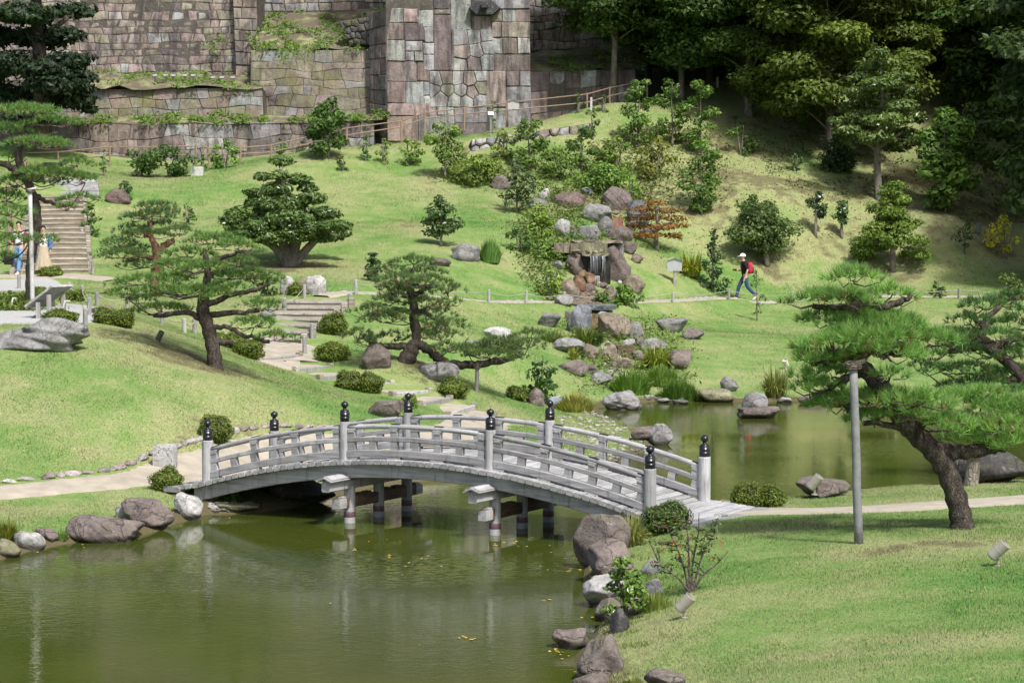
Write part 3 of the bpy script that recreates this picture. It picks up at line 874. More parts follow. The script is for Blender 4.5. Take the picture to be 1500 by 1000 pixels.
POLB = [(441,326,'brown'),(486,328,'grey'),(533,330,'pink'),(584,315,'pale'),(396,338,'grey'),(443,382,'olive'),(498,380,'pale'),(545,388,'pink'),(585,368,'olive'),(420,410,'pale'),(472,418,'grey'),(522,425,'grey'),(577,425,'grey'),(384,372,'grey')]
def cells_from(seeds, W, H):
    S = np.array([q[:2] for q in seeds], float); out = []
    for i in range(len(S)):
        poly = [np.array(q, dtype=float) for q in ((W[0], H[0]), (W[1], H[0]), (W[1], H[1]), (W[0], H[1]))]
        for j in np.argsort(np.linalg.norm(S - S[i], axis=1))[1:]:
            poly = clip_poly(poly, (S[i] + S[j]) / 2, S[j] - S[i])
            if len(poly) < 3: break
        if len(poly) >= 3: out.append((np.array(poly), seeds[i][2]))
    return out
def bastion(W, H, rng):
    x0, x1, y0, y1 = 192.0, 787.0, 583.0, -17.0
    f = lambda q: np.c_[(q[:, 0] - x0) / (x1 - x0) * W, (y0 - q[:, 1]) / (y0 - y1) * H]
    cells = []
    for (a, b, c, d, k) in BAST:
        j = lambda: rng.uniform(-2.2, 2.2)
        cells.append((f(np.array([(a + j(), d + j()), ((a + c) / 2, d + j()), (c + j(), d + j()), (c + j(), b + j()), ((a + c) / 2, b + j()), (a + j(), b + j())])), k))
    for q, k in cells_from(POLA, (468, 637), (124, 298)) + cells_from(POLB, (369, 607), (298, 450)):
        cells.append((f(q[::-1]), k))
    return cells
wall('broad bastion front with tall upright slabs and many-sided grey and pink stones', (567,205), (778,205), (776,-6), (565,-6), 106.8, 106.8, None, PINKS, M_WALL, .012, .04, .07, 17, .9, 10, 3.0, explicit=bastion)
# lower wall right of the bastion
wall('shaded lower wall of large squared blocks right of the bastion by the rails', (752,200), (935,175), (930,101), (764,106), 107.4, 109, lambda W, H, r: courses(W, H, 1.0, .85, r, .02, .35, .03), [('grey', 4), ('purple', 2), ('brown', 2)], M_WALL, .012, .03, .05, 18, .3)
# far upper wall
wall('far upper wall of pale rough stones behind the slender tree, partly overgrown', (772,76), (925,66), (930,-6), (772,-6), 113, 114, lambda W, H, r: courses(W, H, .66, .5, r, .08, .55, .10), [('pale', 4), ('grey', 4), ('pink', 1.5), ('olive', 1)], M_WALL, .014, .04, .06, 19, .7, 8)
# wall at the very top centre
wall('top wall of squared stones above the grassy bank between two bastions', (368,18), (572,16), (572,-8), (366,-8), 117, 117, lambda W, H, r: courses(W, H, .85, .48, r, .03, .3), [('pink', 3), ('grey', 3), ('tan', 2), ('dark', .6)], M_WALL, .014, .04, .05, 20, .3, 9)
# dark dry-stone wall beside the bastion top
wall('small dark dry-stone wall tucked behind the top of the bastion corner', (512,66), (546,66), (543,24), (500,32), 109.8, 109.0, lambda W, H, r: voronoi(W, H, .38, .36, r, .3, 1), [('dark', 5), ('grey', 1)], M_MOSSWALL, .02, .05, .08, 24, .3, foot=.05, thick=.6)
# loose boulder wall in the planting
wall('low dry wall of rounded pale boulders among the saplings on the slope', (690,224), (872,208), (872,180), (690,206), 101, 102.5, lambda W, H, r: voronoi(W, H, .46, .40, r, .3, 1), [('pale', 3), ('tan', 3), ('grey', 3), ('pink', 1)], M_ROCK, .03, .10, .12, 25, .25, 0, .8, name='boulder_wall')
# water spout in dark stone at the top of the bastion
def spout():
    p = at(710, 12, 107.2)
    root = thing('stone_spout', 'dark stone water spout jutting from the top of the bastion front', 'spout', p)
    mb = MB(); pr = np.array([(math.cos(a) * .75, math.sin(a) * .36) for a in np.arange(6) * math.pi / 3])
    i = np.arange(6)
    mb.add(np.vstack([np.c_[pr[:, 0], np.full(6, .3), pr[:, 1]], np.c_[pr[:, 0] * .95, np.full(6, -.25), pr[:, 1] * .95]]), [np.stack([i, (i + 1) % 6, (i + 1) % 6 + 6, i + 6], 1), np.array([i[::-1]]), np.array([i + 6])])
    link('spout_block', mb.build('spout_block'), M_ROCK, root, (0, 0.1, 0), (.06, .06, .065))
    mb = MB(); box(mb, (0, -.45, -.04), (.13, 0, 0), (0, .35, 0), (0, 0, .05)); box(mb, (-.12, -.45, .06), (.03, 0, 0), (0, .35, 0), (0, 0, .1)); box(mb, (.12, -.45, .06), (.03, 0, 0), (0, .35, 0), (0, 0, .1))
    link('spout_channel', mb.build('spout_channel'), M_ROCK, root, (0, 0, .05), (.07, .07, .07))
spout()
# earth terraces between the walls
def terrace(name, quad, seed, mat):
    """bank surface between four (px, py, Y) corners"""
    P = [at(*q) for q in quad]
    n = 18
    s, t = np.meshgrid(np.linspace(0, 1, n), np.linspace(0, 1, n))
    Vq = (P[0] * ((1 - s) * (1 - t))[..., None] + P[1] * (s * (1 - t))[..., None] + P[2] * (s * t)[..., None] + P[3] * ((1 - s) * t)[..., None])
    r = np.random.default_rng(seed)
    Vq[..., 2] += (vnoise(Vq[..., 0], Vq[..., 1], .8, seed) - .5) * .35
    i, j = np.meshgrid(np.arange(n - 1), np.arange(n - 1)); k = (j * n + i).ravel()
    return tag(link(name, mesh(name, Vq.reshape(-1, 3), np.stack([k, k + 1, k + n + 1, k + n], 1), True), mat), kind='structure'), Vq
M_BANK, nt, b, out = newmat('bank_soil_and_weeds')
dv = N(nt, 'ShaderNodeValue'); dv.outputs[0].default_value = 0.30
c, n3 = grass_color(nt, dv.outputs[0])
c = mix(nt, (0.115, 0.088, 0.06), c, ramp(nt, noise(nt, geo_pos(nt), 1.3, 5, .65), [(.46, 0.0), (.64, 1.0)]))
nt.links.new(c, b.inputs['Base Color']); b.inputs['Roughness'].default_value = .95; bump(nt, b, n3, .7, .05)
BANKS = [terrace('grassy_bank', [(376,76,109.6), (546,72,109.2), (570,14,117), (372,18,117)], 1, M_BANK),
         terrace('grassy_bank', [(772,106,107.7), (935,102,109.2), (935,66,114), (772,78,113)], 2, M_BANK),
         terrace('grassy_bank', [(60,128,109), (386,128,108.2), (376,112,113), (60,100,114)], 3, M_BANK),
         terrace('grassy_bank', [(-20,184,106.7), (560,178,106.6), (560,168,107.6), (-20,174,108.8)], 4, M_BANK),
         terrace('grassy_bank', [(330,0,118), (800,0,118), (800,-200,190), (330,-200,190)], 5, M_BANK)]
# ------------------------------------------------------------------ the arched bridge
BA = 0.527
BU = np.array([math.cos(BA), -math.sin(BA), 0]); BV = np.array([math.sin(BA), math.cos(BA), 0]); BZ = np.array([0, 0, 1.0])
BO = np.array([-5.537, 42.037, 0])
BW, L1, L2 = 2.05, 3.015, 2.97
SL = 2 * L1 + L2
SK = [0, L1, L1 + L2, SL]
def deck(s):
    s = np.asarray(s, dtype=float)
    m = .55 + .64 * (1 - ((s - SL / 2) / (SL / 2)) ** 2)
    return np.where(s < 0, .55 + s * .16, np.where(s > SL, .55 - (s - SL) * .08, m))
def slope(s):
    return (deck(s + .02) - deck(s - .02)) / .04
bridge = thing('wooden_bridge', 'arched silver-grey wooden footbridge with black onion-shaped post caps over the pond', 'bridge', BO)
def bp(s, w, z):
    """bridge coordinates -> world relative to the bridge origin"""
    s, w, z = np.broadcast_arrays(np.asarray(s, float), np.asarray(w, float), np.asarray(z, float))
    return s[..., None] * BU + w[..., None] * BV + z[..., None] * BZ
ANG = math.atan2(BU[1], BU[0])
def sweep(name, s0, s1, w, zoff, hy, hz, mat, n=18, round_=False, b=.012):
    """timber following the arch; local x along the piece so that the grain follows it"""
    s = np.linspace(s0, s1, n)
    mb = MB()
    if round_:
        tube(mb, np.c_[s - s0, np.zeros(n), deck(s) + zoff], hy, 10)
    else:
        prof = np.array([(-hy + b, -hz), (hy - b, -hz), (hy, -hz + b), (hy, hz - b), (hy - b, hz), (-hy + b, hz), (-hy, hz - b), (-hy, -hz + b)])
        V = np.stack([np.repeat((s - s0)[:, None], 8, 1), np.repeat(prof[None, :, 0], n, 0), prof[None, :, 1] + (deck(s) + zoff)[:, None]], 2)
        i = np.arange(8)
        fq = np.concatenate([np.stack([r * 8 + i, r * 8 + (i + 1) % 8, (r + 1) * 8 + (i + 1) % 8, (r + 1) * 8 + i], 1) for r in range(n - 1)])
        mb.add(V.reshape(-1, 3), [fq[:, ::-1], np.array([i]), np.array([((n - 1) * 8 + i)[::-1]])])
    o = link(name, mb.build(name, round_), mat, bridge, tuple(bp(s0, w, 0)))
    o.rotation_euler = (0, 0, ANG)
    return o
# deck planks, one by one
rb = np.random.default_rng(5)
plank_me = []
for k in range(4):
    mb = MB(); cbox(mb, (0, 0, 0), (1.25 + .006 * k, 0, 0), (0, .0685, 0), (0, 0, .038), .010)
    plank_me.append(mb.build('deck_plank'))
s = -0.42
while s < SL + 0.78:
    o = link('deck_plank', plank_me[rb.integers(4)], M_WOOD, bridge, tuple(bp(s, BW / 2 + rb.uniform(-.014, .014), deck(s) - .038 + rb.uniform(-.004, .004))))
    o.rotation_euler = (-math.atan(float(slope(s))), 0, ANG + math.pi / 2)
    s += .152
mb = MB(); cbox(mb, (0, 0, 0), (1.32, 0, 0), (0, .17, 0), (0, 0, .05), .02)
o = link('sill_plank', mb.build('sill_plank'), M_WOOD, bridge, tuple(bp(SL + .95, BW / 2, deck(SL + .9) - .06))); o.rotation_euler = (0, 0, ANG + math.pi / 2 - .03)
o = link('sill_plank', mb.build('sill_plank'), M_WOOD, bridge, tuple(bp(-.62, BW / 2, deck(-.5) - .07))); o.rotation_euler = (0, 0, ANG + math.pi / 2)
# girders
for w, m in ((0.0, M_WOOD), (BW / 2, M_DARKWOOD), (BW, M_DARKWOOD)):
    sweep('girder', -.25, SL + .3, w, -.076 - .125, .085, .122, m, 40)
# posts with caps
def cap_mesh(h):
    pr = [(.225, 0), (.225, .15), (.238, .155), (.238, .205), (.225, .21), (.225, .31), (.238, .315), (.238, .36), (.225, .365), (.222, .50), (.205, .535), (.16, .565), (.09, .585), (.085, .66), (.11, .685), (.165, .735), (.187, .80), (.175, .865), (.13, .92), (.06, .96), (.02, .985), (.004, 1.0)]
    mb = MB(); lathe(mb, [(r * h, z * h) for r, z in pr], n=20)
    return mb.build('post_cap', True)
CAP = {0: cap_mesh(.385), 1: cap_mesh(.365)}
def post_mesh(r, h0, h1):
    mb = MB(); lathe(mb, [(r * .96, -h0), (r, -h0 + .02), (r, h1 - .012), (r - .012, h1)], n=18)
    return mb.build('post', False)
PM = {0: post_mesh(.104, .30, .755), 1: post_mesh(.088, .30, .672)}
for w in (0, BW):
    for k in range(4):
        e = 0 if k in (0, 3) else 1
        h = .755 if e == 0 else .672
        post = link('post', PM[e], M_UPWOOD, bridge, tuple(bp(SK[k], w, deck(SK[k]))))
        post.rotation_euler = (0, 0, k * 1.3 + w)
        link('post_cap', CAP[e], M_BLACK, post, (0, 0, h - .004))
# rails, struts and blocks between the posts
strut_s = MB(); cbox(strut_s, (0, 0, 0), (.068, 0, 0), (0, .04, 0), (0, 0, .14), .006); strut_s = strut_s.build('strut')
strut_l = MB(); cbox(strut_l, (0, 0, 0), (.066, 0, 0), (0, .042, 0), (0, 0, .195), .006); strut_l = strut_l.build('rail_post')
saddle = MB(); cbox(saddle, (0, 0, 0), (.062, 0, 0), (0, .05, 0), (0, 0, .02), .006); cbox(saddle, (0, 0, .035), (.085, 0, 0), (0, .045, 0), (0, 0, .018), .008); saddle = saddle.build('saddle_block')
plate = MB(); cbox(plate, (0, 0, 0), (.09, 0, 0), (0, .03, 0), (0, 0, .006), .003); plate = plate.build('joint_plate')
block = MB(); V = []
box(block, (0, 0, 0), (.13, 0, 0), (0, .05, 0), (0, 0, .017)); block = block.build('rail_block')
for w in (0, BW):
    for k in range(3):
        a, b_ = SK[k] + .07, SK[k + 1] - .07
        sweep('top_rail', a, b_, w, .565, .045, .045, M_WOOD, 14, True)
        sweep('middle_rail', a - .015, b_ + .015, w, .345, .046, .042, M_WOOD, 14)
        sweep('bottom_rail', a - .015, b_ + .015, w, .098, .055, .064, M_WOOD, 14)
        n = 7
        ss = np.linspace(a + .09, b_ - .09, n)
        for q, sx in enumerate(ss):
            rot = (0, -math.atan(float(slope(sx))), ANG)
            o = link('strut', strut_s, M_WOOD, bridge, tuple(bp(sx, w, deck(sx) + .235))); o.rotation_euler = rot
            o.scale = (1, 1, .62)
            if q % 2 == 0:
                o = link('rail_post', strut_l, M_WOOD, bridge, tuple(bp(sx, w, deck(sx) + .435))); o.rotation_euler = rot; o.scale = (1, .95, .35)
                o = link('saddle_block', saddle, M_WOOD, bridge, tuple(bp(sx, w, deck(sx) + .488))); o.rotation_euler = rot
                o = link('joint_plate', plate, M_BLACK, bridge, tuple(bp(sx + .03, w, deck(sx + .03) + .609))); o.rotation_euler = rot
                o = link('rail_block', block, M_WOOD, bridge, tuple(bp(sx, w, deck(sx) + .017))); o.rotation_euler = rot
# piers: two rows of three round pillars, cap beams with little roofs, through ties
pil = MB(); lathe(pil, [(.098, -.85), (.098, .66)], n=18); pil = pil.build('pillar', False)
band = MB(); lathe(band, [(.0985, .10), (.1015, .105), (.1015, .195), (.0985, .20)], n=18); band = band.build('pillar_band', True)
foot = MB(); lathe(foot, [(.0975, -.8), (.1005, -.8), (.1005, .098), (.0975, .102)], n=18); foot = foot.build('pillar_foot', True)
M_FOOT = plain('grey_pillar_sleeve', (.27, .265, .26), .6, .2, 9)
for k in (1, 2):
    for j in range(3):
        w = .1 + j * .925
        p = link('pillar', pil, M_UPWOOD, bridge, tuple(bp(SK[k] + .03, w, 0)))
        link('pillar_band', band, M_BAND, p); link('pillar_foot', foot, M_FOOT, p)
    zb = float(deck(SK[k])) - .076 - .25 - .095
    mb = MB(); cbox(mb, (0, 0, 0), (1.66, 0, 0), (0, .085, 0), (0, 0, .09), .02)
    cb = link('cap_beam', mb.build('cap_beam'), M_WOOD, bridge, tuple(bp(SK[k] + .03, BW / 2, zb + .0))); cb.rotation_euler = (0, 0, ANG + math.pi / 2)
    for sgn in (-1, 1):
        # little gabled roof over the projecting end
        for side in (-1, 1):
            for lay in range(2):
                mb = MB(); cbox(mb, (0, 0, 0), (.30 - .02 * lay, 0, 0), (0, .082 - .012 * lay, 0), (0, 0, .012), .004)
                o = link('roof_board', mb.build('roof_board'), M_WOOD, cb, (sgn * (1.42 - .02 * lay), side * .080, .126 + lay * .024))
                o.rotation_euler = (-side * .42, 0, 0)
        mb = MB(); pr = np.array([(-.083, 0), (.083, 0), (.083, .01), (0, .075), (-.083, .01)])
        V = np.vstack([np.c_[np.full(5, -.24), pr], np.c_[np.full(5, .24), pr]]); i = np.arange(5)
        mb.add(V, [np.stack([i, (i + 1) % 5, (i + 1) % 5 + 5, i + 5], 1), np.array([i[::-1]]), np.array([i + 5])])
        link('gable_block', mb.build('gable_block'), M_WOOD, cb, (sgn * 1.40, 0, .088))
    mb = MB(); cbox(mb, (0, 0, 0), (1.34, 0, 0), (0, .052, 0), (0, 0, .095), .008)
    tie = link('tie_beam', mb.build('tie_beam'), M_DARKWOOD, bridge, tuple(bp(SK[k] + .03, BW / 2, .365))); tie.rotation_euler = (0, 0, ANG + math.pi / 2)
    for sgn in (-1, 1):
        mb = MB(); cbox(mb, (0, 0, 0), (.11, 0, 0), (0, .08, 0), (0, 0, .085), .008); cbox(mb, (-sgn * .04, 0, .10), (.06, 0, 0), (0, .07, 0), (0, 0, .025), .006)
        link('tie_end', mb.build('tie_end'), M_WOOD, tie, (sgn * 1.24, 0, 0))
    for w in (.35, .62, 1.25, 1.6):
        mb = MB(); cbox(mb, (0, 0, 0), (.09, 0, 0), (0, .06, 0), (0, 0, .022), .004)
        o = link('wedge_block', mb.build('wedge_block'), M_DARKWOOD, tie, (w - BW / 2, 0, .118))
# abutment post and wall under the left end
for s_, w in ((-.12, -.06), (-.12, BW)):
    mb = MB(); cbox(mb, (0, 0, 0), (.06, 0, 0), (0, .06, 0), (0, 0, .35), .01)
    o = link('abutment_post', mb.build('abutment_post'), M_UPWOOD, bridge, tuple(bp(s_, w, -.06))); o.rotation_euler = (0, 0, ANG)
mb = MB(); box(mb, (0, 0, 0), (.06, 0, 0), (0, BW / 2, 0), (0, 0, .42))
o = link('abutment_board', mb.build('abutment_board'), M_DARKWOOD, bridge, tuple(bp(.02, BW / 2, -.02))); o.rotation_euler = (0, 0, ANG)
# ------------------------------------------------------------------ foliage builders
def unit(a):
    return a / (np.linalg.norm(a, axis=-1, keepdims=True) + 1e-9)
def leaf_quads(P, Nrm, size, rng, aspect=.5, fold=0.0):
    """one rhombic leaf per point"""
    n = len(P)
    t = unit(np.cross(Nrm, rng.standard_normal((n, 3))))
    bq = np.cross(Nrm, t)
    sz = (size * rng.uniform(.65, 1.3, n))[:, None]
    V = np.stack([P - t * sz, P + bq * sz * aspect - Nrm * sz * .12, P + t * sz, P - bq * sz * aspect - Nrm * sz * .12], 1)
    tint = np.repeat(np.clip(rng.normal(.5, .2, n), 0, 1), 4)
    return V.reshape(-1, 3), np.arange(4 * n).reshape(n, 4), tint
def clump_pts(c, r, n, rng, shell=.55):
    d = unit(rng.standard_normal((n, 3)))
    rad = shell + (1 - shell) * rng.random(n) ** .7
    wob = 1 + .18 * np.sin(d @ rng.standard_normal((3, 1)) * 4 + rng.uniform(0, 6))[:, 0]
    return c + d * (rad * wob)[:, None] * r, d
def crown_mesh(name, clumps, size, dens, rng, aspect=.5, upw=.7, shell=.5, tintvar=.14):
    """clumps: (centre, radii); dens leaves per square metre of clump surface"""
    mb = MB()
    for c, r in clumps:
        c, r = np.asarray(c, float), np.broadcast_to(np.asarray(r, float), (3,))
        area = 4 * math.pi * ((r[0] * r[1]) ** 1.6 / 3 + (r[0] * r[2]) ** 1.6 / 3 + (r[1] * r[2]) ** 1.6 / 3) ** (1 / 1.6)
        n = max(10, int(area * dens))
        P, d = clump_pts(c, r, n, rng, shell)
        Nn = unit(d * .8 + np.array([0, 0, upw]) + rng.standard_normal((n, 3)) * .55)
        V, f, t = leaf_quads(P, Nn, size, rng, aspect)
        mb.add(V, f, np.clip(t + rng.normal(0, tintvar), 0, 1))
    return mb.build(name)
def tuft_mesh(mb, P, D, nn, length, width, rng, spread=.75, tint=.5):
    """needle brushes at P pointing along D"""
    n = len(P)
    dirs = unit(D[:, None, :] + rng.standard_normal((n, nn, 3)) * spread)
    L = length * rng.uniform(.7, 1.2, (n, nn, 1))
    base = P[:, None, :] + dirs * L * .06
    side = unit(np.cross(dirs, rng.standard_normal((n, nn, 3)))) * width * .5
    V = np.stack([base - side, base + side, base + dirs * L], 2).reshape(-1, 3)
    tt = np.clip(np.repeat(rng.normal(tint, .22, n), nn * 3) + np.repeat(rng.normal(0, .08, n * nn), 3), 0, 1)
    mb.add(V, np.arange(len(V)).reshape(-1, 3), tt)
def path_px(pp, Y, rng=None, dy=None):
    return np.array([at(p[0], p[1], Y + (p[2] if len(p) > 2 else 0)) for p in pp])

def pine(label, base, Y, trunk, limbs, pads, color, seed, group=None, bark=None, nlen=.11, nwid=.010, tuf=75, nn=16, spreadY=.75, rmul=1.0, cat='pine tree'):
    """trunk / limbs: pixel polylines with pixel radii; pads: (cx, cy, rx, ry[, dy]) pixels"""
    rng = np.random.default_rng(seed)
    bark = bark or M_BARK
    s = F / Y
    B = at(base[0], base[1], Y)
    B[2] = float(height(B[0], B[1]))
    root = thing('pine_tree', label, cat, B, group)
    TP = spline(path_px(trunk, Y), 6); 
    TP[0, 2] = min(TP[0, 2], B[2] - .15)
    TR = np.interp(np.linspace(0, 1, len(TP)), np.linspace(0, 1, len(trunk)), [p[3] if len(p) > 3 else 5 for p in trunk]) / s
    TR *= 1 + .09 * np.sin(np.arange(len(TR)) * 1.9 + seed) 
    mb = MB(); tube(mb, TP - B, TR, 12)
    link('trunk', mb.build('trunk', True), bark, root)
    LP = []
    mbl = MB()
    for lb in limbs:
        P = spline(path_px(lb, Y), 5)
        P[1:-1] += rng.normal(0, .02, (len(P) - 2, 3))
        R = np.interp(np.linspace(0, 1, len(P)), np.linspace(0, 1, len(lb)), [p[3] if len(p) > 3 else 4 for p in lb]) / s
        tube(mbl, P - B, R, 9)
        LP.append(P)
    allP = np.vstack([TP[len(TP) // 3:]] + LP) if LP else TP[len(TP) // 3:]
    mt, mw, md_ = MB(), MB(), MB()
    xs = [p[0] for p in pads]; half = (max(xs) - min(xs)) / 2 / s
    for q in pads:
        cx, cy, rx, ry = q[:4]
        dy = q[4] if len(q) > 4 else rng.uniform(-1, 1) * half * spreadY * (1 - .5 * abs(cx - (max(xs) + min(xs)) / 2) / (half * s + 1e-6))
        Yp = Y + dy
        c = at(cx, cy, Yp)
        r_ = rx / F * Yp * rmul; h_ = max(ry / F * Yp, .06) * .95
        # limb to the pad
        dist = np.linalg.norm((allP - c) * (1, 1, 1.6), axis=1) + 3.0 * np.maximum(allP[:, 2] - c[2] + h_ * .5, 0)
        a = allP[np.argmin(dist)]
        low = c - (0, 0, h_ * .75)
        m1 = a * .55 + low * .45 + np.array([0, 0, -.12 * np.linalg.norm(low - a)]) + rng.normal(0, .05, 3)
        P = spline([a, m1, low], 5)
        r0 = max(.012, .020 * np.linalg.norm(low - a) ** .7)
        tube(mbl, P - B, np.linspace(r0, .012, len(P)), 6)
        # tufts over a low dome with a ragged outline
        n = max(16, int(math.pi * r_ * r_ * tuf * 1.45))
        th = rng.uniform(0, 2 * math.pi, n)
        ph = rng.uniform(0, 6.28, 3)
        rim = 1 + .16 * np.sin(2 * th + ph[0]) + .14 * np.sin(3 * th + ph[1]) + .10 * np.sin(5 * th + ph[2])
        rr = np.sqrt(rng.random(n)) * rim
        dome = 1 - np.clip(rr, 0, 1.15) ** 2
        bumpz = .35 * np.sin(rr * 5 + th * 2 + ph[0]) * .5
        P = np.stack([r_ * rr * np.cos(th), r_ * rr * np.sin(th) * .95, h_ * (dome + bumpz - .35) + rng.normal(0, h_ * .16, n)], 1) + c
        out_ = np.stack([np.cos(th) * rr, np.sin(th) * rr, np.full(n, 1.15)], 1)
        tuft_mesh(mt, P - B, unit(out_ + rng.standard_normal((n, 3)) * .3), nn, nlen, nwid, rng, .5, .5 + rng.normal(0, .07))
        kd = rng.random(n) < .07
        if kd.sum() > 1: tuft_mesh(md_, P[kd] - B - (0, 0, h_ * .12), unit(out_[kd] + rng.standard_normal((kd.sum(), 3)) * .6), nn, nlen * .9, nwid, rng, .8, .5)
        # twigs under the pad
        k = max(5, int(r_ * 13))
        tp = rng.choice(n, min(k, n), replace=False)
        for t in tp:
            e = P[t] - (0, 0, .03)
            st = low + (e - low) * rng.uniform(0, .25)
            md = (st + e) / 2 + np.array([0, 0, -.05]) + rng.normal(0, .025, 3)
            tube(mw, np.array([st, md, e]) - B, [.014, .010, .006], 4, cap=False)
    link('branches', mbl.build('branches', True), bark, root)
    tag(link('twigs', mw.build('twigs', True), M_TWIG, root), kind='stuff')
    link('needles', mt.build('needles'), M_NEEDLE, root, color=color)
    if md_.n: link('dry_needles', md_.build('dry_needles'), M_NEEDLE, root, color=(.24,.15,.055))
    return root

# pines --------------------------------------------------------------
pine('wide layered pine with bare grey-brown trunk on the left lawn above the bridge', (315,542), 52,
     [(316,545,0,12),(313,515,0,10.5),(305,480,0,10),(297,452,0,9.5),(301,425,0,7),(304,400,0,5),(301,372,0,4)],
     [[(299,470,0,5),(270,458,0,4),(225,462,0,3)],[(300,448,0,5),(340,432,0,4),(372,424,0,3),(395,415,0,2)],[(303,462,0,5),(345,458,0,4),(380,455,0,3)],
      [(306,478,0,4),(335,480,0,3.5),(360,492,0,3),(395,500,0,3)],[(310,498,0,6),(340,502,0,4)],[(302,392,0,4),(330,376,0,3),(360,367,0,2)]],
     [(313,351,48,9),(277,370,38,9),(344,361,36,8),(355,384,24,8),(265,388,46,9),(299,392,40,9),(212,411,46,10),(240,424,34,8),(288,428,56,10),(360,402,50,9),(383,411,30,8),
      (330,420,30,9),(187,430,36,9),(240,452,46,8),(383,447,36,9),(372,473,38,9),(402,493,30,9),(330,404,30,8),(255,408,34,8),(205,440,24,7)],
     (.135,.25,.065), 31, nlen=.13, nwid=.013, tuf=62, nn=14)
pine('reddish-barked pine half hidden behind the wide layered pine on the left', (226,412), 68,
     [(226,414,0,7),(229,385,0,7),(229,365,0,6),(222,348,0,4),(219,325,0,3)], [[(230,368,0,6),(243,358,0,5),(256,352,0,4)],[(224,352,0,4),(212,340,0,3),(205,332,0,3)],[(228,380,0,4),(200,372,0,3),(180,365,0,3)]],
     [(227,303,34,8),(218,315,36,8),(246,312,28,8),(260,338,28,8),(193,336,26,8),(212,343,36,8),(176,356,32,9),(178,372,34,9),(198,366,30,8),(158,372,18,8),(212,386,40,9),(240,330,26,8),(195,320,22,7)],
     (.11,.195,.07), 32, bark=M_REDBARK, nlen=.14, nwid=.016, tuf=50, nn=12)
pine('tall pine at the left edge with curved dark trunk tied to a white pole', (42,452), 57,
     [(42,455,0,6),(43,420,0,6),(45,380,0,6.5),(53,335,0,7.5),(52,300,0,7),(44,275,0,6.5),(36,255,0,6.5),(28,235,0,5),(32,205,0,4),(40,180,0,3)],
     [[(30,258,0,7),(12,243,0,5),(-8,236,0,4)],[(30,252,0,6),(26,228,0,6),(30,215,0,4)],[(36,256,0,4),(60,244,0,3.5),(95,238,0,3)],[(54,288,0,4),(70,296,0,3),(90,300,0,3),(105,300,0,2.5)],[(38,202,0,3),(60,200,0,2.5),(85,195,0,2)]],
     [(38,162,52,10),(75,178,36,9),(8,190,36,10),(55,210,50,10),(112,238,26,8),(12,232,26,9),(90,257,48,9),(30,266,50,10),(62,252,40,9),(8,288,34,10),(20,310,38,10),(118,290,30,8),(96,304,18,6),(20,352,38,10,-1.2),(62,350,26,7,-1.4),(8,378,24,9),(125,262,22,8),(-15,330,34,10)],
     (.135,.25,.065), 33, bark=M_BARK, nlen=.13, nwid=.014, tuf=58, nn=14)
pine('dense rounded pine with forked trunk at the middle of the slope, propped at the right', (597,529), 58,
     [(594,531,0,14),(603,512,0,11),(610,495,0,7),(607,470,0,7.5),(606,445,0,6),(602,425,0,5),(604,395,0,3)],
     [[(603,508,0,6),(585,507,0,5),(560,508,0,5),(545,500,0,5),(532,492,0,4)],[(612,504,0,7),(630,512,0,7),(643,526,0,7.5),(665,534,0,6.5),(695,534,0,6),(725,530,0,5),(765,520,0,4)],
      [(608,455,0,4),(630,462,0,3.5),(655,475,0,3)],[(606,460,0,4),(585,452,0,3),(560,458,0,3)],[(605,432,0,4),(630,420,0,3),(652,422,0,2.5)],[(605,435,0,4),(590,420,0,3),(578,408,0,2.5)]],
     [(607,382,34,8),(571,396,28,8),(620,397,30,8),(585,409,42,9),(631,411,30,8),(574,423,28,8),(601,425,30,9),(655,423,26,8),(593,436,38,9),(625,444,30,9),(660,443,22,8),(545,453,28,10),(560,465,34,10),(585,461,22,8),(640,458,28,10),(660,475,28,10),(636,472,24,9),(575,492,22,9),(620,488,28,10),(648,492,30,10),(525,490,26,10),(540,500,20,9),(655,509,28,9),(687,514,42,9,-.3),(716,506,38,9,0),(736,500,30,8,.3),(722,519,44,8,-.4),(780,490,30,9,.3),(765,505,36,9,0),(615,415,24,8),(560,440,22,8)],
     (.11,.185,.06), 34, nlen=.13, nwid=.014, tuf=60, nn=14)
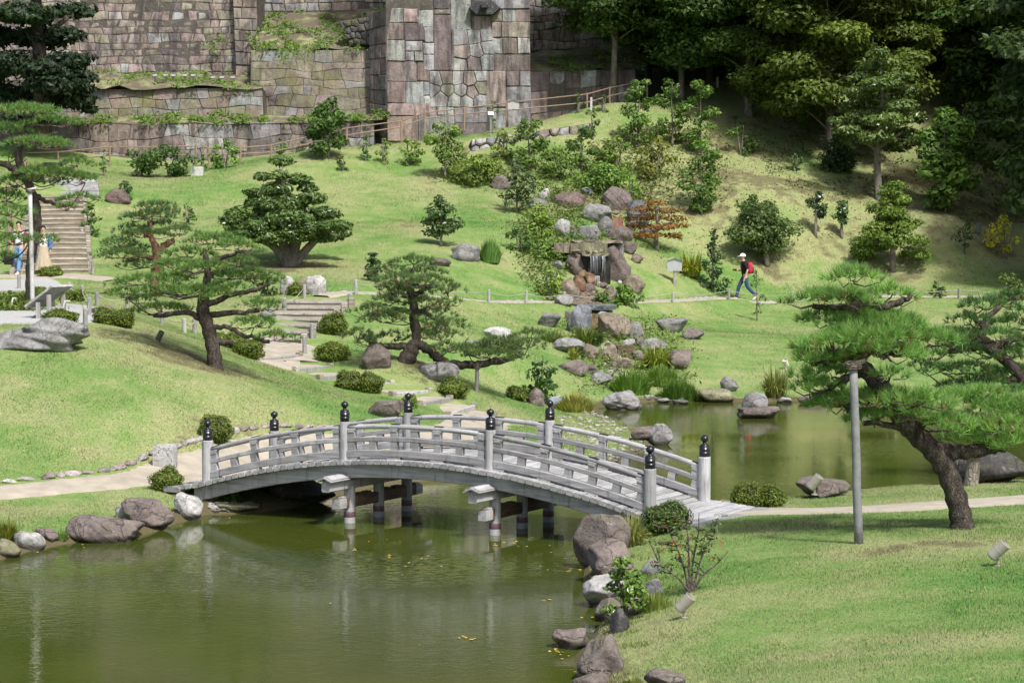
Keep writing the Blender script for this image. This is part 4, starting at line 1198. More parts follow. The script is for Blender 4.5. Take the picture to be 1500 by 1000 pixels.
PE = pine('large leaning pine with thick dark trunk in the right foreground, propped by a tall pole', (1410,779), 34.7,
     [(1410,783,0,19),(1406,750,0,16.5),(1393,705,0,15.5),(1372,665,0,16),(1338,632,0,15),(1315,602,0,15),(1292,568,0,13),(1268,542,0,12),(1250,525,0,11),(1256,492,0,9),(1250,462,0,8),(1258,436,0,7),(1276,424,0,5)],
     [[(1372,660,0,13),(1400,660,0,12),(1425,664,0,9),(1460,660,0,6)],[(1318,612,0,13),(1345,618,0,11),(1365,612,0,9),(1400,604,0,7),(1460,613,0,6),(1510,610,0,5)],[(1300,580,0,8),(1262,588,0,5),(1230,592,0,4)],
      [(1262,530,0,8),(1240,524,0,7),(1215,528,0,5),(1190,533,0,4)],[(1252,522,0,7),(1290,518,0,6),(1330,515,0,5)],[(1256,446,0,7),(1290,448,0,6),(1320,442,0,5),(1335,432,0,3)],[(1254,450,0,6),(1222,450,0,5),(1190,448,0,4)],[(1262,545,0,7),(1235,556,0,6),(1215,570,0,4)],[(1340,628,0,6),(1310,624,0,5),(1265,620,0,4)],[(1254,480,0,6),(1225,482,0,4)]],
     [(1247,406,44,13),(1197,438,46,13),(1298,432,42,13),(1240,438,42,12),(1216,468,48,12),(1288,470,58,12),(1221,504,58,14),(1275,492,76,14),(1338,492,62,14),(1208,524,52,11),(1300,516,58,11),(1364,499,36,10),(1218,546,34,10),(1303,550,24,8),(1195,568,38,12),(1240,588,58,13),(1288,582,54,13),(1340,586,58,13),(1392,588,58,13),(1437,580,48,13),(1468,598,48,13),(1502,603,44,13),(1280,613,44,11),(1392,622,44,12),(1470,622,48,12),(1425,643,50,12),(1475,650,36,11),(1262,468,44,11),(1318,474,40,10),(1180,552,26,10),(1350,606,46,12)],
     (.185,.35,.085), 35, nlen=.17, nwid=.0105, tuf=70, nn=20, spreadY=.45)
pine('second darker pine behind the leaning one at the right edge, with pale bare limbs', (1535,640), 47,
     [(1545,650,0,14),(1530,600,0,12),(1500,555,0,10),(1470,525,0,8),(1440,502,0,7),(1445,470,0,5),(1465,448,0,4)],
     [[(1470,522,0,7),(1440,498,0,7),(1415,508,0,5),(1390,515,0,4)],[(1455,510,0,6),(1480,498,0,5),(1510,495,0,4)],[(1500,555,0,6),(1460,556,0,5),(1420,562,0,4)],[(1446,480,0,5),(1425,465,0,4),(1412,455,0,3)]],
     [(1440,446,38,10),(1482,436,36,11),(1421,468,32,10),(1480,474,42,11),(1402,508,36,10),(1455,516,50,11),(1420,540,42,10),(1490,546,40,11),(1385,488,28,9),(1510,456,36,11),(1365,520,30,9),(1445,560,44,11),(1400,565,30,9),(1500,575,40,11),(1462,492,40,10),(1520,510,36,11),(1350,535,24,9),(1412,488,30,9),(1380,540,30,9)],
     (.09,.19,.055), 36, nlen=.14, nwid=.012, tuf=66, nn=15)
# props under the pines
def prop(label, p0, p1, Y, r, mat, extra=None, name='tree_prop'):
    a, b_ = at(*p0, Y), at(*p1, Y)
    a[2] = float(height(a[0], a[1])) - .1
    root = thing(name, label, 'pole', a)
    mb = MB(); n = 7
    P = np.linspace(a, b_, n) - a
    P[1:-1] += np.random.default_rng(int(p0[0])).normal(0, .002, (n - 2, 3))
    tube(mb, P, [r * (1.08 - .02 * i + .02 * math.sin(i * 2.1)) for i in range(n)], 14)
    link('pole', mb.build('pole', True), mat, root)
    mb = MB(); tube(mb, np.array([[-r * 1.3, -.02, 0], [r * 2.9, .02, .06]]) + b_ - a, [r * .62, r * .62], 10)
    link('crosspiece', mb.build('crosspiece', True), M_BARK if mat is not M_PAINTWHITE else mat, root)
    mb = MB()
    for k in range(3): tube(mb, [np.array([math.cos(t) * r * 1.9, math.sin(t) * r * 1.5, (k - 1) * .03 + .02 * math.sin(t)]) + b_ - a for t in np.linspace(0, 2 * math.pi, 10)], [.012] * 10, 4)
    link('rope_binding', mb.build('rope_binding', True), M_TWIG, root)
    return root
M_POLE = plain('bluish_grey_pole', (.19,.195,.195), .75, .3, 6, .5)
prop('tall bluish-grey pole propping the leaning pine in the right foreground', (1258,808), (1250,535), 33.4, .061, M_POLE)
prop('white pole standing against the tall pine at the left edge', (48,468), (44,279), 55.6, .052, M_PAINTWHITE)
prop('short forked prop under the drooping right branch of the middle pine', (698,566), (699,537), 57.7, .05, M_POSTWOOD)
prop('slanting pale log propping a low branch beside the big dark rock at the right', (1421,708), (1428,662), 42.6, .13, M_GREYBARK)

# ------------------------------------------------------------------ broadleaf trees and shrubs
def tree(name, label, base, Y, trunks, clumps, color, seed, leaf=.07, dens=95, bark=None, mat=None, cat='tree', group=None, dyr=.7, aspect=.5, upw=.7, shell=.5):
    """clumps: (cx, cy, rx, ry[, dy]) in photo pixels at depth Y"""
    rng = np.random.default_rng(seed)
    s = F / Y
    B = at(base[0], base[1], Y); B[2] = float(height(B[0], B[1]))
    root = thing(name, label, cat, B, group)
    xs = [c[0] for c in clumps]; half = max((max(xs) - min(xs)) / 2 / s, .15)
    cl = []
    for c in clumps:
        dy = c[4] if len(c) > 4 else rng.uniform(-1, 1) * half * dyr
        p = at(c[0], c[1], Y + dy)
        r = np.array([c[2], c[2] * rng.uniform(.8, 1.05), c[3]]) / s
        cl.append((p - B, r))
    mb = MB(); allP = []
    for t in trunks:
        P = spline(path_px(t, Y), 5)
        if abs(t[0][0] - base[0]) < 14 and abs(t[0][1] - base[1]) < 14: P[0, 2] -= .12
        R = np.interp(np.linspace(0, 1, len(P)), np.linspace(0, 1, len(t)), [p[3] if len(p) > 3 else 3 for p in t]) / s
        tube(mb, P - B, R, 9)
        allP.append(P[len(P) // 3:] - B)
    allP = np.vstack(allP)
    for p, r in cl:
        d = np.linalg.norm(allP - p, axis=1) + 2 * np.maximum(allP[:, 2] - p[2], 0)
        a = allP[np.argmin(d)]
        P = spline([a, (a + p) / 2 + rng.normal(0, .05, 3) * np.linalg.norm(p - a) , p], 4)
        tube(mb, P, np.linspace(max(.012, .022 * np.linalg.norm(p - a) ** .6), .008, len(P)), 5, cap=False)
    link('trunk', mb.build('trunk', True), bark or M_GREYBARK, root)
    link('crown', crown_mesh('crown', cl, leaf, dens, rng, aspect, upw, shell), mat or M_LEAF, root, color=color)
    return root
def auto_clumps(cx, cyb, w, h, n, rng, shape='round', flat=.7, size=.30):
    """clump list filling a crown box (pixels): bottom centre (cx, cyb), width, height"""
    out = []
    for k in range(n):
        t = (k + rng.uniform(.1, .9)) / n
        if shape == 'cone': wd = (1 - t) ** .8 * .5 + .05
        elif shape == 'column': wd = .5 * (math.sin(math.pi * (t * .8 + .15))) ** .6
        else: wd = .5 * math.sqrt(max(0.02, 1 - (2 * t - .85) ** 2)) if t < .92 else .18
        x = cx + rng.uniform(-1, 1) * wd * w * .8
        r = size * w * rng.uniform(.6, 1.1) * (.55 + wd)
        out.append((x, cyb - t * h, r, r * flat))
    return out
def simple_tree(name, label, px, py, w, h, color, seed, Y=None, bare=.25, n=12, shape='round', leaf=.07, dens=95, bark=None, cat='tree', group=None, trunk_r=2.2, lean=0, flat=.7, size=.30, mat=None, stems=1, aspect=.5):
    rng = np.random.default_rng(seed)
    Y = Y or gnd(px, py)[1]
    cl = auto_clumps(px + lean * .7, py - h * bare, w, h * (1 - bare), n, rng, shape, flat, size)
    tr = []
    for k in range(stems):
        o = (k - (stems - 1) / 2) * w * .10
        tr.append([(px + o * .4, py, 0, trunk_r), (px + o + lean * .3, py - h * .35, 0, trunk_r * .75), (px + o * 1.8 + lean * .7 + rng.uniform(-2, 2), py - h * .7, 0, trunk_r * .45), (px + o * 2 + lean, py - h * .93, 0, trunk_r * .2)])
    return tree(name, label, (px, py), Y, tr, cl, color, seed, leaf, dens, bark, mat, cat, group, aspect=aspect)
def mound(label, px, py, w, h, color, seed, Y=None, leaf=None, group=None, name='clipped_shrub', cat='shrub', lobes=1):
    """clipped dome of small leaves over a dark inner mass"""
    rng = np.random.default_rng(seed)
    g = gnd(px, py) if Y is None else near_y(px, Y)
    s = F / g[1]
    W, Hh = w / s, h / s
    root = thing(name, label, cat, g, group)
    mb = MB()
    D, Fc = ICO[3]
    leaf = leaf or max(.022, 1.7 / s)
    core = MB()
    for k in range(lobes):
        ox = 0 if lobes == 1 else (k - (lobes - 1) / 2) * W * .46
        wl = W / 2 if lobes == 1 else W * .29
        hl = Hh * (1 if k == 0 else rng.uniform(.85, 1.0))
        ph = rng.uniform(0, 6, 4)
        dmp = .93 + .10 * np.sin(D[:, 0] * 5 + ph[0]) + .08 * np.sin(D[:, 1] * 6 + ph[1]) + .07 * np.sin(D[:, 2] * 7 + ph[2])
        P = D * dmp[:, None] * (wl * .9, wl * .9, hl * .56) + (ox, 0, hl * .42)
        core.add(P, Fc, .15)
        n = int(2.2 * math.pi * wl * (wl + hl) * 0.62 / (leaf * leaf))
        n = min(n, 9000)
        d = unit(rng.standard_normal((n, 3)))
        wob = .97 + .10 * np.sin(d[:, 0] * 5 + ph[0]) + .08 * np.sin(d[:, 1] * 6 + ph[1]) + .07 * np.sin(d[:, 2] * 7 + ph[2]) + rng.normal(0, .05, n)
        P = d * wob[:, None] * (wl, wl, hl * .60) + (ox, 0, hl * .40)
        Nn = unit(d + rng.standard_normal((n, 3)) * .6 + (0, 0, .3))
        V, f, t = leaf_quads(P, Nn, leaf, rng, .55)
        mb.add(V, f, t)
    link('shade_core', core.build('shade_core', True), M_LEAF, root, color=np.array(color) * .5)  # solid core, leaf colour halved to stand for shade among the leaves
    link('foliage', mb.build('foliage'), M_LEAF, root, color=color)
    return root
def blades(name, label, px, py, w, h, color, seed, n=160, wid=.03, droop=.6, dome=False, Y=None, cat='grass clump', group=None, mat=None):
    """clump of arching strap leaves"""
    rng = np.random.default_rng(seed)
    g = gnd(px, py) if Y is None else near_y(px, Y)
    s = F / g[1]; W, Hh = w / s, h / s
    th = rng.uniform(0, 2 * math.pi, n); rb_ = np.sqrt(rng.random(n)) * W * (.42 if dome else .22)
    lean = rng.uniform(.15, 1.0, n) * (.45 if dome else 1)
    if dome: n_edge = 1 - .55 * (rb_ / (W * .42)) ** 2
    else: n_edge = 1.0
    d = np.stack([np.cos(th), np.sin(th), np.zeros(n)], 1)
    p0 = d * rb_[:, None]
    L = Hh * rng.uniform(.75, 1.15, n) * n_edge
    V, fs, tt = [], [], []
    K = 5
    ts = np.linspace(0, 1, K)
    side = np.stack([-np.sin(th), np.cos(th), np.zeros(n)], 1)
    out = lean * W * .5
    pts_ = []
    for t in ts:
        z = L * (1.25 * t - droop * lean * t * t * 1.2)
        pts_.append(p0 + d * (out * t ** 1.3)[:, None] + np.c_[np.zeros(n), np.zeros(n), z])
    wd = [.7, 1, .9, .6, .06]
    A = np.stack([np.stack([pts_[k] - side * wid * wd[k] * .5, pts_[k] + side * wid * wd[k] * .5], 1) for k in range(K)], 1)
    A = A.reshape(n, K * 2, 3)
    base = np.arange(n)[:, None] * K * 2
    quads = np.concatenate([np.stack([base[:, 0] + 2 * k, base[:, 0] + 2 * k + 1, base[:, 0] + 2 * k + 3, base[:, 0] + 2 * k + 2], 1) for k in range(K - 1)])
    me = mesh(name, A.reshape(-1, 3), quads, False, np.repeat(np.clip(rng.normal(.55, .22, n), 0, 1), K * 2))
    return tag(link(name, me, mat or M_LEAF, None, tuple(g - (0, 0, .03)), color), label, cat, group)

# big spreading evergreen on the hillside
tree('spreading_evergreen', 'broad cloud-pruned evergreen with thick pale forked trunk on the left hillside', (425,388), 80,
     [[(424,391,0,13),(422,372,0,9),(412,352,0,6),(400,330,0,5),(395,300,0,3)],[(428,389,0,9),(432,360,0,8),(442,338,0,6),(445,305,0,4)],[(430,388,0,7),(452,362,0,6),(470,345,0,4)],[(420,388,0,7),(402,362,0,6),(378,350,0,4),(355,335,0,3)],[(430,370,0,5),(424,330,0,5),(415,280,0,4),(412,250,0,3)]],
     [(412,236,20,7),(386,258,14,6),(436,262,22,8),(408,256,16,7),(430,340,36,13,-1),(396,346,30,11,-1),(456,334,28,11,-1),(412,302,34,14,-.6),(425,320,38,14,-.9),(384,330,30,12,-.9),(405,277,28,11),(380,300,28,12),(425,297,32,13),(458,290,20,9),(352,314,26,12),(398,325,32,13),(345,331,22,9),(368,341,24,9),(435,326,36,13),(475,313,24,11),(496,331,20,9),(462,347,26,8),(490,346,16,7),(418,344,24,8),(440,310,26,10),(385,318,24,10),(372,282,16,7),(450,275,16,8),(335,322,14,7),(508,340,10,6),(410,310,26,11),(480,330,20,8)],
     (.085,.145,.032), 41, leaf=.08, dens=300, mat=M_GLOSSLEAF, bark=M_GREYBARK, shell=.6, cat='tree')
simple_tree('young_tree', 'young dark-leaved tree with thin pale trunk alone on the middle lawn', 646,360,58,72,(.075,.135,.042),42,bare=.22,n=26,leaf=.08,dens=80,flat=.55,mat=M_GLOSSLEAF,size=.24)
tree('small_conifer', 'small dark tiered conifer left of the dense middle pine', (546,412), gnd(546,412)[1], [[(546,412,0,2),(546,370,0,1)]],
     [(546,372,9,4),(543,380,8,4),(550,384,9,4),(541,392,9,5),(549,396,10,5),(544,404,12,5),(550,408,11,5)], (.03,.075,.022), 43, leaf=.07, dens=170, bark=M_TWIG)
simple_tree('leafy_tree', 'bushy multi-stemmed tree at the hill crest below the rail fence', 478,232,60,86,(.075,.145,.030),44,bare=.12,n=22,leaf=.10,dens=75,stems=3,size=.26)
# lawn trees at the right
simple_tree('young_tree', 'pale-trunked young tree behind the walking man, dark green crown', 1124,390,98,92,(.10,.155,.05),45,bare=.28,n=34,leaf=.08,dens=85,lean=-10,trunk_r=4.2,flat=.5,size=.24)
simple_tree('young_tree', 'bright yellow-green spreading tree with short trunk on the right lawn', 1308,398,118,132,(.135,.215,.036),46,bare=.16,n=46,leaf=.085,dens=95,shape='cone',trunk_r=5,flat=.42,size=.20)
simple_tree('round_sapling', 'small round-topped sapling, left one of two on the right slope', 1195,346,32,64,(.045,.085,.028),47,bare=.42,n=10,leaf=.09,dens=80,trunk_r=2.6,mat=M_GLOSSLEAF)
simple_tree('round_sapling', 'small round-topped sapling, right one of two on the right slope', 1233,349,30,56,(.06,.125,.032),48,bare=.38,n=10,leaf=.09,dens=80,trunk_r=2.6,mat=M_GLOSSLEAF)
tree('maple_tree', 'small tiered maple turning orange beside the waterfall', (963,366), gnd(963,366)[1], [[(962,368,0,4),(961,345,0,3.4),(963,325,0,2.6),(961,305,0,2)],[(962,340,0,2.4),(945,330,0,1.6)],[(962,332,0,2.4),(985,326,0,1.6)]],
     [(958,297,20,5),(940,306,20,5),(978,308,22,5),(952,318,28,6),(990,320,20,5),(935,330,20,5),(970,332,28,6),(1000,330,14,4),(950,344,24,5),(985,345,18,5)], (.22,.105,.018), 49, leaf=.07, dens=75, bark=M_GREYBARK)
simple_tree('sapling_conifer', 'dark upright conifer-like sapling between the sign board and the walking man', 1044,427,50,92,(.040,.082,.030),50,bare=.03,n=24,shape='cone',leaf=.075,dens=75,flat=.7,size=.22)
simple_tree('sapling', 'thin straggly sapling on the near side of the middle path by the walking man', 1109,470,26,78,(.075,.13,.035),51,bare=.05,n=9,shape='column',leaf=.065,dens=45,trunk_r=1.2,size=.32)
simple_tree('yellow_sapling', 'thin sapling with bright yellow-green leaves at the right edge of the slope', 1472,380,60,66,(.62,.58,.06),52,bare=.2,n=13,leaf=.085,dens=42,trunk_r=1.2,stems=3,size=.2)  # yellow leaves, colour raised to stand for sunlight on them
simple_tree('sapling', 'slender dark sapling in the shade of the right slope', 1413,372,34,60,(.05,.10,.03),53,bare=.2,n=8,leaf=.08,dens=45,trunk_r=1.4)
# slope shrubs and saplings around the top of the garden: (px, py, w, h, colour, n, shape, label)
SL_ = [(652,262,62,80,(.085,.145,.035),16,'column','tall loose sapling in the planting right of the hill crest'),
 (700,272,70,44,(.10,.155,.035),14,'round','low bright bush at the lower left of the planting'),
 (562,240,26,40,(.105,.17,.04),8,'round','light green little bush on the crest left of two grass tufts'),
 (600,242,44,42,(.10,.165,.038),10,'round','light green shrub pair below the lower rail fence'),
 (536,236,24,38,(.055,.12,.04),8,'cone','tiny tiered conifer alone on the hill crest'),
 (500,250,26,20,(.045,.085,.028),6,'round','low dark flat bush on the hill crest'),
 (560,200,52,44,(.065,.12,.035),12,'round','dark shrub against the foot of the bastion'),
 (612,192,20,36,(.06,.12,.035),6,'round','slim little shrub at the rails right of the bastion foot'),
 (692,182,18,20,(.06,.115,.035),5,'round','small shrub by the rails below the bastion face'),
 (722,196,16,48,(.065,.13,.035),6,'column','narrow shrub right of the small white plaque'),
 (806,172,38,28,(.085,.14,.05),8,'round','pale glossy shrub at the rails right of the roofed notice board'),
 (848,165,20,28,(.05,.10,.03),6,'round','dark little shrub below the rails near the slender tree'),
 (884,164,20,26,(.05,.10,.03),6,'round','dark little shrub right below the slender tree'),
 (775,250,50,76,(.07,.125,.03),14,'column','leafy sapling in front of the low boulder wall, left part'),
 (740,235,46,44,(.10,.14,.04),10,'round','yellowish thin bush left of the low boulder wall'),
 (820,262,60,44,(.075,.13,.03),12,'round','dense low bush above the waterfall rocks on the left'),
 (853,250,46,66,(.06,.11,.03),14,'column','dark leafy sapling in front of the low boulder wall, right part'),
 (868,205,24,48,(.055,.105,.03),8,'column','thin dark sapling at the right end of the low boulder wall'),
 (935,220,54,104,(.07,.13,.032),18,'column','tall leafy sapling left of the three standing at the wood edge'),
 (985,215,50,98,(.065,.12,.03),17,'column','tall leafy sapling in the middle of three at the wood edge'),
 (1026,228,52,108,(.075,.14,.032),18,'column','tall leafy sapling right of the three standing at the wood edge'),
 (1028,316,62,108,(.065,.13,.03),18,'column','tall dark sapling on the litter slope right of the orange maple'),
 (905,250,56,50,(.085,.14,.034),12,'round','low green bush below the left tall sapling'),
 (960,262,60,60,(.12,.145,.035),12,'round','yellowish bush above the orange maple'),
 (880,282,90,36,(.085,.155,.035),14,'round','spreading bright bush over the top boulders of the waterfall'),
 (925,292,32,34,(.09,.21,.03),8,'round','vivid green bush right of the round top boulder'),
 (757,312,52,74,(.06,.095,.045),18,'column','grey-green feathery conifer left of the waterfall rocks'),
 (786,350,56,50,(.10,.165,.035),14,'round','rounded bright shrub left of the waterfall'),
 (760,368,40,36,(.055,.105,.03),9,'round','dark shrub below the rounded bright shrub'),
 (805,440,44,42,(.11,.165,.035),10,'round','yellow-green bush left of the waterfall pool'),
 (800,378,70,26,(.085,.15,.035),9,'round','low green ground bush left of the main fall'),
 (1165,250,26,24,(.055,.115,.03),7,'round','small bush alone on the shaded right slope'),
 (1085,225,44,40,(.055,.10,.028),9,'round','dark low bush at the wood edge right of the saplings'),
 (1095,330,60,44,(.055,.11,.028),11,'round','bushy dark shrub behind the pale-trunked young tree'),
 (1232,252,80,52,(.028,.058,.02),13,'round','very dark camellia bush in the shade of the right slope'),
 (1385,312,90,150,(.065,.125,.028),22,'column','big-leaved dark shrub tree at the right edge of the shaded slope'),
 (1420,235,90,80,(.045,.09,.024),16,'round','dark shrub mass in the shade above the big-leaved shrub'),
 (912,446,60,28,(.075,.145,.03),9,'round','low green bush at the pool edge right of the waterfall'),
 (885,447,46,18,(.06,.11,.025),7,'round','low dark ground bush at the pool edge above the path slab'),
 (790,588,54,62,(.035,.075,.025),12,'round','dark open shrub on the bank left of the back pond'),
 (800,592,34,38,(.085,.17,.03),8,'round','light green shrub beside the dark one on the bank of the back pond'),
 (1373,436,30,22,(.04,.085,.025),7,'round','small dark shrub on the middle path at the right'),
 (1480,440,50,38,(.06,.095,.028),9,'round','dark reddish-tipped shrub at the right end of the middle path'),
 (131,345,36,48,(.05,.10,.025),9,'round','dark shrub with a pale forked stem right of the log staircase'),
 (330,246,44,40,(.075,.155,.03),10,'round','light green shrub at the right end of the rail fence gap'),
 (296,252,22,26,(.06,.13,.03),6,'round','small green shrub beside the white box below the rails'),
 (203,259,50,40,(.045,.095,.025),9,'round','clipped dark bush below the rail fence, left of the pair'),
 (248,259,72,46,(.04,.09,.022),11,'round','clipped dark bush below the rail fence, right of the pair'),
 (153,258,18,38,(.055,.11,.03),7,'column','slim dark shrub at the left end of the rail fence'),
 (275,330,26,30,(.05,.095,.03),7,'round','small dark bush beside the top of the reddish-barked pine'),
 (182,290,34,24,(.05,.09,.035),7,'round','dark bush growing over the red-brown boulder'),
 (390,434,40,30,(.06,.10,.04),8,'round','grey-green bush left of the upright stone slabs'),
 (440,222,26,18,(.05,.10,.03),6,'round','low dark bush on the fence line left of the leafy tree'),
 (410,228,26,24,(.075,.15,.035),6,'round','little bright bush at the bend of the rail fence')]
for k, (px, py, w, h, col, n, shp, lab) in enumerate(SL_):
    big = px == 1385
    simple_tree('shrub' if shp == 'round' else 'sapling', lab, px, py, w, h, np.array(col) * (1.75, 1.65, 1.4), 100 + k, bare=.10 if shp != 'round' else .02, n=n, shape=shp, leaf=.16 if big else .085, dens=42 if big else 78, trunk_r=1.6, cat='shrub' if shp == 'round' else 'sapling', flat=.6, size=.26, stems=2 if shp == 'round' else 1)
# clipped azalea mounds
AZ = (.135,.185,.028)
for k, (px, py, w, h, lob, lab) in enumerate([(167,476,60,27,2,'clipped twin azalea mound on the left lawn edge'), (75,405,36,15,1,'small clipped bush at the foot of the log staircase'), (88,474,52,22,1,'low clipped bush behind the long grey boulder'),
    (57,440,30,20,1,'clipped bush behind the notice panel at the left'), (106,441,38,18,2,'dark clipped hedge behind the rope posts at the left'), (365,523,46,27,1,'clipped mound under the right branches of the wide left pine'), (332,508,60,22,2,'low clipped shrub behind the trunk of the wide left pine'), (433,433,24,20,1,'small clipped bush in front of the upright stone slabs'),
    (490,489,42,31,1,'clipped oval mound beside the upper sand steps'), (487,527,52,27,1,'clipped mound with a small white lamp in front'), (526,572,68,30,2,'long clipped double mound on the edge of the lower steps'), (663,580,44,27,1,'clipped mound right of the lower steps'),
    (756,585,32,20,1,'small clipped mound behind the bridge, left of the back pond'), (315,646,50,38,1,'round clipped shrub behind the first post cap of the bridge'), (246,717,48,33,1,'bright clipped shrub at the left end of the bridge'), (601,597,22,20,1,'small bush half hidden behind the tall back post cap'),
    (1112,742,78,36,2,'low azalea on the bank right of the bridge end')]):
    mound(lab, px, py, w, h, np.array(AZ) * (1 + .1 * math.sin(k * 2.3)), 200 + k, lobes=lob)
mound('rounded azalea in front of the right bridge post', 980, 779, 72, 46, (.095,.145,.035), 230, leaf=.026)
# strap-leaved clumps and reeds
BL = [(1011,404,62,34,(.21,.24,.03),150,.075,'yellow-green strap-leaved clump behind the sign board'),(962,540,66,36,(.19,.23,.035),150,.06,'yellow-striped strap-leaved clump among the lower cascade rocks'),
 (840,528,24,18,(.26,.27,.05),60,.05,'small pale yellow clump left of the lower cascade'),(872,507,36,22,(.045,.09,.02),90,.05,'dark tuft in the middle of the cascade below the path'),
 (1136,582,62,46,(.15,.175,.045),220,.035,'drooping grass clump on the far bank behind the leaning pine'),(924,576,64,44,(.085,.16,.028),240,.045,'green tufted shrub on the left side of the stream mouth'),
 (995,590,66,44,(.055,.105,.018),240,.045,'dark green tufted shrub at the water right of the stream mouth'),(968,562,50,36,(.10,.17,.035),180,.045,'mid green tuft between the two shrubs at the stream mouth'),
 (842,602,60,36,(.19,.20,.055),200,.04,'yellowish reeds at the corner of the back pond'),(905,600,44,24,(.18,.175,.05),140,.035,'low yellowish grass on the layered rock at the back pond'),
 (718,384,34,44,(.085,.165,.04),170,.05,'upright feathery bush beside the grey boulder on the middle lawn'),(925,800,66,50,(.21,.23,.06),190,.022,'pale green grass clump on the rocks at the right bridge end'),
 (960,893,52,42,(.13,.17,.04),90,.016,'thin grass tuft between the foreground rocks and the spotlight'),(858,505,50,30,(.12,.16,.04),120,.045,'soft grass clump left of the cascade'),(808,500,50,18,(.13,.17,.04),90,.05,'low yellow-green clump at the left of the cascade rocks'),
 (10,790,46,30,(.15,.17,.03),140,.022,'mossy grass tuft hanging over the bank at the left edge'),(88,788,28,16,(.11,.17,.04),80,.02,'small green tuft between the shore rocks at the left'),(345,735,60,22,(.05,.09,.025),130,.03,'dark fern clump in the shade under the bridge'),
 (925,1005,40,22,(.14,.16,.05),90,.016,'dry grass tuft between the nearest two foreground rocks'),(898,850,40,18,(.15,.16,.06),100,.016,'dry grass tuft on the brown foreground rock'),(1030,592,26,16,(.12,.16,.04),70,.04,'little tuft on the far shore stones')]
for k, (px, py, w, h, col, n, wid, lab) in enumerate(BL):
    dm = 'tufted' in lab or 'tuft between' in lab or 'reeds' in lab or 'feathery' in lab
    blades('grass_clump', lab, px, py, w, h * (.74 if dm else 1), np.array(col) * (1.55 if dm else 1.1), 300 + k, n=int(n * (3 if dm else 1.3)), wid=wid, dome=dm, droop=.95 if 'strap' in lab or 'drooping' in lab or 'clump on the rocks' in lab else .6)
# foreground saplings
tree('sapling', 'bright green leafy sapling on the foreground rocks', (918,908), gnd(918,908)[1], [[(918,910,0,4),(915,880,0,3),(905,850,0,2),(912,820,0,1.2)],[(915,885,0,2.5),(938,865,0,1.6)],[(914,888,0,2),(895,892,0,1.5)]],
     [(912,822,16,10),(905,840,18,10),(926,842,18,9),(900,858,16,9),(930,862,20,10),(915,866,18,9),(940,868,12,8),(895,892,18,7),(940,884,12,8),(925,882,14,9)], (.11,.20,.03), 61, leaf=.042, dens=420, bark=M_BARK, mat=M_GLOSSLEAF, dyr=.8)
rs = np.random.default_rng(62)
stems = []
for dx, hh, ln in [q for q in ((-60,70,.9),(-70,52,1),(-20,80,1),(48,98,1),(-48,84,1),(2,70,1),(66,40,1),(-28,58,1),(20,62,1),(-35,95,.7),(-10,112,.4),(12,118,.5),(35,88,.8),(-45,40,1.0),(55,62,1.0),(25,100,.6)) if q[0] in (-35,-10,12,35,-45,55)]:
    stems.append([(1012 + dx * .05, 868, 0, 2.0), (1012 + dx * .3, 868 - hh * .4, 0, 1.6), (1012 + dx * .65 + rs.uniform(-5, 5), 868 - hh * .72, 0, 1.0), (1012 + dx, 868 - hh, 0, .5)])
cl = [(1012 + rs.uniform(-62, 40), 868 - rs.uniform(28, 108), rs.uniform(4, 9), rs.uniform(3, 6)) for _ in range(70)]
sh_ = tree('bare_shrub', 'open twiggy azalea with few leaves and red tips on the front lawn edge', (1012,868), gnd(1012,868)[1], stems, cl, (.10,.16,.045), 62, leaf=.024, dens=260, bark=M_TWIG, cat='shrub')
rt = np.random.default_rng(63)
Bsh = np.array(sh_.location)
Pt = np.array([at(1012 + rt.uniform(-60, 45), 868 - rt.uniform(40, 105), gnd(1012, 868)[1] + rt.uniform(-.4, .4)) for _ in range(16)]) - Bsh
Pt = (Pt[:, None, :] + rt.normal(0, .02, (16, 7, 3))).reshape(-1, 3)
Vt, ft, tt = leaf_quads(Pt, unit(rt.standard_normal((len(Pt), 3))), .02, rt)
link('red_leaves', mesh('red_leaves', Vt, ft, False, tt), M_LEAF, sh_, color=(.38,.07,.05))
# climbing weeds on the boulder tops and undergrowth: nobody could count these
def scatter_leaves(name, pxpoly, n, size, color, seed, hgt=.25, lo=None, cluster=14):
    rng = np.random.default_rng(seed)
    xs, ys = [p[0] for p in pxpoly], [p[1] for p in pxpoly]
    poly = np.array(pxpoly, dtype=float)
    P = []
    while len(P) < n // cluster:
        a, b_ = rng.uniform(min(xs), max(xs)), rng.uniform(min(ys), max(ys))
        if inside(np.array([a]), np.array([b_]), poly)[0]:
            P.append(gnd(a, b_))
    P = np.array(P)
    Q = (P[:, None, :] + rng.normal(0, 1, (len(P), cluster, 3)) * (hgt * 1.2, hgt * 1.2, hgt * .4) + (0, 0, hgt * .5)).reshape(-1, 3)
    V, f, t = leaf_quads(Q, unit(rng.standard_normal((len(Q), 3)) * .6 + (0, 0, 1)), size, rng)
    return tag(link(name, mesh(name, V, f, False, t), M_LEAF, color=color), kind='stuff')
scatter_leaves('undergrowth', [(610,262),(700,232),(870,216),(920,190),(1050,190),(1060,300),(940,300),(800,290),(690,276)], 6000, .08, (.11,.145,.04), 71, .3)
scatter_leaves('undergrowth', [(760,290),(840,280),(850,370),(790,440),(760,400)], 4500, .07, (.10,.16,.035), 72, .22)
scatter_leaves('undergrowth', [(1050,170),(1500,200),(1500,330),(1150,280)], 3500, .08, (.085,.115,.035), 73, .2)
scatter_leaves('undergrowth', [(0,440),(50,436),(62,455),(0,456)], 1800, .06, (.12,.17,.03), 74, .18)
scatter_leaves('undergrowth', [(820,470),(1000,470),(1010,560),(850,580)], 5200, .06, (.13,.19,.04), 75, .2)
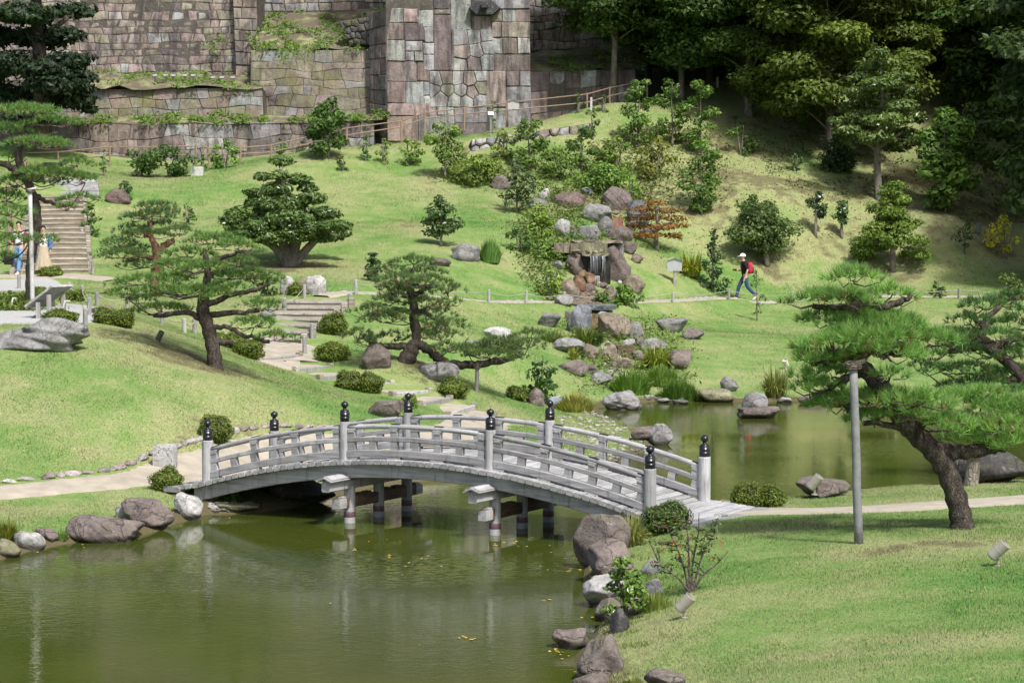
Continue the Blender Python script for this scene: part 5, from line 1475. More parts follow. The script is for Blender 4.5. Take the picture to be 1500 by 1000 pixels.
scatter_leaves('undergrowth', [(820,285),(950,290),(960,345),(910,360),(830,350)], 2600, .07, (.12,.18,.04), 77, .2)
rng = np.random.default_rng(76)
for (surf, Vq), n, nm in zip(BANKS, (900, 500, 500, 900, 0), range(5)):
    if not n: continue
    k = rng.integers(0, Vq.shape[0], n), rng.integers(0, Vq.shape[1], n)
    Pb = Vq[k] + rng.normal(0, .25, (n, 3)) * (1, 1, .15) + (0, 0, .05)
    m = vnoise(Pb[:, 0], Pb[:, 2] * 2, .9, 9) > .42
    Pb = np.repeat(Pb[m], 7, 0); Pb = Pb + rng.normal(0, .12, Pb.shape) * (1, 1, .4)
    Vl, fl, tl = leaf_quads(Pb, unit(rng.standard_normal((len(Pb), 3)) * .6 + (0, -.4, 1)), .085, rng)
    tag(link('bank_weeds', mesh('bank_weeds', Vl, fl, False, tl), M_LEAF, color=(.12,.20,.035)), kind='stuff')
# creepers on the joints of the walls
def creeper(label, spots, Y, seed):
    rng = np.random.default_rng(seed)
    P = []
    for (px, py) in spots:
        c = at(px, py, Y)
        P.append(c + rng.normal(0, 1, (22, 3)) * (.16, .05, .12))
    P = np.vstack(P)
    B = P[0].copy()
    V, f, t = leaf_quads(P - B, unit(rng.standard_normal((len(P), 3)) * .5 + (0, -1, .4)), .075, rng)
    return tag(link('creeper', mesh('creeper', V, f, False, t), M_LEAF, None, tuple(B), (.13,.22,.04)), label, 'plant')
creeper('green creeper hanging on the tall wall of small stones', [(310,68),(318,60),(325,54),(313,72),(302,62)], 112.9, 81)
creeper('green weeds spilling over the top of the recessed mossy wall', [(420,76),(432,74),(445,73),(416,86),(440,80),(470,72),(412,78)], 107.8, 82)

# ------------------------------------------------------------------ woods at the top right and the dark tree at the top left
def wood_tree(label, px, py, Y, H, W, color, seed, low=.28, layers=20, group=None, trunk_r=.16, bend=0, leaf=.16, dens=26, name='forest_tree', flat=.34):
    """tall woodland tree with tiered boughs; sizes in metres"""
    rng = np.random.default_rng(seed)
    B = at(px, py, Y); B[2] = float(height(B[0], B[1])) if Y < 122 else B[2]
    root = thing(name, label, 'tree', B, group)
    P = spline(np.array([(0, 0, -.3), (bend * .3, .1, H * .3), (bend, -.1, H * .6), (bend * 1.1, 0, H * .97)]), 6)
    mb = MB(); tube(mb, P, np.linspace(trunk_r, .03, len(P)), 9)
    cl = []
    for k in range(layers):
        t = low + (1 - low) * (k + rng.random()) / layers
        z = H * t
        wr = W * .5 * (math.sin(math.pi * min(1, (t - low) / (1 - low) * .78 + .2)) ** .7)
        a = rng.uniform(0, 6.28)
        for m in range(3):
            th = a + m * 2.1 + rng.uniform(-.5, .5)
            rr = wr * rng.uniform(.35, .95)
            c = np.array([bend * t + math.cos(th) * rr, math.sin(th) * rr, z + rng.uniform(-.3, .3)])
            r = W * rng.uniform(.13, .22)
            cl.append((c, (r, r, r * flat * rng.uniform(.8, 1.5))))
            j = np.argmin(np.abs(P[:, 2] - (z - rr * .35)))
            tube(mb, spline([P[j], (P[j] + c) / 2 + (0, 0, .12 * rr), c], 3), np.linspace(max(.03, trunk_r * .3), .012, 7), 5, cap=False)
    link('trunk', mb.build('trunk', True), M_GREYBARK, root)
    link('crown', crown_mesh('crown', cl, leaf, dens, rng, .55, .8, .25), M_LEAF, root, color=color)
    return root
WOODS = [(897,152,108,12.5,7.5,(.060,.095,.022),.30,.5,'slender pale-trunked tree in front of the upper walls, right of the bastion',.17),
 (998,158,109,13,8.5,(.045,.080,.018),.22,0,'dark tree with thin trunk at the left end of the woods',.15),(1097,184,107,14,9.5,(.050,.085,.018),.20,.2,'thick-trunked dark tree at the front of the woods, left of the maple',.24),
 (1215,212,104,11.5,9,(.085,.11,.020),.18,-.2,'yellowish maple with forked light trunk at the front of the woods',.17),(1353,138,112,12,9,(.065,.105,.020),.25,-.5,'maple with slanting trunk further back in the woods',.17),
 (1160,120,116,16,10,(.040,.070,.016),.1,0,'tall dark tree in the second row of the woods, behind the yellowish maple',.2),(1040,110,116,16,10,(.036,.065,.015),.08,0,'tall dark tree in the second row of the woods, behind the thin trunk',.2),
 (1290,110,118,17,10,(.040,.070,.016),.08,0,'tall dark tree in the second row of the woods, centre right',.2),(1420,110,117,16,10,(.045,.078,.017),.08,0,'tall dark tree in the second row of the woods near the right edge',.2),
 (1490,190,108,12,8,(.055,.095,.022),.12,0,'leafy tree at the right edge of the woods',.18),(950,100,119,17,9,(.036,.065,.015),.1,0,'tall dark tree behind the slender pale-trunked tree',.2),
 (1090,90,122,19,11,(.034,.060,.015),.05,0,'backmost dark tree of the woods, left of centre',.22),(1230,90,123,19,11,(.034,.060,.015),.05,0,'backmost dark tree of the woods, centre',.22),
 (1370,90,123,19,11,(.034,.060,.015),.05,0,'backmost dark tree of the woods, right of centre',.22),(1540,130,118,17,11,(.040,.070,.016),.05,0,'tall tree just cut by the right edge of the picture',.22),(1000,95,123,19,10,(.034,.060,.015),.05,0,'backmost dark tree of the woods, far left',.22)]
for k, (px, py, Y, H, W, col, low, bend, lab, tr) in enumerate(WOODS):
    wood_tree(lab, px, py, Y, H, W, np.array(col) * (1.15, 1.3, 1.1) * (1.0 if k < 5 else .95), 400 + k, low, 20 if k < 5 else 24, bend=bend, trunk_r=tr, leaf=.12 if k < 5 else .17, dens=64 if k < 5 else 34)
tree('broadleaf_tree', 'mid-green broadleaf tree with smooth bare trunk in front of the dark woods', (1287,292), gnd(1287,292)[1],
     [[(1287,294,0,6),(1286,262,0,5.5),(1285,225,0,5),(1290,185,0,4),(1292,130,0,2.5),(1290,90,0,1.5)],[(1286,220,0,3),(1255,200,0,2.2)],[(1287,215,0,3),(1320,195,0,2.2)]],
     [(1288,78,18,9),(1300,92,18,8),(1278,96,24,9),(1262,112,22,8),(1312,112,26,9),(1290,122,30,10),(1258,135,26,9),(1325,132,22,9),(1285,148,36,11),(1250,158,26,9),(1318,155,30,10),(1338,172,22,9),(1265,172,30,10),(1300,176,34,11),(1240,190,22,8),(1325,196,30,10),(1280,200,34,10),(1350,205,24,9),(1310,214,26,9),(1250,206,20,7),(1228,176,14,6)],
     (.10,.155,.038), 90, leaf=.11, dens=95, mat=M_GLOSSLEAF)
tree('dark_conifer', 'blackish dense evergreen filling the top left corner', (62,196), 104,
     [[(62,200,0,14),(60,120,0,12),(55,40,0,9),(50,-60,0,6)],[(60,110,0,6),(105,85,0,4)],[(60,120,0,6),(20,100,0,4)],[(58,60,0,5),(100,25,0,4)]],
     [(30,20,60,16),(108,16,36,13),(60,55,56,16),(18,90,40,18),(100,88,40,14),(78,122,48,16),(20,140,40,18),(112,148,32,10),(60,148,50,12),(120,112,28,10),(40,-30,60,18),(80,-70,60,20),(20,-90,60,20),(-20,50,50,20),(92,50,34,12),(60,100,44,14),(120,128,24,8),(40,170,40,10),(130,160,14,6),(-20,110,40,20)],
     (.026,.048,.022), 91, leaf=.15, dens=70, bark=M_BARK, shell=.35)

for k, (px, py, Y, H, W) in enumerate([(1575,330,97,13,9),(1620,380,90,12,8),(1660,300,101,15,10),(1590,230,106,14,9)]):
    wood_tree(['tree outside the right edge of the picture beside the slope, second from the front', 'tree outside the right edge of the picture, nearest the path', 'tall tree outside the right edge of the picture, furthest right', 'tree outside the right edge of the picture at the top of the slope'][k], px, py, Y, H, W, (.055,.095,.022), 440 + k, .22, 20, trunk_r=.2, leaf=.18, dens=24)
# far woods closing the view behind the garden: reads as one mass
def far_woods(xr, yr, zr, n, seed, color):
    rng = np.random.default_rng(seed)
    mb = MB()
    for k in range(n):
        c = np.array([rng.uniform(*xr), rng.uniform(*yr), rng.uniform(*zr)])
        P, d = clump_pts(c, np.array([2.6, 1.6, 1.7]), 210, rng, .35)
        Vq, f, t = leaf_quads(P, unit(d + rng.standard_normal((210, 3)) * .6 + (0, 0, .6)), .34, rng, .6)
        mb.add(Vq, f, np.clip(t + rng.normal(0, .1), 0, 1))
    return tag(link('far_woods', mb.build('far_woods'), M_LEAF, color=color), kind='stuff')
far_woods((6, 62), (128, 135), (10, 34), 190, 95, (.036,.064,.017))
far_woods((-62, 6), (132, 139), (14, 36), 190, 96, (.042,.072,.02))
# ------------------------------------------------------------------ rocks
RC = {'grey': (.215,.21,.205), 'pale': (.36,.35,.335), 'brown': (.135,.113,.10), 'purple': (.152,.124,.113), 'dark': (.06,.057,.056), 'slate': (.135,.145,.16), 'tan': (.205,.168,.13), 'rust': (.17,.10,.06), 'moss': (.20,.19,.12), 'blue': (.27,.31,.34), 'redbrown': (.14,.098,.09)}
def rock(label, px, py, w, h, col, seed, depth=.85, sink=.22, sub=3, Y=None, zbase=None, top=None, lean=0, planes=11, mat=None, yaw=None, name='rock', water=False, rough=.05, cat='rock'):
    g = gnd(px, py, water) if Y is None else at(px, py, Y)
    if zbase is not None: g[2] = zbase
    s = F / g[1]
    H = h / s * (1 + sink); W = w / s
    P, Fc = rock_verts(seed, (W, W * depth, H), sub, planes, rough, top, lean)
    P[:, 2] += H / 2 - sink * h / s
    c = np.array(RC[col]) * np.random.default_rng(seed).uniform(.9, 1.1)
    o = link(name, mesh(name, P, Fc, True), mat or M_ROCK, None, (g[0], g[1] + W * depth * .28, g[2]), c)
    return tag(o, label, cat)
ROCKS = [
 # left shore and lawn
 ('big flat-faced brownish rock on the left shore, highest of the row',215,770,78,40,'purple'),('small speckled grey rock leaning behind the two big shore rocks',186,762,38,24,'pale'),('long low brown rock sloping into the pond on the left shore',150,793,112,36,'purple'),
 ('pale rounded upright rock on the shore just left of the bridge end',275,762,44,40,'pale'),('pale grey rock at the waterline near the left edge',40,806,48,27,'pale'),('small dark rock between shore rocks, right one of the little pair',73,793,23,20,'purple'),('small dark rock between shore rocks, left one of the little pair',57,789,18,16,'purple'),
 ('brown mossy rock cut by the left edge at the waterline',8,816,42,26,'moss'),('red-brown boulder on the hill below the rail fence',172,298,38,21,'redbrown'),
 ('squat brown pointed rock between the two lowest forks of the middle pine',551,540,44,36,'brown'),('long grey rock on the lawn in front of the middle pine',641,558,64,27,'grey'),('flat dark brown rock behind the bridge rail',566,612,56,26,'brown'),
 ('rounded grey boulder on the middle lawn beside a feathery bush',682,383,42,26,'grey'),('low flat dark stone on the middle lawn left of the rounded boulder',645,390,32,12,'brown'),('white rounded stone on the lawn below the middle path',728,498,42,19,'pale'),
 ('flat pale slab on the lawn beside the white stone, left one',703,509,44,10,'pale'),('flat pale slab on the lawn beside the white stone, right one',748,511,38,9,'pale'),('rock with purple cast under the dark open shrub behind the bridge',784,593,28,25,'purple'),
 ('bluish pointed stone behind the back post cap of the bridge',819,601,42,21,'blue'),('lumpy brown-grey rock at the pebble shore behind the bridge, right half',968,652,38,32,'grey'),('lumpy brown-grey rock at the pebble shore behind the bridge, left half',944,645,40,20,'purple'),
 # cascade below the path
 ('grey rock left of the slate block under the path slab',805,479,32,20,'grey'),('tall blue-grey slate block left of the upper weir',849,490,36,42,'slate'),('little blue stone right of the upper weir',886,469,22,12,'blue'),('large tan and brown wedge rock right of the upper weir',901,497,46,37,'tan'),
 ('jagged grey rocks right of the tan wedge',929,496,32,24,'grey'),('long pale flat-topped boulder on the slope below the sign board',984,485,46,19,'grey'),('dark rounded rock on the slope right of the long pale boulder',1016,497,33,17,'purple'),('grey low rock left of the tuft in the cascade',832,517,54,20,'grey'),
 ('tan block beside the lower weir, left',866,526,24,22,'tan'),('striped tan upright rock left of the lower weir',892,529,28,24,'tan'),('dark reddish layered stone on the lawn left of the cascade',839,547,46,19,'purple'),('dark rectangular rock above the yellow-striped strap leaves',958,514,40,18,'grey'),
 ('purple rounded boulder right of the yellow-striped strap leaves',996,541,36,27,'purple'),('round grey rock above the left tufted shrub at the stream mouth',880,563,30,20,'grey'),('grey stones stepping down between the two weirs',919,509,24,12,'pale'),('pinkish rock below the lower weir',913,540,28,16,'tan'),
 ('layered pale grey rock at the corner of the back pond',912,600,60,27,'grey'),('white flat stone at the stream mouth',972,590,20,7,'pale'),('thin flat slab lying in the water at the stream mouth',997,592,24,6,'grey'),('sloping mossy rock on the far shore right of the tufted shrubs',1050,589,54,19,'moss'),
 ('upright grey rock on the far bank',1069,574,28,22,'grey'),('small pale stone on the far shore below the drooping grass',1150,590,24,9,'pale'),('low brown stones on the far shore behind the leaning pine trunk',1195,592,50,12,'purple'),('pale stone on the far shore beneath the leaning pine',1260,600,46,12,'pale'),
 # waterfall
 ('round brown-purple boulder crowning the waterfall',903,307,44,32,'purple'),('wide grey mottled rock left of the upper stream slot',873,325,46,25,'grey'),('dark bluish cracked rock right of the upper stream slot',935,331,32,36,'slate'),('long reddish brown rock on the left of the waterfall crown',832,303,50,22,'redbrown'),
 ('white angular stone at the left end of the waterfall crown',797,293,17,17,'pale'),('small dark round stone behind the long reddish rock',860,286,20,13,'slate'),('grey stone half under bushes, left of the white angular stone',786,306,28,16,'grey'),('speckled grey rock above the left of the waterfall slab',863,352,32,22,'grey'),
 ('flat purple-brown rock above the right of the waterfall slab',907,355,40,20,'purple'),('little reddish rock right of the upper stream slot',925,338,17,14,'redbrown'),('pale streaked rock left of the waterfall slab',824,348,22,26,'pale'),('small purple stone between the bushes and the speckled rock',840,344,10,13,'purple'),
 ('small bluish stone at the left end of the waterfall slab',843,350,15,8,'blue'),('grey rock in front of the wide mottled rock',887,342,24,24,'grey'),
 ('huge smooth purple-brown rock standing right of the main fall',905,414,38,52,'purple'),('purple rock standing left of the main fall',842,404,26,32,'purple'),('pinkish boulder at the right foot of the main fall',928,426,34,22,'tan'),
 ('rusty orange rock at the left foot of the main fall',847,428,22,24,'rust'),('rusty wedge rock right beside the falling water',867,420,20,20,'rust'),('dark wet rock in the middle of the waterfall pool',863,433,22,17,'brown'),('round brown stone under the falling water',882,423,16,9,'brown'),
 ('tall pinkish rock at the left edge of the waterfall pool',834,438,24,30,'tan'),('grey boulder behind the rope post left of the waterfall pool',826,447,28,14,'grey'),('grey pitted stone on the lawn left of the main fall',817,394,18,11,'grey'),('tiny round grey stone on the lawn left of the pool',814,406,7,6,'pale'),
 ('round white stone at the right of the waterfall pool',908,417,7,6,'pale'),('pale stone hidden behind leaves right of the main fall',934,386,16,14,'tan'),('purplish low rock at the foot of the orange maple',950,348,28,14,'purple'),('brown rock at the planting edge left of the grey-green conifer',738,277,38,19,'brown'),
 # tight dark stones packed round the fall
 ('dark brown rock wedged under the left end of the waterfall slab',846,384,20,18,'brown'),('rusty brown stone between the left fall rock and the wet wedge',855,412,16,16,'rust'),('brown wet stone stacked beside the falling water, left',857,397,13,14,'brown'),
 ('reddish brown boulder filling the gap below the round crown boulder',915,352,26,20,'redbrown'),('dark brown rock above the long reddish crown rock, under the bushes',846,300,22,14,'brown'),('brown rock at the right shoulder of the main fall slab',921,372,24,18,'brown'),
 ('small brown rock at the foot of the huge smooth boulder, left side',893,430,16,11,'brown'),('dark rock at the right of the waterfall pool by the low bush',905,438,22,12,'brown'),('small dark rock beside the grey boulder behind the rope post',846,446,18,10,'brown'),
 ('dark brown rock between the blue-grey slate block and the path slab',838,470,20,14,'brown'),('dark grey rock tucked right of the upper weir, below the blue stone',884,487,18,14,'dark'),('brown angular rock below the jagged grey rocks of the cascade',938,508,24,14,'brown'),
 ('dark stone beside the lowest weir, right',936,528,20,14,'brown'),('brown stone at the foot of the lowest weir, left',898,541,20,11,'brown'),('grey-brown rock between the cascade and the left tufted shrub',866,548,22,14,'brown'),
 # foreground shore, right
 ('large dark brown rock under the right end of the bridge',882,824,86,70,'brown'),('brown rounded rock in front of the large dark one at the bridge end',896,840,70,48,'purple'),('whitish grooved rock on the right shore',886,884,66,44,'pale'),('low pinkish-grey rock below the whitish grooved one',893,906,44,30,'purple'),
 ('black wet rock at the foot of the bright sapling',908,926,30,36,'dark'),('pinkish rock right behind the bright sapling',936,898,44,32,'tan'),('grey rock on the lawn between the sapling and the twiggy azalea',955,842,34,22,'grey'),('rounded grey-brown rock in the shallows at the bottom of the shore',838,950,60,30,'purple'),
 ('smooth sharp-ridged brown rock at the bottom of the right shore',884,990,78,60,'brown'),('low rock just showing at the bottom edge of the picture',868,1012,60,24,'purple'),('brown-grey rock cut by the bottom edge on the lawn',975,1012,62,30,'brown'),('speckled rock behind the whitish grooved rock',958,872,30,24,'grey'),
 # right pond
 ('brown rock with a spotlight in front on the near bank of the back pond',1208,728,80,28,'brown'),('pale low stone beside the right bridge end',1062,742,30,10,'tan'),
]
for k, (lab, px, py, w, h, col) in enumerate(ROCKS):
    if 770 < px < 1010 and 300 < py < 560: w, h = w * 1.06, h * 1.05
    big = w * h > 1200
    rock(lab, px, py, w, h, col, 500 + k * 3, sub=4 if big else 3, planes=14 if big else 10, water=True, mat=M_WETROCK if 'wet' in lab or col == 'rust' else None, top=.55 if 'flat' in lab or 'slab' in lab else None, sink=.26)
rock('long weathered grey boulder lying at the edge of the gravel terrace, left edge', 50, 513, 160, 48, 'grey', 947, depth=.5, sub=4, planes=24, rough=.10, sink=.15)
rock('flat mossy ledge stone in the water under the left end of the bridge', 342, 751, 76, 13, 'moss', 902, depth=.6, top=.5, water=True)
rock('massive dark rock on the near bank of the back pond at the right edge', 1442, 708, 138, 46, 'dark', 903, depth=.6, sub=4, planes=16)
rock('islet rock in the back pond, taller back part', 1106, 606, 40, 32, 'grey', 904, water=True, depth=.7, sub=4, planes=16)
rock('islet rock in the back pond, low brown front part', 1112, 613, 64, 17, 'brown', 905, water=True, depth=.5, top=.6)
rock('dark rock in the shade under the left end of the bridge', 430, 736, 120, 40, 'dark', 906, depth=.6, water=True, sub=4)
rock('upright pale stone slab left of the little bush by the upper steps', 422, 432, 26, 28, 'pale', 907, depth=.6, planes=7)
rock('upright pale stone slab right of the little bush by the upper steps', 463, 431, 29, 28, 'pale', 908, depth=.6, planes=6, top=.8)
rock('small tan stone wedged between the two upright slabs, upper', 446, 420, 18, 13, 'tan', 909)
rock('small tan stone wedged between the two upright slabs, lower', 446, 431, 15, 12, 'tan', 910)
rock('low grey stone in the grass beyond the wide pine', 392, 466, 26, 14, 'grey', 911)
rock('grey flat stone at the end of the gravel terrace', 150, 462, 40, 14, 'brown', 912, top=.5)
# standing cut stone at the left bridge end
g = gnd(242, 685)
mb = MB(); Wd = 34 * g[1] / F; Hd = 36 * g[1] / F
pr = np.array([(-.5, -.42), (.42, -.5), (.5, .4), (-.4, .46)])
V = np.vstack([np.c_[pr * Wd * (1.0, .7), np.full(4, -.15)], np.c_[pr * Wd * (.99, .68) , [Hd * .82, Hd * .86, Hd * .82, Hd * .80]], np.c_[pr * Wd * (.86, .56), [Hd * .97, Hd, Hd * .98, Hd * .95]]])
i = np.arange(4)
mb.add(V, [np.stack([i, (i + 1) % 4, (i + 1) % 4 + 4, i + 4], 1), np.stack([i + 4, (i + 1) % 4 + 4, (i + 1) % 4 + 8, i + 8], 1), np.array([i + 8])])
tag(link('standing_stone', mb.build('standing_stone'), M_ROCK, None, tuple(g), (.40,.395,.385)), 'squared grey standing stone beside the path at the left bridge end', 'stone')
# waterfall: slabs, dark recess, falling water, weirs
def slab(name, label, px, py, w, h, Y, depth, col, mat=None, cat='stone', seed=1):
    c = at(px, py, Y); s = F / Y
    mb = MB(); r = np.random.default_rng(seed)
    n = 9; x = np.linspace(-.5, .5, n) * w / s
    V = []
    for zz, inset in ((-.5, .0), (.5, .01)):
        for yy in (-1, 1):
            V.append(np.c_[x * (1 - inset), np.full(n, yy * depth / 2) + r.normal(0, .03, n), np.full(n, zz * h / s) + r.normal(0, .012, n)])
    V = np.vstack(V); i = np.arange(n - 1)
    q = lambda a, b_: np.stack([a * n + i, a * n + i + 1, b_ * n + i + 1, b_ * n + i], 1)
    ends = np.array([[0, 2 * n, 3 * n, n], [n - 1, 2 * n - 1, 4 * n - 1, 3 * n - 1]])
    mb.add(V, [np.vstack([q(0, 2), q(2, 3), q(3, 1), q(1, 0), ends])])
    return tag(link(name, mb.build(name), mat or M_ROCK, None, tuple(c), RC[col]), label, cat)
YF = gnd(872, 422)[1]
slab('stone_lintel', 'thin pale slab bridging the top of the main waterfall', 874, 354, 74, 3.2, YF + 2.0, 1.3, 'tan', seed=3)
slab('stone_block', 'dark mossy block under the pale slab of the waterfall', 862, 363, 54, 15, YF + 1.9, 1.2, 'moss', seed=4)
slab('stone_block', 'grey block under the right end of the waterfall slab', 896, 364, 34, 16, YF + 2.3, 1.0, 'grey', seed=41)
slab('stone_block', 'brown sloping block at the left end of the waterfall slab', 826, 363, 30, 14, YF + 2.0, 1.2, 'tan', seed=42)
slab('spill_stone', 'thin dark lip over which the main waterfall spills', 872, 373, 40, 3.5, YF + .75, .8, 'moss', M_WETROCK, seed=5)
slab('wet_rock_face', 'black wet rock face behind the falling water', 872, 394, 44, 42, YF + 1.0, .5, 'dark', M_WETROCK, seed=6).color = (.028, .026, .02, 1)
for k, (px, py, w, h, lab) in enumerate([(861,369,8,5,'small pinkish stone on the waterfall lip, left'),(872,369,10,5,'small pinkish stone on the waterfall lip, middle'),(880,368,7,6,'round tan stone on the waterfall lip, right'),(843,368,14,6,'flat grey stone beside the waterfall lip'),(902,312,10,6,'small pale stone in the upper stream slot')]):
    rock(lab, px, py + 2, w, h, 'tan', 950 + k, Y=YF + .5 if k < 4 else gnd(902, 318)[1] - .2)
M_FALL, nt, b, out = newmat('falling_water')
b.inputs['Base Color'].default_value = (.55,.58,.6,1); b.inputs['Roughness'].default_value = .25; b.inputs['Transmission Weight'].default_value = .35; b.inputs['IOR'].default_value = 1.2
def water_threads(name, label, x0, x1, y0, y1, Y, n, seed, wid=.018):
    r = np.random.default_rng(seed); mb = MB()
    B = at((x0 + x1) / 2, y1, Y)
    for k in range(n):
        x = r.uniform(x0, x1); e = y0 + (y1 - y0) * r.uniform(.55, 1.0)
        a, c = at(x, y0, Y), at(x + r.uniform(-1, 1), e, Y - .12)
        m = (a + c) / 2 + (0, -.08, .1)
        tube(mb, spline([a, m, c], 3) - B, np.linspace(wid * r.uniform(.5, 1), wid * .4, 7), 5)
    return tag(link(name, mb.build(name, True), M_FALL, None, tuple(B)), label, 'waterfall')
water_threads('waterfall', 'thin white threads of water falling over the main lip', 856, 888, 375, 404, YF + .25, 17, 91, .009)
water_threads('waterfall', 'small splash of water running down beside the rusty wedge', 872, 879, 404, 428, YF - .2, 7, 92, .014)
# streams: wet brown weirs below the path and the pool
def weir(label, x0, x1, y0, y1, Y, col):
    B = at((x0 + x1) / 2, y1, Y); s = F / Y
    mb = MB(); n = 12
    x = np.linspace(x0, x1, n); r = np.random.default_rng(int(x0))
    top = np.array([at(a, y0 + r.uniform(-.5, .5), Y + .05) for a in x]); bot = np.array([at(a, y1 + 3, Y - .18 + r.uniform(-.04, .04)) for a in x]); back = top + (0, 1.2, -.02)
    i = np.arange(n - 1)
    mb.add(np.vstack([bot, top, back]) - B, [np.stack([i, i + 1, i + 1 + n, i + n], 1), np.stack([i + n, i + 1 + n, i + 1 + 2 * n, i + 2 * n], 1)])
    return tag(link('stream_weir', mb.build('stream_weir', True), M_WETROCK, None, tuple(B), col), label, 'waterfall')
weir('brown wet weir under the path slab, upper of the lower falls', 854, 879, 461, 487, gnd(866, 487)[1] + .3, (.12,.075,.03))
weir('dark brown weir above the stream mouth, lowest of the falls', 905, 930, 508, 527, gnd(916, 527)[1] + .3, (.07,.045,.02))
weir('rust-red stream slot high in the waterfall rocks', 897, 913, 318, 338, gnd(905, 338)[1] + .1, (.16,.07,.035))
slab('path_slab_bridge', 'dark stone slab carrying the middle path over the stream', 868, 449.5, 66, 7, gnd(868, 449)[1] - .3, 1.3, 'slate', seed=8)
slab('recess_shade_slab', 'dark block standing for the shade in the opening beneath the path slab', 866, 457, 40, 11, gnd(868, 449)[1] + .2, .8, 'dark', seed=9)  # solid dark slab in place of the gap, its shade put into the colour
# pool stones and pebbles: uncountable
def pebbles(name, pxpoly, n, size, seed, cols, mat=M_ROCK, flat=.5):
    rng = np.random.default_rng(seed)
    poly = np.array(pxpoly, float); mb = MB(); D, Fc = ICO[1]
    k = 0
    while k < n:
        a, b_ = rng.uniform(poly[:, 0].min(), poly[:, 0].max()), rng.uniform(poly[:, 1].min(), poly[:, 1].max())
        if not inside(np.array([a]), np.array([b_]), poly)[0]: continue
        g = gnd(a, b_, True); s_ = size * rng.uniform(.4, 1.4)
        mb.add(D * (1 + .15 * rng.standard_normal((len(D), 1))) * (s_, s_ * rng.uniform(.6, 1), s_ * flat) + g + (0, 0, s_ * .15), Fc, rng.random())
        k += 1
    o = link(name, mb.build(name), mat, None, color=cols)
    return tag(o, kind='stuff')
pebbles('pebbles', [(815,612),(870,602),(905,622),(960,645),(940,664),(900,678),(800,694),(760,690),(800,650)], 420, .055, 11, (.36,.345,.30))
pebbles('pebbles', [(845,432),(890,428),(912,440),(880,447),(838,447),(840,415)], 260, .17, 12, (.17,.135,.10))
pebbles('pebbles', [(300,738),(370,738),(378,748),(310,750)], 160, .05, 13, (.38,.37,.34))
pebbles('pebbles', [(880,505),(930,500),(930,512),(890,540),(925,545),(930,560),(890,560)], 90, .13, 14, (.34,.31,.27))
pebbles('pebbles', [(945,580),(1000,583),(1000,588),(950,589)], 22, .10, 15, (.26,.25,.22))

# ------------------------------------------------------------------ fences
def rope_fence(label, posts, h, r=.055, mat=M_POSTWOOD, rope=True, name='rope_fence'):
    pts_ = [np.asarray(q) if len(q) == 3 else gnd(*q) for q in posts]
    root = thing(name, label, 'fence', pts_[0])
    for p in pts_:
        mb = MB(); hh = h * RNG.uniform(.9, 1.1)
        lathe(mb, [(r, -.2), (r * .97, hh - .02), (r * .7, hh)], n=9)
        link('post', mb.build('post'), mat, root, tuple(p - pts_[0]))
    if rope:
        for a, b_ in zip(pts_[:-1], pts_[1:]):
            if np.linalg.norm(a - b_) > 9: continue
            mb = MB(); t = np.linspace(0, 1, 9)
            P = a + (b_ - a) * t[:, None] + np.c_[np.zeros(9), np.zeros(9), h * .78 - .10 * np.sin(math.pi * t)]
            tube(mb, P - pts_[0], [.011] * 9, 5)
            link('rope', mb.build('rope', True), M_ROPE, root)
rope_fence('grey posts and sagging rope along the near side of the middle path', [near_y(px, np.interp(px, [m[0] for m in MIDX], [m[1] for m in MIDX]) - .62) for px in (521,716,771,827,904,986,1068,1160,1255,1405,1540)], .42)
rope_fence('short grey posts up the right edge of the sand steps', [(446,519),(457,496),(512,451)], .44, rope=False)
rope_fence('grey posts stepping along the left edge of the upper sand steps', [(417,460),(446,437)], .42)
rope_fence('grey posts with rope around the left pine lawn behind the shrubs', [(101,437),(120,441),(131,463),(125,476)], .42)
rope_fence('low grey posts in the grass behind the wide left pine', [(142,448),(186,452),(238,475),(270,487),(285,488),(345,505)], .36)
rope_fence('grey posts beside the foot of the log staircase', [(136,402),(126,379),(120,353)], .46)
rope_fence('pair of grey posts at the gravel terrace edge, far left', [(28,424),(34,402)], .40)
# crossbar sign on a post by the steps
g = gnd(444, 519)
mb = MB(); cbox(mb, (0, 0, .40), (.24, 0, 0), (0, .02, 0), (0, 0, .025), .004)
# brown rail fence under the walls
def rail_fence(label, pl, Y0=None, gap=None):
    """pl: (px, base py, top py, Y)"""
    P0 = [at(a, b_, Y) for a, b_, t, Y in pl]; P1 = [at(a, t, Y) for a, b_, t, Y in pl]
    root = thing('rail_fence', label, 'fence', P0[0])
    for a, b_ in zip(P0, P1):
        mb = MB(); tube(mb, np.array([a - (0, 0, .5), b_]) - P0[0], [.045, .042], 8)
        link('post', mb.build('post'), M_BAMBOO, root)
    for a0, a1, b0, b1 in zip(P0[:-1], P0[1:], P1[:-1], P1[1:]):
        for f in (.92, .45):
            mb = MB(); tube(mb, np.array([a0 + (a1 - a0) * 0 + (b0 - a0) * f, a1 + (b1 - a1) * f]) - P0[0], [.027, .027], 7)
            link('rail', mb.build('rail'), M_BAMBOO, root)
rail_fence('level brown rail fence in front of the long retaining wall, left', [(30,250,222,104),(85,246,221,104),(161,240,213,104),(224,240,213,104),(287,239,212,104)])
rail_fence('brown rail fence stepping up from the level run to the hill path', [(298,234,213,103.5),(306,236,216,103.5),(352,234,215,103.5),(397,233,211,104),(508,208,186,104.5),(588,194,176,105),(622,182,164,105),(680,175,157,105.2),(742,172,149,105.3),(860,162,136,106),(893,152,127,106.6),(948,138,116,108.2)])
rail_fence('short brown rails along the left side of the log staircase', [(12,372,320,80),(18,350,300,83),(10,300,268,88),(40,262,232,92)])
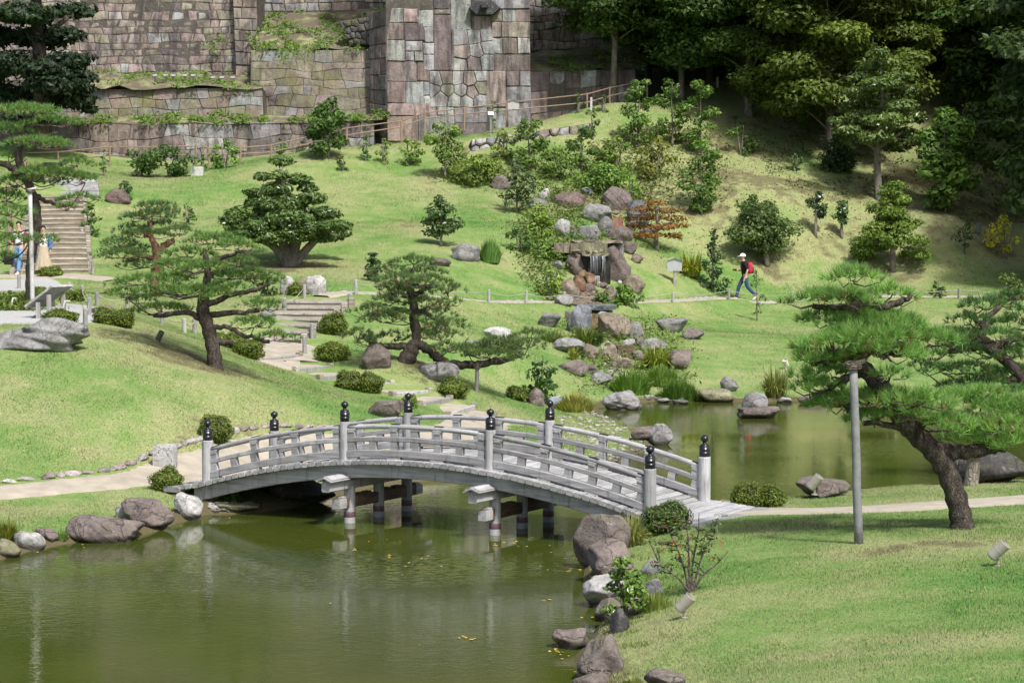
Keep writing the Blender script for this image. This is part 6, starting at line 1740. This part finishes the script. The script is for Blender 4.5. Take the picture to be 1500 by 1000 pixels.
# roofed notice boards
def notice(label, px, py, top, w, h, Y=None, col=(.36,.365,.37)):
    g = gnd(px, py) if Y is None else at(px, py, Y); s = F / g[1]
    root = thing('notice_board', label, 'sign', g)
    W, Hh, T = w / s, h / s, (py - top) / s
    mb = MB(); cbox(mb, (0, .02, T / 2 - .1), (0, 0, T / 2), (.045, 0, 0), (0, .035, 0), .006)
    link('post', mb.build('post'), M_POSTWOOD, root)
    zb = T - Hh - .1
    mb = MB(); pr = np.array([(-W / 2, 0), (W / 2, 0), (W / 2 * 1.04, Hh * .82), (0, Hh), (-W / 2 * 1.04, Hh * .82)]); i = np.arange(5)
    mb.add(np.vstack([np.c_[pr[:, 0], np.full(5, -.045), pr[:, 1]], np.c_[pr[:, 0], np.full(5, -.015), pr[:, 1]]]), [np.stack([i, (i + 1) % 5, (i + 1) % 5 + 5, i + 5], 1), np.array([i[::-1]]), np.array([i + 5])])
    link('panel', mb.build('panel'), M_METAL, root, (0, 0, zb), col)
    for sg in (-1, 1):
        mb = MB(); cbox(mb, (0, 0, 0), (W * .36, 0, 0), (0, .10, 0), (0, 0, .014), .004)
        o = link('roof_board', mb.build('roof_board'), M_POSTWOOD, root, (sg * W * .335, -.01, zb + Hh * .98 + .0)); o.rotation_euler = (0, sg * .30, 0)
notice('grey roofed notice board on a post beside the middle path', 988, 419, 375, 21, 18)
notice('pale roofed notice board behind the rails below the bastion', 752, 176, 144, 16, 13, 104.6, (.42,.40,.38))
# small white plaque
g = gnd(719, 200); s = F / g[1]
root = thing('plaque', 'small white plaque on a stake below the rails', 'sign', g)
mb = MB(); cbox(mb, (0, 0, .45), (.02, 0, 0), (0, .02, 0), (0, 0, .5), .004); link('stake', mb.build('stake'), M_POSTWOOD, root)
mb = MB(); cbox(mb, (0, 0, 0), (.12, 0, 0), (0, .012, 0), (0, 0, .08), .004); o = link('panel', mb.build('panel'), M_METAL, root, (0, -.03, 1.0), (.75,.75,.75)); o.rotation_euler = (-.6, 0, 0)
# information desk seen from behind
g = gnd(72, 468); s = F / g[1]
root = thing('information_panel', 'slanted grey information panel on four wooden legs at the gravel terrace', 'sign', g)
u = np.array([.80, -.60, 0]); v = np.array([.60, .80, 0])
mb = MB()
c = np.array([0, 0, .55])
a1 = np.array([.34, -.11, .24]); 
cbox(mb, c, a1 * 1.0, v * .32, np.cross(a1, v) / np.linalg.norm(np.cross(a1, v)) * .03, .008)
link('panel', mb.build('panel'), M_POSTWOOD, root)
for k, (du, dv, hh) in enumerate(((-.10, -.22, .46), (-.10, .22, .46), (.20, -.22, .64), (.20, .22, .64))):
    mb = MB(); cbox(mb, (0, 0, hh / 2 - .05), (0, 0, hh / 2), (.05, 0, 0), (0, .05, 0), .008)
    p = np.array([.9, -.3, 0]) * du + v * dv
    link('leg', mb.build('leg'), M_POSTWOOD, root, tuple(p))
mb = MB(); cbox(mb, np.array([.9, -.3, 0]) * .20 + (0, 0, .25), v * .24, (.02, 0, 0), (0, 0, .05), .006); link('crossbar', mb.build('crossbar'), M_POSTWOOD, root)
# thin white hoops on the left planting
for k, (px, py, w, h, lab) in enumerate([(96,470,12,32,'white bent hoop stake right of the information panel'),(19,456,6,22,'white bent hoop stake in the planting at the far left')]):
    g = gnd(px, py); s = F / g[1]
    mb = MB(); t = np.linspace(0, 1, 10)
    tube(mb, np.c_[(-w / 2 + w * t) / s, .1 * t, (h * np.minimum(1, 1.15 * np.sin(math.pi * (.08 + .62 * t)))) / s - .05], [.022] * 10, 6)
    tag(link('hoop_stake', mb.build('hoop_stake', True), M_PAINTWHITE, None, tuple(g)), lab, 'stake')
# spotlights
def spotlight(label, px, py, size, col, yaw, pitch, Y=None):
    g = gnd(px, py) if Y is None else at(px, py, Y); s = F / g[1]; L = size / s
    root = thing('spotlight', label, 'lamp', g)
    L *= .86
    mb = MB(); lathe(mb, [(.10 * L / .5, 0), (.10 * L / .5, .02), (.02, .03), (.018, L * .5)], n=10); link('stand', mb.build('stand'), M_METAL, root, (0, 0, -.01), np.array(col) * .8)
    mb = MB(); R = L * .30
    lathe(mb, [(R * .6, -L * .50), (R * .92, -L * .46), (R, -L * .40), (R, L * .02), (R * 1.03, L * .025), (R * 1.03, L * .05), (R, L * .055), (R, L * .48), (R * .94, L * .50), (R * .90, L * .44), (R * .88, L * .30)], n=18)
    h = link('housing', mb.build('housing', False), M_METAL, root, (0, 0, L * .76), col); h.rotation_euler = (pitch, 0, yaw)
    mb = MB(); box(mb, (0, 0, L * .56), (R * .2, 0, 0), (0, R * .5, 0), (0, 0, L * .16)); link('bracket', mb.build('bracket'), M_METAL, root, (0, 0, 0), np.array(col) * .7)
GT = (.32,.30,.25)
spotlight('beige cylindrical spotlight in the grass right of the bright sapling', 1003, 905, 34, GT, 1.2, .75)
spotlight('beige cylindrical spotlight in the front lawn at the right edge', 1462, 829, 36, GT, 1.2, .8)
spotlight('dark spotlight in the grass left of the wide pine', 234, 503, 17, (.10,.115,.09), .8, .7)
spotlight('beige spotlight leaning on the brown rock by the back pond', 1193, 724, 28, GT, 1.2, .7, gnd(1193, 728)[1] - .35)
spotlight('small white spotlight in front of the clipped mound on the slope', 487, 530, 15, (.6,.6,.57), -.8, .7)
spotlight('small pale spotlight on the far bank behind the drooping grass', 1151, 541, 14, (.55,.53,.46), -.6, .7)
spotlight('dark spotlight standing in the shade on the right slope', 1433, 345, 16, (.16,.17,.17), 0, .2)
def flood(px, py, Y):
    root = thing('floodlight', 'small white floodlight in the row at the foot of the tall upper wall', 'lamp', at(px, py, Y), 'floodlights at the foot of the upper wall')
    mb = MB(); box(mb, (0, 0, .10), (.03, 0, 0), (0, .03, 0), (0, 0, .12)); link('stand', mb.build('stand'), M_METAL, root, (0, 0, 0), (.08,.08,.08))
    mb = MB(); cbox(mb, (0, 0, 0), (.10, 0, 0), (0, .08, 0), (0, 0, .055), .012); o = link('housing', mb.build('housing'), M_METAL, root, (0, 0, .27), (.30,.295,.28)); o.rotation_euler = (.5, 0, 0)
for px in (227, 243, 254, 271, 283, 312, 325, 341): flood(px, 120 + (3 if px > 300 else 0), 110.2)
# white utility box by the hedge
g = gnd(289, 257)
mb = MB(); cbox(mb, (0, 0, .16), (.26, 0, 0), (0, .2, 0), (0, 0, .2), .02)
tag(link('utility_box', mb.build('utility_box'), M_PAINTWHITE, None, tuple(g)), 'low pale utility box below the rail fence', 'box')
# pale post by the slope
for (px, py, h, Y, lab) in ((1051,128,12,111.5,'short white post in the dark of the woods'),(866,160,14,104.9,'short pale post at the rails left of the slender tree')):
    p = at(px, py, Y); mb = MB(); cbox(mb, (0, 0, h / F * Y / 2), (0, 0, h / F * Y / 2 + .1), (.05, 0, 0), (0, .05, 0), .01)
    tag(link('marker_post', mb.build('marker_post'), M_PAINTWHITE, None, tuple(p)), lab, 'post')

# ------------------------------------------------------------------ people
def skin(name, V, E, R, mat, parent, sub=2, root=0, color=None):
    me = bpy.data.meshes.new(name + '_cage')
    me.from_pydata([tuple(v) for v in V], E, [])
    o = bpy.data.objects.new(name + '_cage', me); C.objects.link(o)
    o.modifiers.new('s', 'SKIN')
    for k, d in enumerate(me.skin_vertices[0].data):
        r = R[k]; d.radius = (r, r) if np.isscalar(r) else r
        d.use_root = (k == root)
    m = o.modifiers.new('d', 'SUBSURF'); m.levels = m.render_levels = sub
    dg = bpy.context.evaluated_depsgraph_get()
    res = bpy.data.meshes.new_from_object(o.evaluated_get(dg), depsgraph=dg)
    res.name = name
    bpy.data.objects.remove(o)
    for p in res.polygons: p.use_smooth = True
    res.materials.clear()
    return link(name, res, mat, parent, color=color)
def person(label, g, yaw, pose, clothes, hair, scale=1.0):
    """pose: joint positions with +y the facing direction"""
    J = {k: np.array(v, float) for k, v in pose.items()}
    root = thing('person', label, 'person', g)
    root.rotation_euler = (0, 0, yaw); root.scale = (scale,) * 3
    names = ['pel', 'bel', 'che', 'nec', 'jaw', 'hea', 'top']
    V = [J[n] for n in names]; R = [(.145, .10), (.13, .095), (.155, .10), .055, .062, (.077, .09), .055]; E = [(i, i + 1) for i in range(6)]
    for sd in 'lr':
        i = len(V); V += [J['sh' + sd], J['el' + sd], J['wr' + sd], J['ha' + sd]]; R += [.058, .043, .030, (.036, .020)]; E += [(2, i), (i, i + 1), (i + 1, i + 2), (i + 2, i + 3)]
        d = unit(J['ha' + sd] - J['wr' + sd]); sdv = unit(np.cross(d, [1, .2, .1]))
        for f, (off, ln) in enumerate(((-.026, .062), (-.009, .075), (.009, .070), (.026, .055))):
            k = len(V); V += [J['ha' + sd] + sdv * off + d * .03, J['ha' + sd] + sdv * off + d * (.03 + ln) + np.array([0, .012, 0])]; R += [.0095, .0075]; E += [(i + 3, k), (k, k + 1)]
        k = len(V); V += [J['wr' + sd] + d * .045 + sdv * -.035, J['wr' + sd] + d * .085 + sdv * -.055]; R += [.012, .009]; E += [(i + 3, k), (k, k + 1)]
        i = len(V); V += [J['hi' + sd], J['kn' + sd], J['an' + sd], J['to' + sd]]; R += [.085, .058, .040, .035]; E += [(0, i), (i, i + 1), (i + 1, i + 2), (i + 2, i + 3)]
    skin('body', V, E, R, M_SKIN, root)
    hd, up = J['hea'], unit(J['top'] - J['nec'])
    fw = np.array([0, 1.0, 0])
    mb = MB()
    D, Fc = ICO[2]
    if hair:
        keep = D.copy(); 
        P = D * (.093, .108, .112) + hd + (0, -.012, .028)
        m = (D[Fc].mean(1)[:, 1] < .45) | (D[Fc].mean(1)[:, 2] > .55)
        m &= D[Fc].mean(1)[:, 2] > hair
        mb.add(P, Fc[m]); link('hair', mb.build('hair', True), M_HAIR, root)
    # face: nose, eyes, mouth, ears
    mb = MB(); mb.add(D * (.013, .02, .022) + hd + fw * .094 + (0, 0, -.005), Fc); link('nose', mb.build('nose', True), M_SKIN, root)
    for sx in (-1, 1):
        mb = MB(); mb.add(D * (.013, .008, .007) + hd + fw * .084 + (sx * .032, 0, .018), Fc); link('eye', mb.build('eye', True), M_HAIR, root)
        mb = MB(); mb.add(D * (.012, .022, .032) + hd + (sx * .082, -.005, -.002), Fc); link('ear', mb.build('ear', True), M_SKIN, root)
    mb = MB(); mb.add(D * (.024, .006, .006) + hd + fw * .083 + (0, 0, -.045), Fc); link('mouth', mb.build('mouth', True), plain('lips', (.35,.15,.12), .5), root)
    c = clothes
    # top garment with sleeves
    def top(nm, col, grow, sleeve, hem=None):
        V = [J['pel'] + (0, 0, hem if hem is not None else 0), J['bel'], J['che'], J['nec'] - (0, 0, .045)]
        R = [(.158 + grow, .118 + grow), (.148 + grow, .112 + grow), (.172 + grow, .122 + grow), .07 + grow]; E = [(0, 1), (1, 2), (2, 3)]
        for sd in 'lr':
            i = len(V); V += [J['sh' + sd]]; R += [.075 + grow]; E += [(2, i)]
            if sleeve > 0:
                e = J['sh' + sd] + (J['el' + sd] - J['sh' + sd]) * min(1, sleeve); V.append(e); R.append(.064 + grow); E.append((i, i + 1))
            if sleeve > 1:
                e = J['el' + sd] + (J['wr' + sd] - J['el' + sd]) * (sleeve - 1); V.append(e); R.append(.052 + grow); E.append((i + 1, i + 2))
        return skin(nm, V, E, R, M_CLOTH, root, color=col)
    for (nm, col, grow, sl, hem) in c.get('tops', []): top(nm, col, grow, sl, hem)
    if 'trousers' in c:
        V = [J['pel'] + (0, 0, .04), J['pel'] - (0, 0, .03)]; R = [(.156, .118), (.155, .115)]; E = [(0, 1)]
        for sd in 'lr':
            i = len(V); V += [J['hi' + sd] - (0, 0, .03), (J['hi' + sd] + J['kn' + sd]) / 2, J['kn' + sd], J['an' + sd] + (0, 0, .0)]; R += [.10, .088, .072, .062]; E += [(1, i), (i, i + 1), (i + 1, i + 2), (i + 2, i + 3)]
        skin('trousers', V, E, R, M_CLOTH, root, color=c['trousers'])
    if 'skirt' in c:
        mb = MB(); n = 40; th = np.arange(n) * 2 * math.pi / n; rows = []
        for t in np.linspace(0, 1, 9):
            z = J['pel'][2] + .10 - t * .84; rr = .145 + .165 * t ** 1.1
            rows.append(np.stack([rr * (1 + .09 * t * np.cos(th * 10)) * np.cos(th), rr * .8 * (1 + .09 * t * np.cos(th * 10)) * np.sin(th) , np.full(n, z)], 1))
        V = np.vstack(rows); i = np.arange(n)
        mb.add(V, np.concatenate([np.stack([r * n + i, r * n + (i + 1) % n, (r + 1) * n + (i + 1) % n, (r + 1) * n + i], 1) for r in range(8)])[:, ::-1])
        link('skirt', mb.build('skirt', True), M_CLOTH, root, color=c['skirt'])
    for sd in 'lr':
        d = J['to' + sd] - J['an' + sd]
        a = J['an' + sd] - (0, 0, .03)
        skin('shoe', [a - d * .35, a + d * .3, a + d * 1.15], [(0, 1), (1, 2)], [(.042, .045), (.05, .042), (.045, .028)], M_CLOTH, root, color=c.get('shoes', (.7,.7,.7)))
    return root, J, hd
WALK = dict(pel=(0,0,.93), bel=(0,.01,1.08), che=(0,.03,1.30), nec=(0,.05,1.47), jaw=(0,.085,1.53), hea=(0,.085,1.60), top=(0,.07,1.68),
            shl=(-.19,.03,1.39), ell=(-.25,-.06,1.12), wrl=(-.24,.03,.88), hal=(-.24,.05,.80), shr=(.19,.04,1.39), elr=(.24,.02,1.12), wrr=(.15,.24,1.10), har=(.10,.30,1.12),
            hil=(-.09,0,.90), knl=(-.09,-.08,.50), anl=(-.09,-.42,.16), tol=(-.09,-.29,.05), hir=(.09,0,.90), knr=(.09,.20,.52), anr=(.09,.30,.09), tor=(.09,.44,.06))
g = near_y(1091, 88.45) + (0, 0, .03)
gw = g.copy()
w_root, J, hd = person('man in white cap, black shirt and jeans walking left with a red backpack', g, math.pi / 2 + .08, WALK,
    dict(tops=[('shirt', (.012,.012,.014), .012, .95, -.06)], trousers=(.035,.065,.15), shoes=(.62,.62,.64)), -.2, 1.02)
D, Fc = ICO[2]
mb = MB(); m = D[Fc].mean(1)[:, 2] > -.02
mb.add(D * (.100, .115, .105) + hd + (0, -.005, .045), Fc[m])
bx_ = np.array([(-.075, .07, .045), (.075, .07, .045), (.055, .20, .03), (-.055, .20, .03), (-.075, .07, .055), (.075, .07, .055), (.055, .20, .038), (-.055, .20, .038)]) + hd
mb.add(bx_, BOXF); link('cap', mb.build('cap', True), M_CLOTH, w_root, color=(.85,.85,.85))
mb = MB(); mb.add(np.sign(D) * np.abs(D) ** .6 * (.15, .10, .22) + (0, -.19, 1.20), Fc); link('backpack', mb.build('backpack', True), M_CLOTH, w_root, color=(.42,.03,.07))
mb = MB(); mb.add(np.sign(D) * np.abs(D) ** .6 * (.115, .05, .12) + (0, -.285, 1.13), Fc); link('backpack_pocket', mb.build('backpack_pocket', True), M_CLOTH, w_root, color=(.05,.02,.03))
for sx in (-1, 1):
    mb = MB(); tube(mb, spline([(sx * .12, -.13, 1.40), (sx * .13, .02, 1.47), (sx * .125, .165, 1.36), (sx * .14, .06, 1.08), (sx * .12, -.12, 1.03)], 4), [.022] * 17, 6, flat=.4); link('strap', mb.build('strap', True), M_CLOTH, w_root, color=(.05,.02,.03))
cm = thing('camera', 'small black camera held in front by the walking man', 'camera', (0, 0, 0))
cp = np.array([-.34, .05, 1.13]) * 1.02
cm.location = tuple(g + cp)
mb = MB(); cbox(mb, (0, 0, 0), (.035, 0, 0), (0, .065, 0), (0, 0, .045), .01); link('camera_body', mb.build('camera_body'), M_BLACK, cm)
mb = MB(); tube(mb, np.array([(-.03, 0, 0), (-.11, 0, -.005)]), [.034, .036], 12); link('lens', mb.build('lens'), M_BLACK, cm)
STAND = dict(pel=(0,0,.92), bel=(0,0,1.07), che=(0,.01,1.29), nec=(0,.015,1.45), jaw=(0,.03,1.52), hea=(0,.03,1.595), top=(0,.02,1.68),
             shl=(-.18,.01,1.38), ell=(-.24,-.02,1.10), wrl=(-.25,.05,.87), hal=(-.25,.06,.79), shr=(.18,.01,1.38), elr=(.24,-.02,1.10), wrr=(.25,.05,.87), har=(.25,.06,.79),
             hil=(-.09,0,.89), knl=(-.11,.10,.50), anl=(-.10,.02,.09), tol=(-.11,.15,.05), hir=(.09,0,.89), knr=(.10,.08,.50), anr=(.10,-.08,.11), tor=(.10,.04,.05))
gm = gnd(29, 403); gf = gnd(64, 403)
MANP = {k: np.array(v, float) for k, v in STAND.items()}
MANP.update(knl=np.array((-.10, .16, .52)), anl=np.array((-.12, .30, .10)), tol=np.array((-.13, .43, .06)))
m_root, J, hd = person('man in a maroon shirt over a white tee and light jeans below the stairs', gm, math.pi - .35, MANP,
    dict(tops=[('tee', (.78,.78,.78), .004, .3, -.05), ], trousers=(.14,.25,.42), shoes=(.75,.74,.72)), -.15, 1.04)
# open shirt: two fronts, a back and sleeves
V = [MANP['pel'] + (0, -.03, -.03), MANP['bel'] + (0, -.035, 0), MANP['che'] + (0, -.035, 0), MANP['nec'] + (0, -.03, -.06)]; R = [(.175, .10), (.168, .098), (.19, .105), .07]; E = [(0, 1), (1, 2), (2, 3)]
for sd in 'lr':
    i = len(V); V += [MANP['sh' + sd], MANP['el' + sd], MANP['el' + sd] * .6 + MANP['wr' + sd] * .4]; R += [.082, .070, .062]; E += [(2, i), (i, i + 1), (i + 1, i + 2)]
skin('open_shirt', V, E, R, M_CLOTH, m_root, color=(.20,.03,.075))
bg = thing('handbag', 'small black bag hanging from the hand of the man in the maroon shirt', 'bag', gm + (-.33, -.15, .50))
mb = MB(); cbox(mb, (0, 0, 0), (.15, 0, 0), (0, .06, 0), (0, 0, .15), .03); link('bag_body', mb.build('bag_body'), M_BLACK, bg)
mb = MB(); t = np.linspace(0, math.pi, 9); tube(mb, np.c_[np.cos(t) * .09, np.zeros(9), .14 + np.sin(t) * .20], [.012] * 9, 5); link('bag_handle', mb.build('bag_handle', True), M_BLACK, bg)
f_root, J, hd = person('woman in blue denim jacket and long beige skirt at the foot of the stairs', gf, math.pi + .1, STAND,
    dict(tops=[('blouse', (.78,.78,.76), .002, .2, .0)], skirt=(.42,.34,.24), shoes=(.05,.05,.05)), -.25, .95)
S_ = {k: np.array(v, float) for k, v in STAND.items()}
V = [S_['pel'] + (0, -.05, .0), S_['bel'] + (0, -.05, 0), S_['che'] + (0, -.05, 0), S_['nec'] + (0, -.04, -.06)]; R = [(.20, .10), (.185, .095), (.20, .10), .07]; E = [(0, 1), (1, 2), (2, 3)]
for sd in 'lr':
    i = len(V); V += [S_['sh' + sd], S_['el' + sd], S_['wr' + sd]]; R += [.085, .076, .066]; E += [(2, i), (i, i + 1), (i + 1, i + 2)]
skin('denim_jacket', V, E, R, M_CLOTH, f_root, color=(.06,.16,.34))
b_root, J, hd = person('person with black hair mostly hidden behind the man in the maroon shirt', gnd(40, 402) + (0, .8, 0), math.pi + .6, STAND,
    dict(tops=[('shirt', (.16,.03,.07), .01, 1.0, -.04)], trousers=(.05,.08,.15), shoes=(.5,.5,.5)), -.3, .95)

# ------------------------------------------------------------------ fallen leaves on the water and the lawn
rng = np.random.default_rng(88)
spots = [(843,820),(860,832),(700,752),(793,836),(735,793),(725,797),(810,812),(800,880),(858,905),(845,905),(866,845),(852,832),(837,834),(623,818),(541,790),(567,815),(520,806),(680,933),(690,935),(755,794),(760,800),(775,800),(789,828),(870,905),(888,918),(812,955),(820,958),(843,960),(813,952),(846,972),(849,985),(830,962),(342,763),(62,808),(270,765),(120,800),(600,830),(560,790)]
P = []
for (a, b_) in spots:
    for k in range(rng.integers(1, 4)):
        q = atz(a + rng.normal(0, 5), b_ + rng.normal(0, 2), 0.0); q[2] = .012
        if height(q[0], q[1]) < 0: P.append(q)
for k in range(18):
    q = atz(rng.uniform(420, 860), rng.uniform(770, 960), 0.0); q[2] = .012
    if height(q[0], q[1]) < 0 and rng.random() < .6: P.append(q)
P = np.array(P)
Vl, fl, tl = leaf_quads(P, unit(rng.normal(0, .06, (len(P), 3)) + (0, 0, 1)), .032, rng, .6)
tag(link('fallen_leaves', mesh('fallen_leaves', Vl, fl, False, tl), M_YLEAF), kind='stuff')

# ------------------------------------------------------------------ grass blades
M_GRASS, nt, b, out = newmat('grass_blades')
dr = nt.nodes.new('ShaderNodeAttribute'); dr.attribute_name = 'dry'
c, _ = grass_color(nt, dr.outputs['Fac'], False)
ti = nt.nodes.new('ShaderNodeAttribute'); ti.attribute_name = 'tint'
c = mix(nt, c, ramp(nt, ti.outputs['Fac'], [(0, (.70,.74,.66)), (.5, 1.0), (1, (1.4,1.32,1.28))]), 1.0, 'MULTIPLY')
nt.links.new(c, b.inputs['Base Color']); b.inputs['Roughness'].default_value = .7; b.inputs['Specular IOR Level'].default_value = .2
tr = nt.nodes.new('ShaderNodeBsdfTranslucent'); nt.links.new(c, tr.inputs[0])
nm = N(nt, 'ShaderNodeVectorMath', operation='MULTIPLY_ADD'); nt.links.new(nt.nodes.new('ShaderNodeNewGeometry').outputs['Normal'], nm.inputs[0]); nm.inputs[1].default_value = (.35, .35, .35); nm.inputs[2].default_value = (0, 0, .8)
nz_ = N(nt, 'ShaderNodeVectorMath', operation='NORMALIZE'); nt.links.new(nm.outputs[0], nz_.inputs[0]); nt.links.new(nz_.outputs[0], b.inputs['Normal'])
ms = N(nt, 'ShaderNodeMixShader', Fac=.15); nt.links.new(b.outputs[0], ms.inputs[1]); nt.links.new(tr.outputs[0], ms.inputs[2]); nt.links.new(ms.outputs[0], out.inputs[0])
NOGRASS = [(lpP, lpW), (rpP, rpW), (mpP, mpW), (spP, spW), (laP, laW), (gvP, gvW), (g2P, g2W)]
LOWP = np.array([((a + b_) / 2)[:2] for a, b_, z in rz])
def grass(xr, yr, n, h, w, seed):
    rng = np.random.default_rng(seed)
    y = rng.uniform(*yr, n); x = rng.uniform(*xr, n)
    vis = np.abs(x) < (770 / F) * y + 2.2
    x, y = x[vis], y[vis]
    z = height(x, y)
    k = z > .07
    for P, W in NOGRASS:
        k &= ~(seg_dist(x, y, P[:, :2][::3], False) < np.mean(W) * .44)
    for a, b_, ww in ((gnd(412, 498), gnd(482, 441), 1.2), (gnd(76, 401), at(92, 262, 92), 1.4)):
        k &= ~(seg_dist(x, y, np.array([a[:2], b_[:2]]), False) < ww)
    k &= ~(seg_dist(x, y, LOWP, False) < .95)
    x, y, z = x[k], y[k], z[k]
    n = len(x)
    hh = h * rng.uniform(.5, 1.3, n) * (.6 + .8 * vnoise(x, y, .9, 2))
    th = rng.uniform(0, 6.283, n); ln = rng.uniform(.1, .9, n) * hh
    dx, dy = np.cos(th), np.sin(th)
    base = np.stack([x, y, z - .01], 1)
    sd = np.stack([-dy, dx, np.zeros(n)], 1) * w * .5
    V = np.stack([base - sd, base + sd, base + np.stack([dx * ln, dy * ln, hh], 1)], 1).reshape(-1, 3)
    me = mesh('grass', V, np.arange(3 * n).reshape(n, 3), False, np.repeat(np.clip(rng.normal(.5, .22, n), 0, 1), 3))
    at_ = me.attributes.new('dry', 'FLOAT', 'POINT')
    at_.data.foreach_set('value', np.repeat(dry_map(x, y), 3).astype(np.float32))
    return tag(link('grass', me, M_GRASS), kind='stuff')
grass((1, 12), (20, 44), 500000, .038, .009, 1)
grass((-13, 4), (38, 60), 380000, .042, .012, 2)
grass((-16, 22), (60, 90), 300000, .045, .018, 3)
grass((-22, 8), (88, 106), 160000, .05, .02, 4)
grass((8, 24), (88, 106), 60000, .06, .024, 5)

# leaf litter and weeds on the lawns
def litter(name, pxpoly, n, size, seed, mat, color, lift=.03, up=True):
    rng = np.random.default_rng(seed)
    poly = np.array(pxpoly, float); P = []
    while len(P) < n:
        a, b_ = rng.uniform(poly[:, 0].min(), poly[:, 0].max(), 400), rng.uniform(poly[:, 1].min(), poly[:, 1].max(), 400)
        for x, y in zip(a[inside(a, b_, poly)], b_[inside(a, b_, poly)]):
            P.append(gnd(x, y))
            if len(P) >= n: break
    P = np.array(P) + (0, 0, lift)
    Vl, fl, tl = leaf_quads(P, unit(rng.normal(0, .5, (len(P), 3)) + (0, 0, 1)), size, rng, .55)
    return tag(link(name, mesh(name, Vl, fl, False, tl), mat, color=color), kind='stuff')
litter('fallen_leaves', [(900,1000),(1000,860),(1060,780),(1500,760),(1500,1000)], 420, .016, 31, M_LEAF, (.30,.24,.12))
litter('fallen_leaves', [(0,520),(260,510),(480,600),(300,640),(0,690)], 260, .022, 32, M_LEAF, (.32,.28,.16))
litter('fallen_leaves', [(960,380),(1480,330),(1480,250),(1100,220),(1000,300)], 900, .055, 33, M_LEAF, (.22,.17,.09))
litter('fallen_leaves', [(200,300),(700,280),(760,430),(480,430),(200,400)], 220, .035, 34, M_LEAF, (.36,.33,.22))
def weeds(pxpoly, n, h, w, seed, color):
    rng = np.random.default_rng(seed); poly = np.array(pxpoly, float); mbw = MB(); k = 0
    while k < n:
        a, b_ = rng.uniform(poly[:, 0].min(), poly[:, 0].max()), rng.uniform(poly[:, 1].min(), poly[:, 1].max())
        if not inside(np.array([a]), np.array([b_]), poly)[0]: continue
        g = gnd(a, b_); k += 1
        m = rng.integers(10, 26)
        Pw = g + np.c_[rng.normal(0, .07, (m, 2)), np.zeros(m)]
        tuft_mesh(mbw, Pw, np.tile((0, 0, 1.0), (m, 1)), 5, h, w, rng, .45, .5)
    return tag(link('weed_tufts', mbw.build('weed_tufts'), M_LEAF, color=color), kind='stuff')
weeds([(900,850),(930,800),(1060,755),(1000,860),(960,930),(920,980)], 40, .07, .009, 44, (.19,.26,.075))
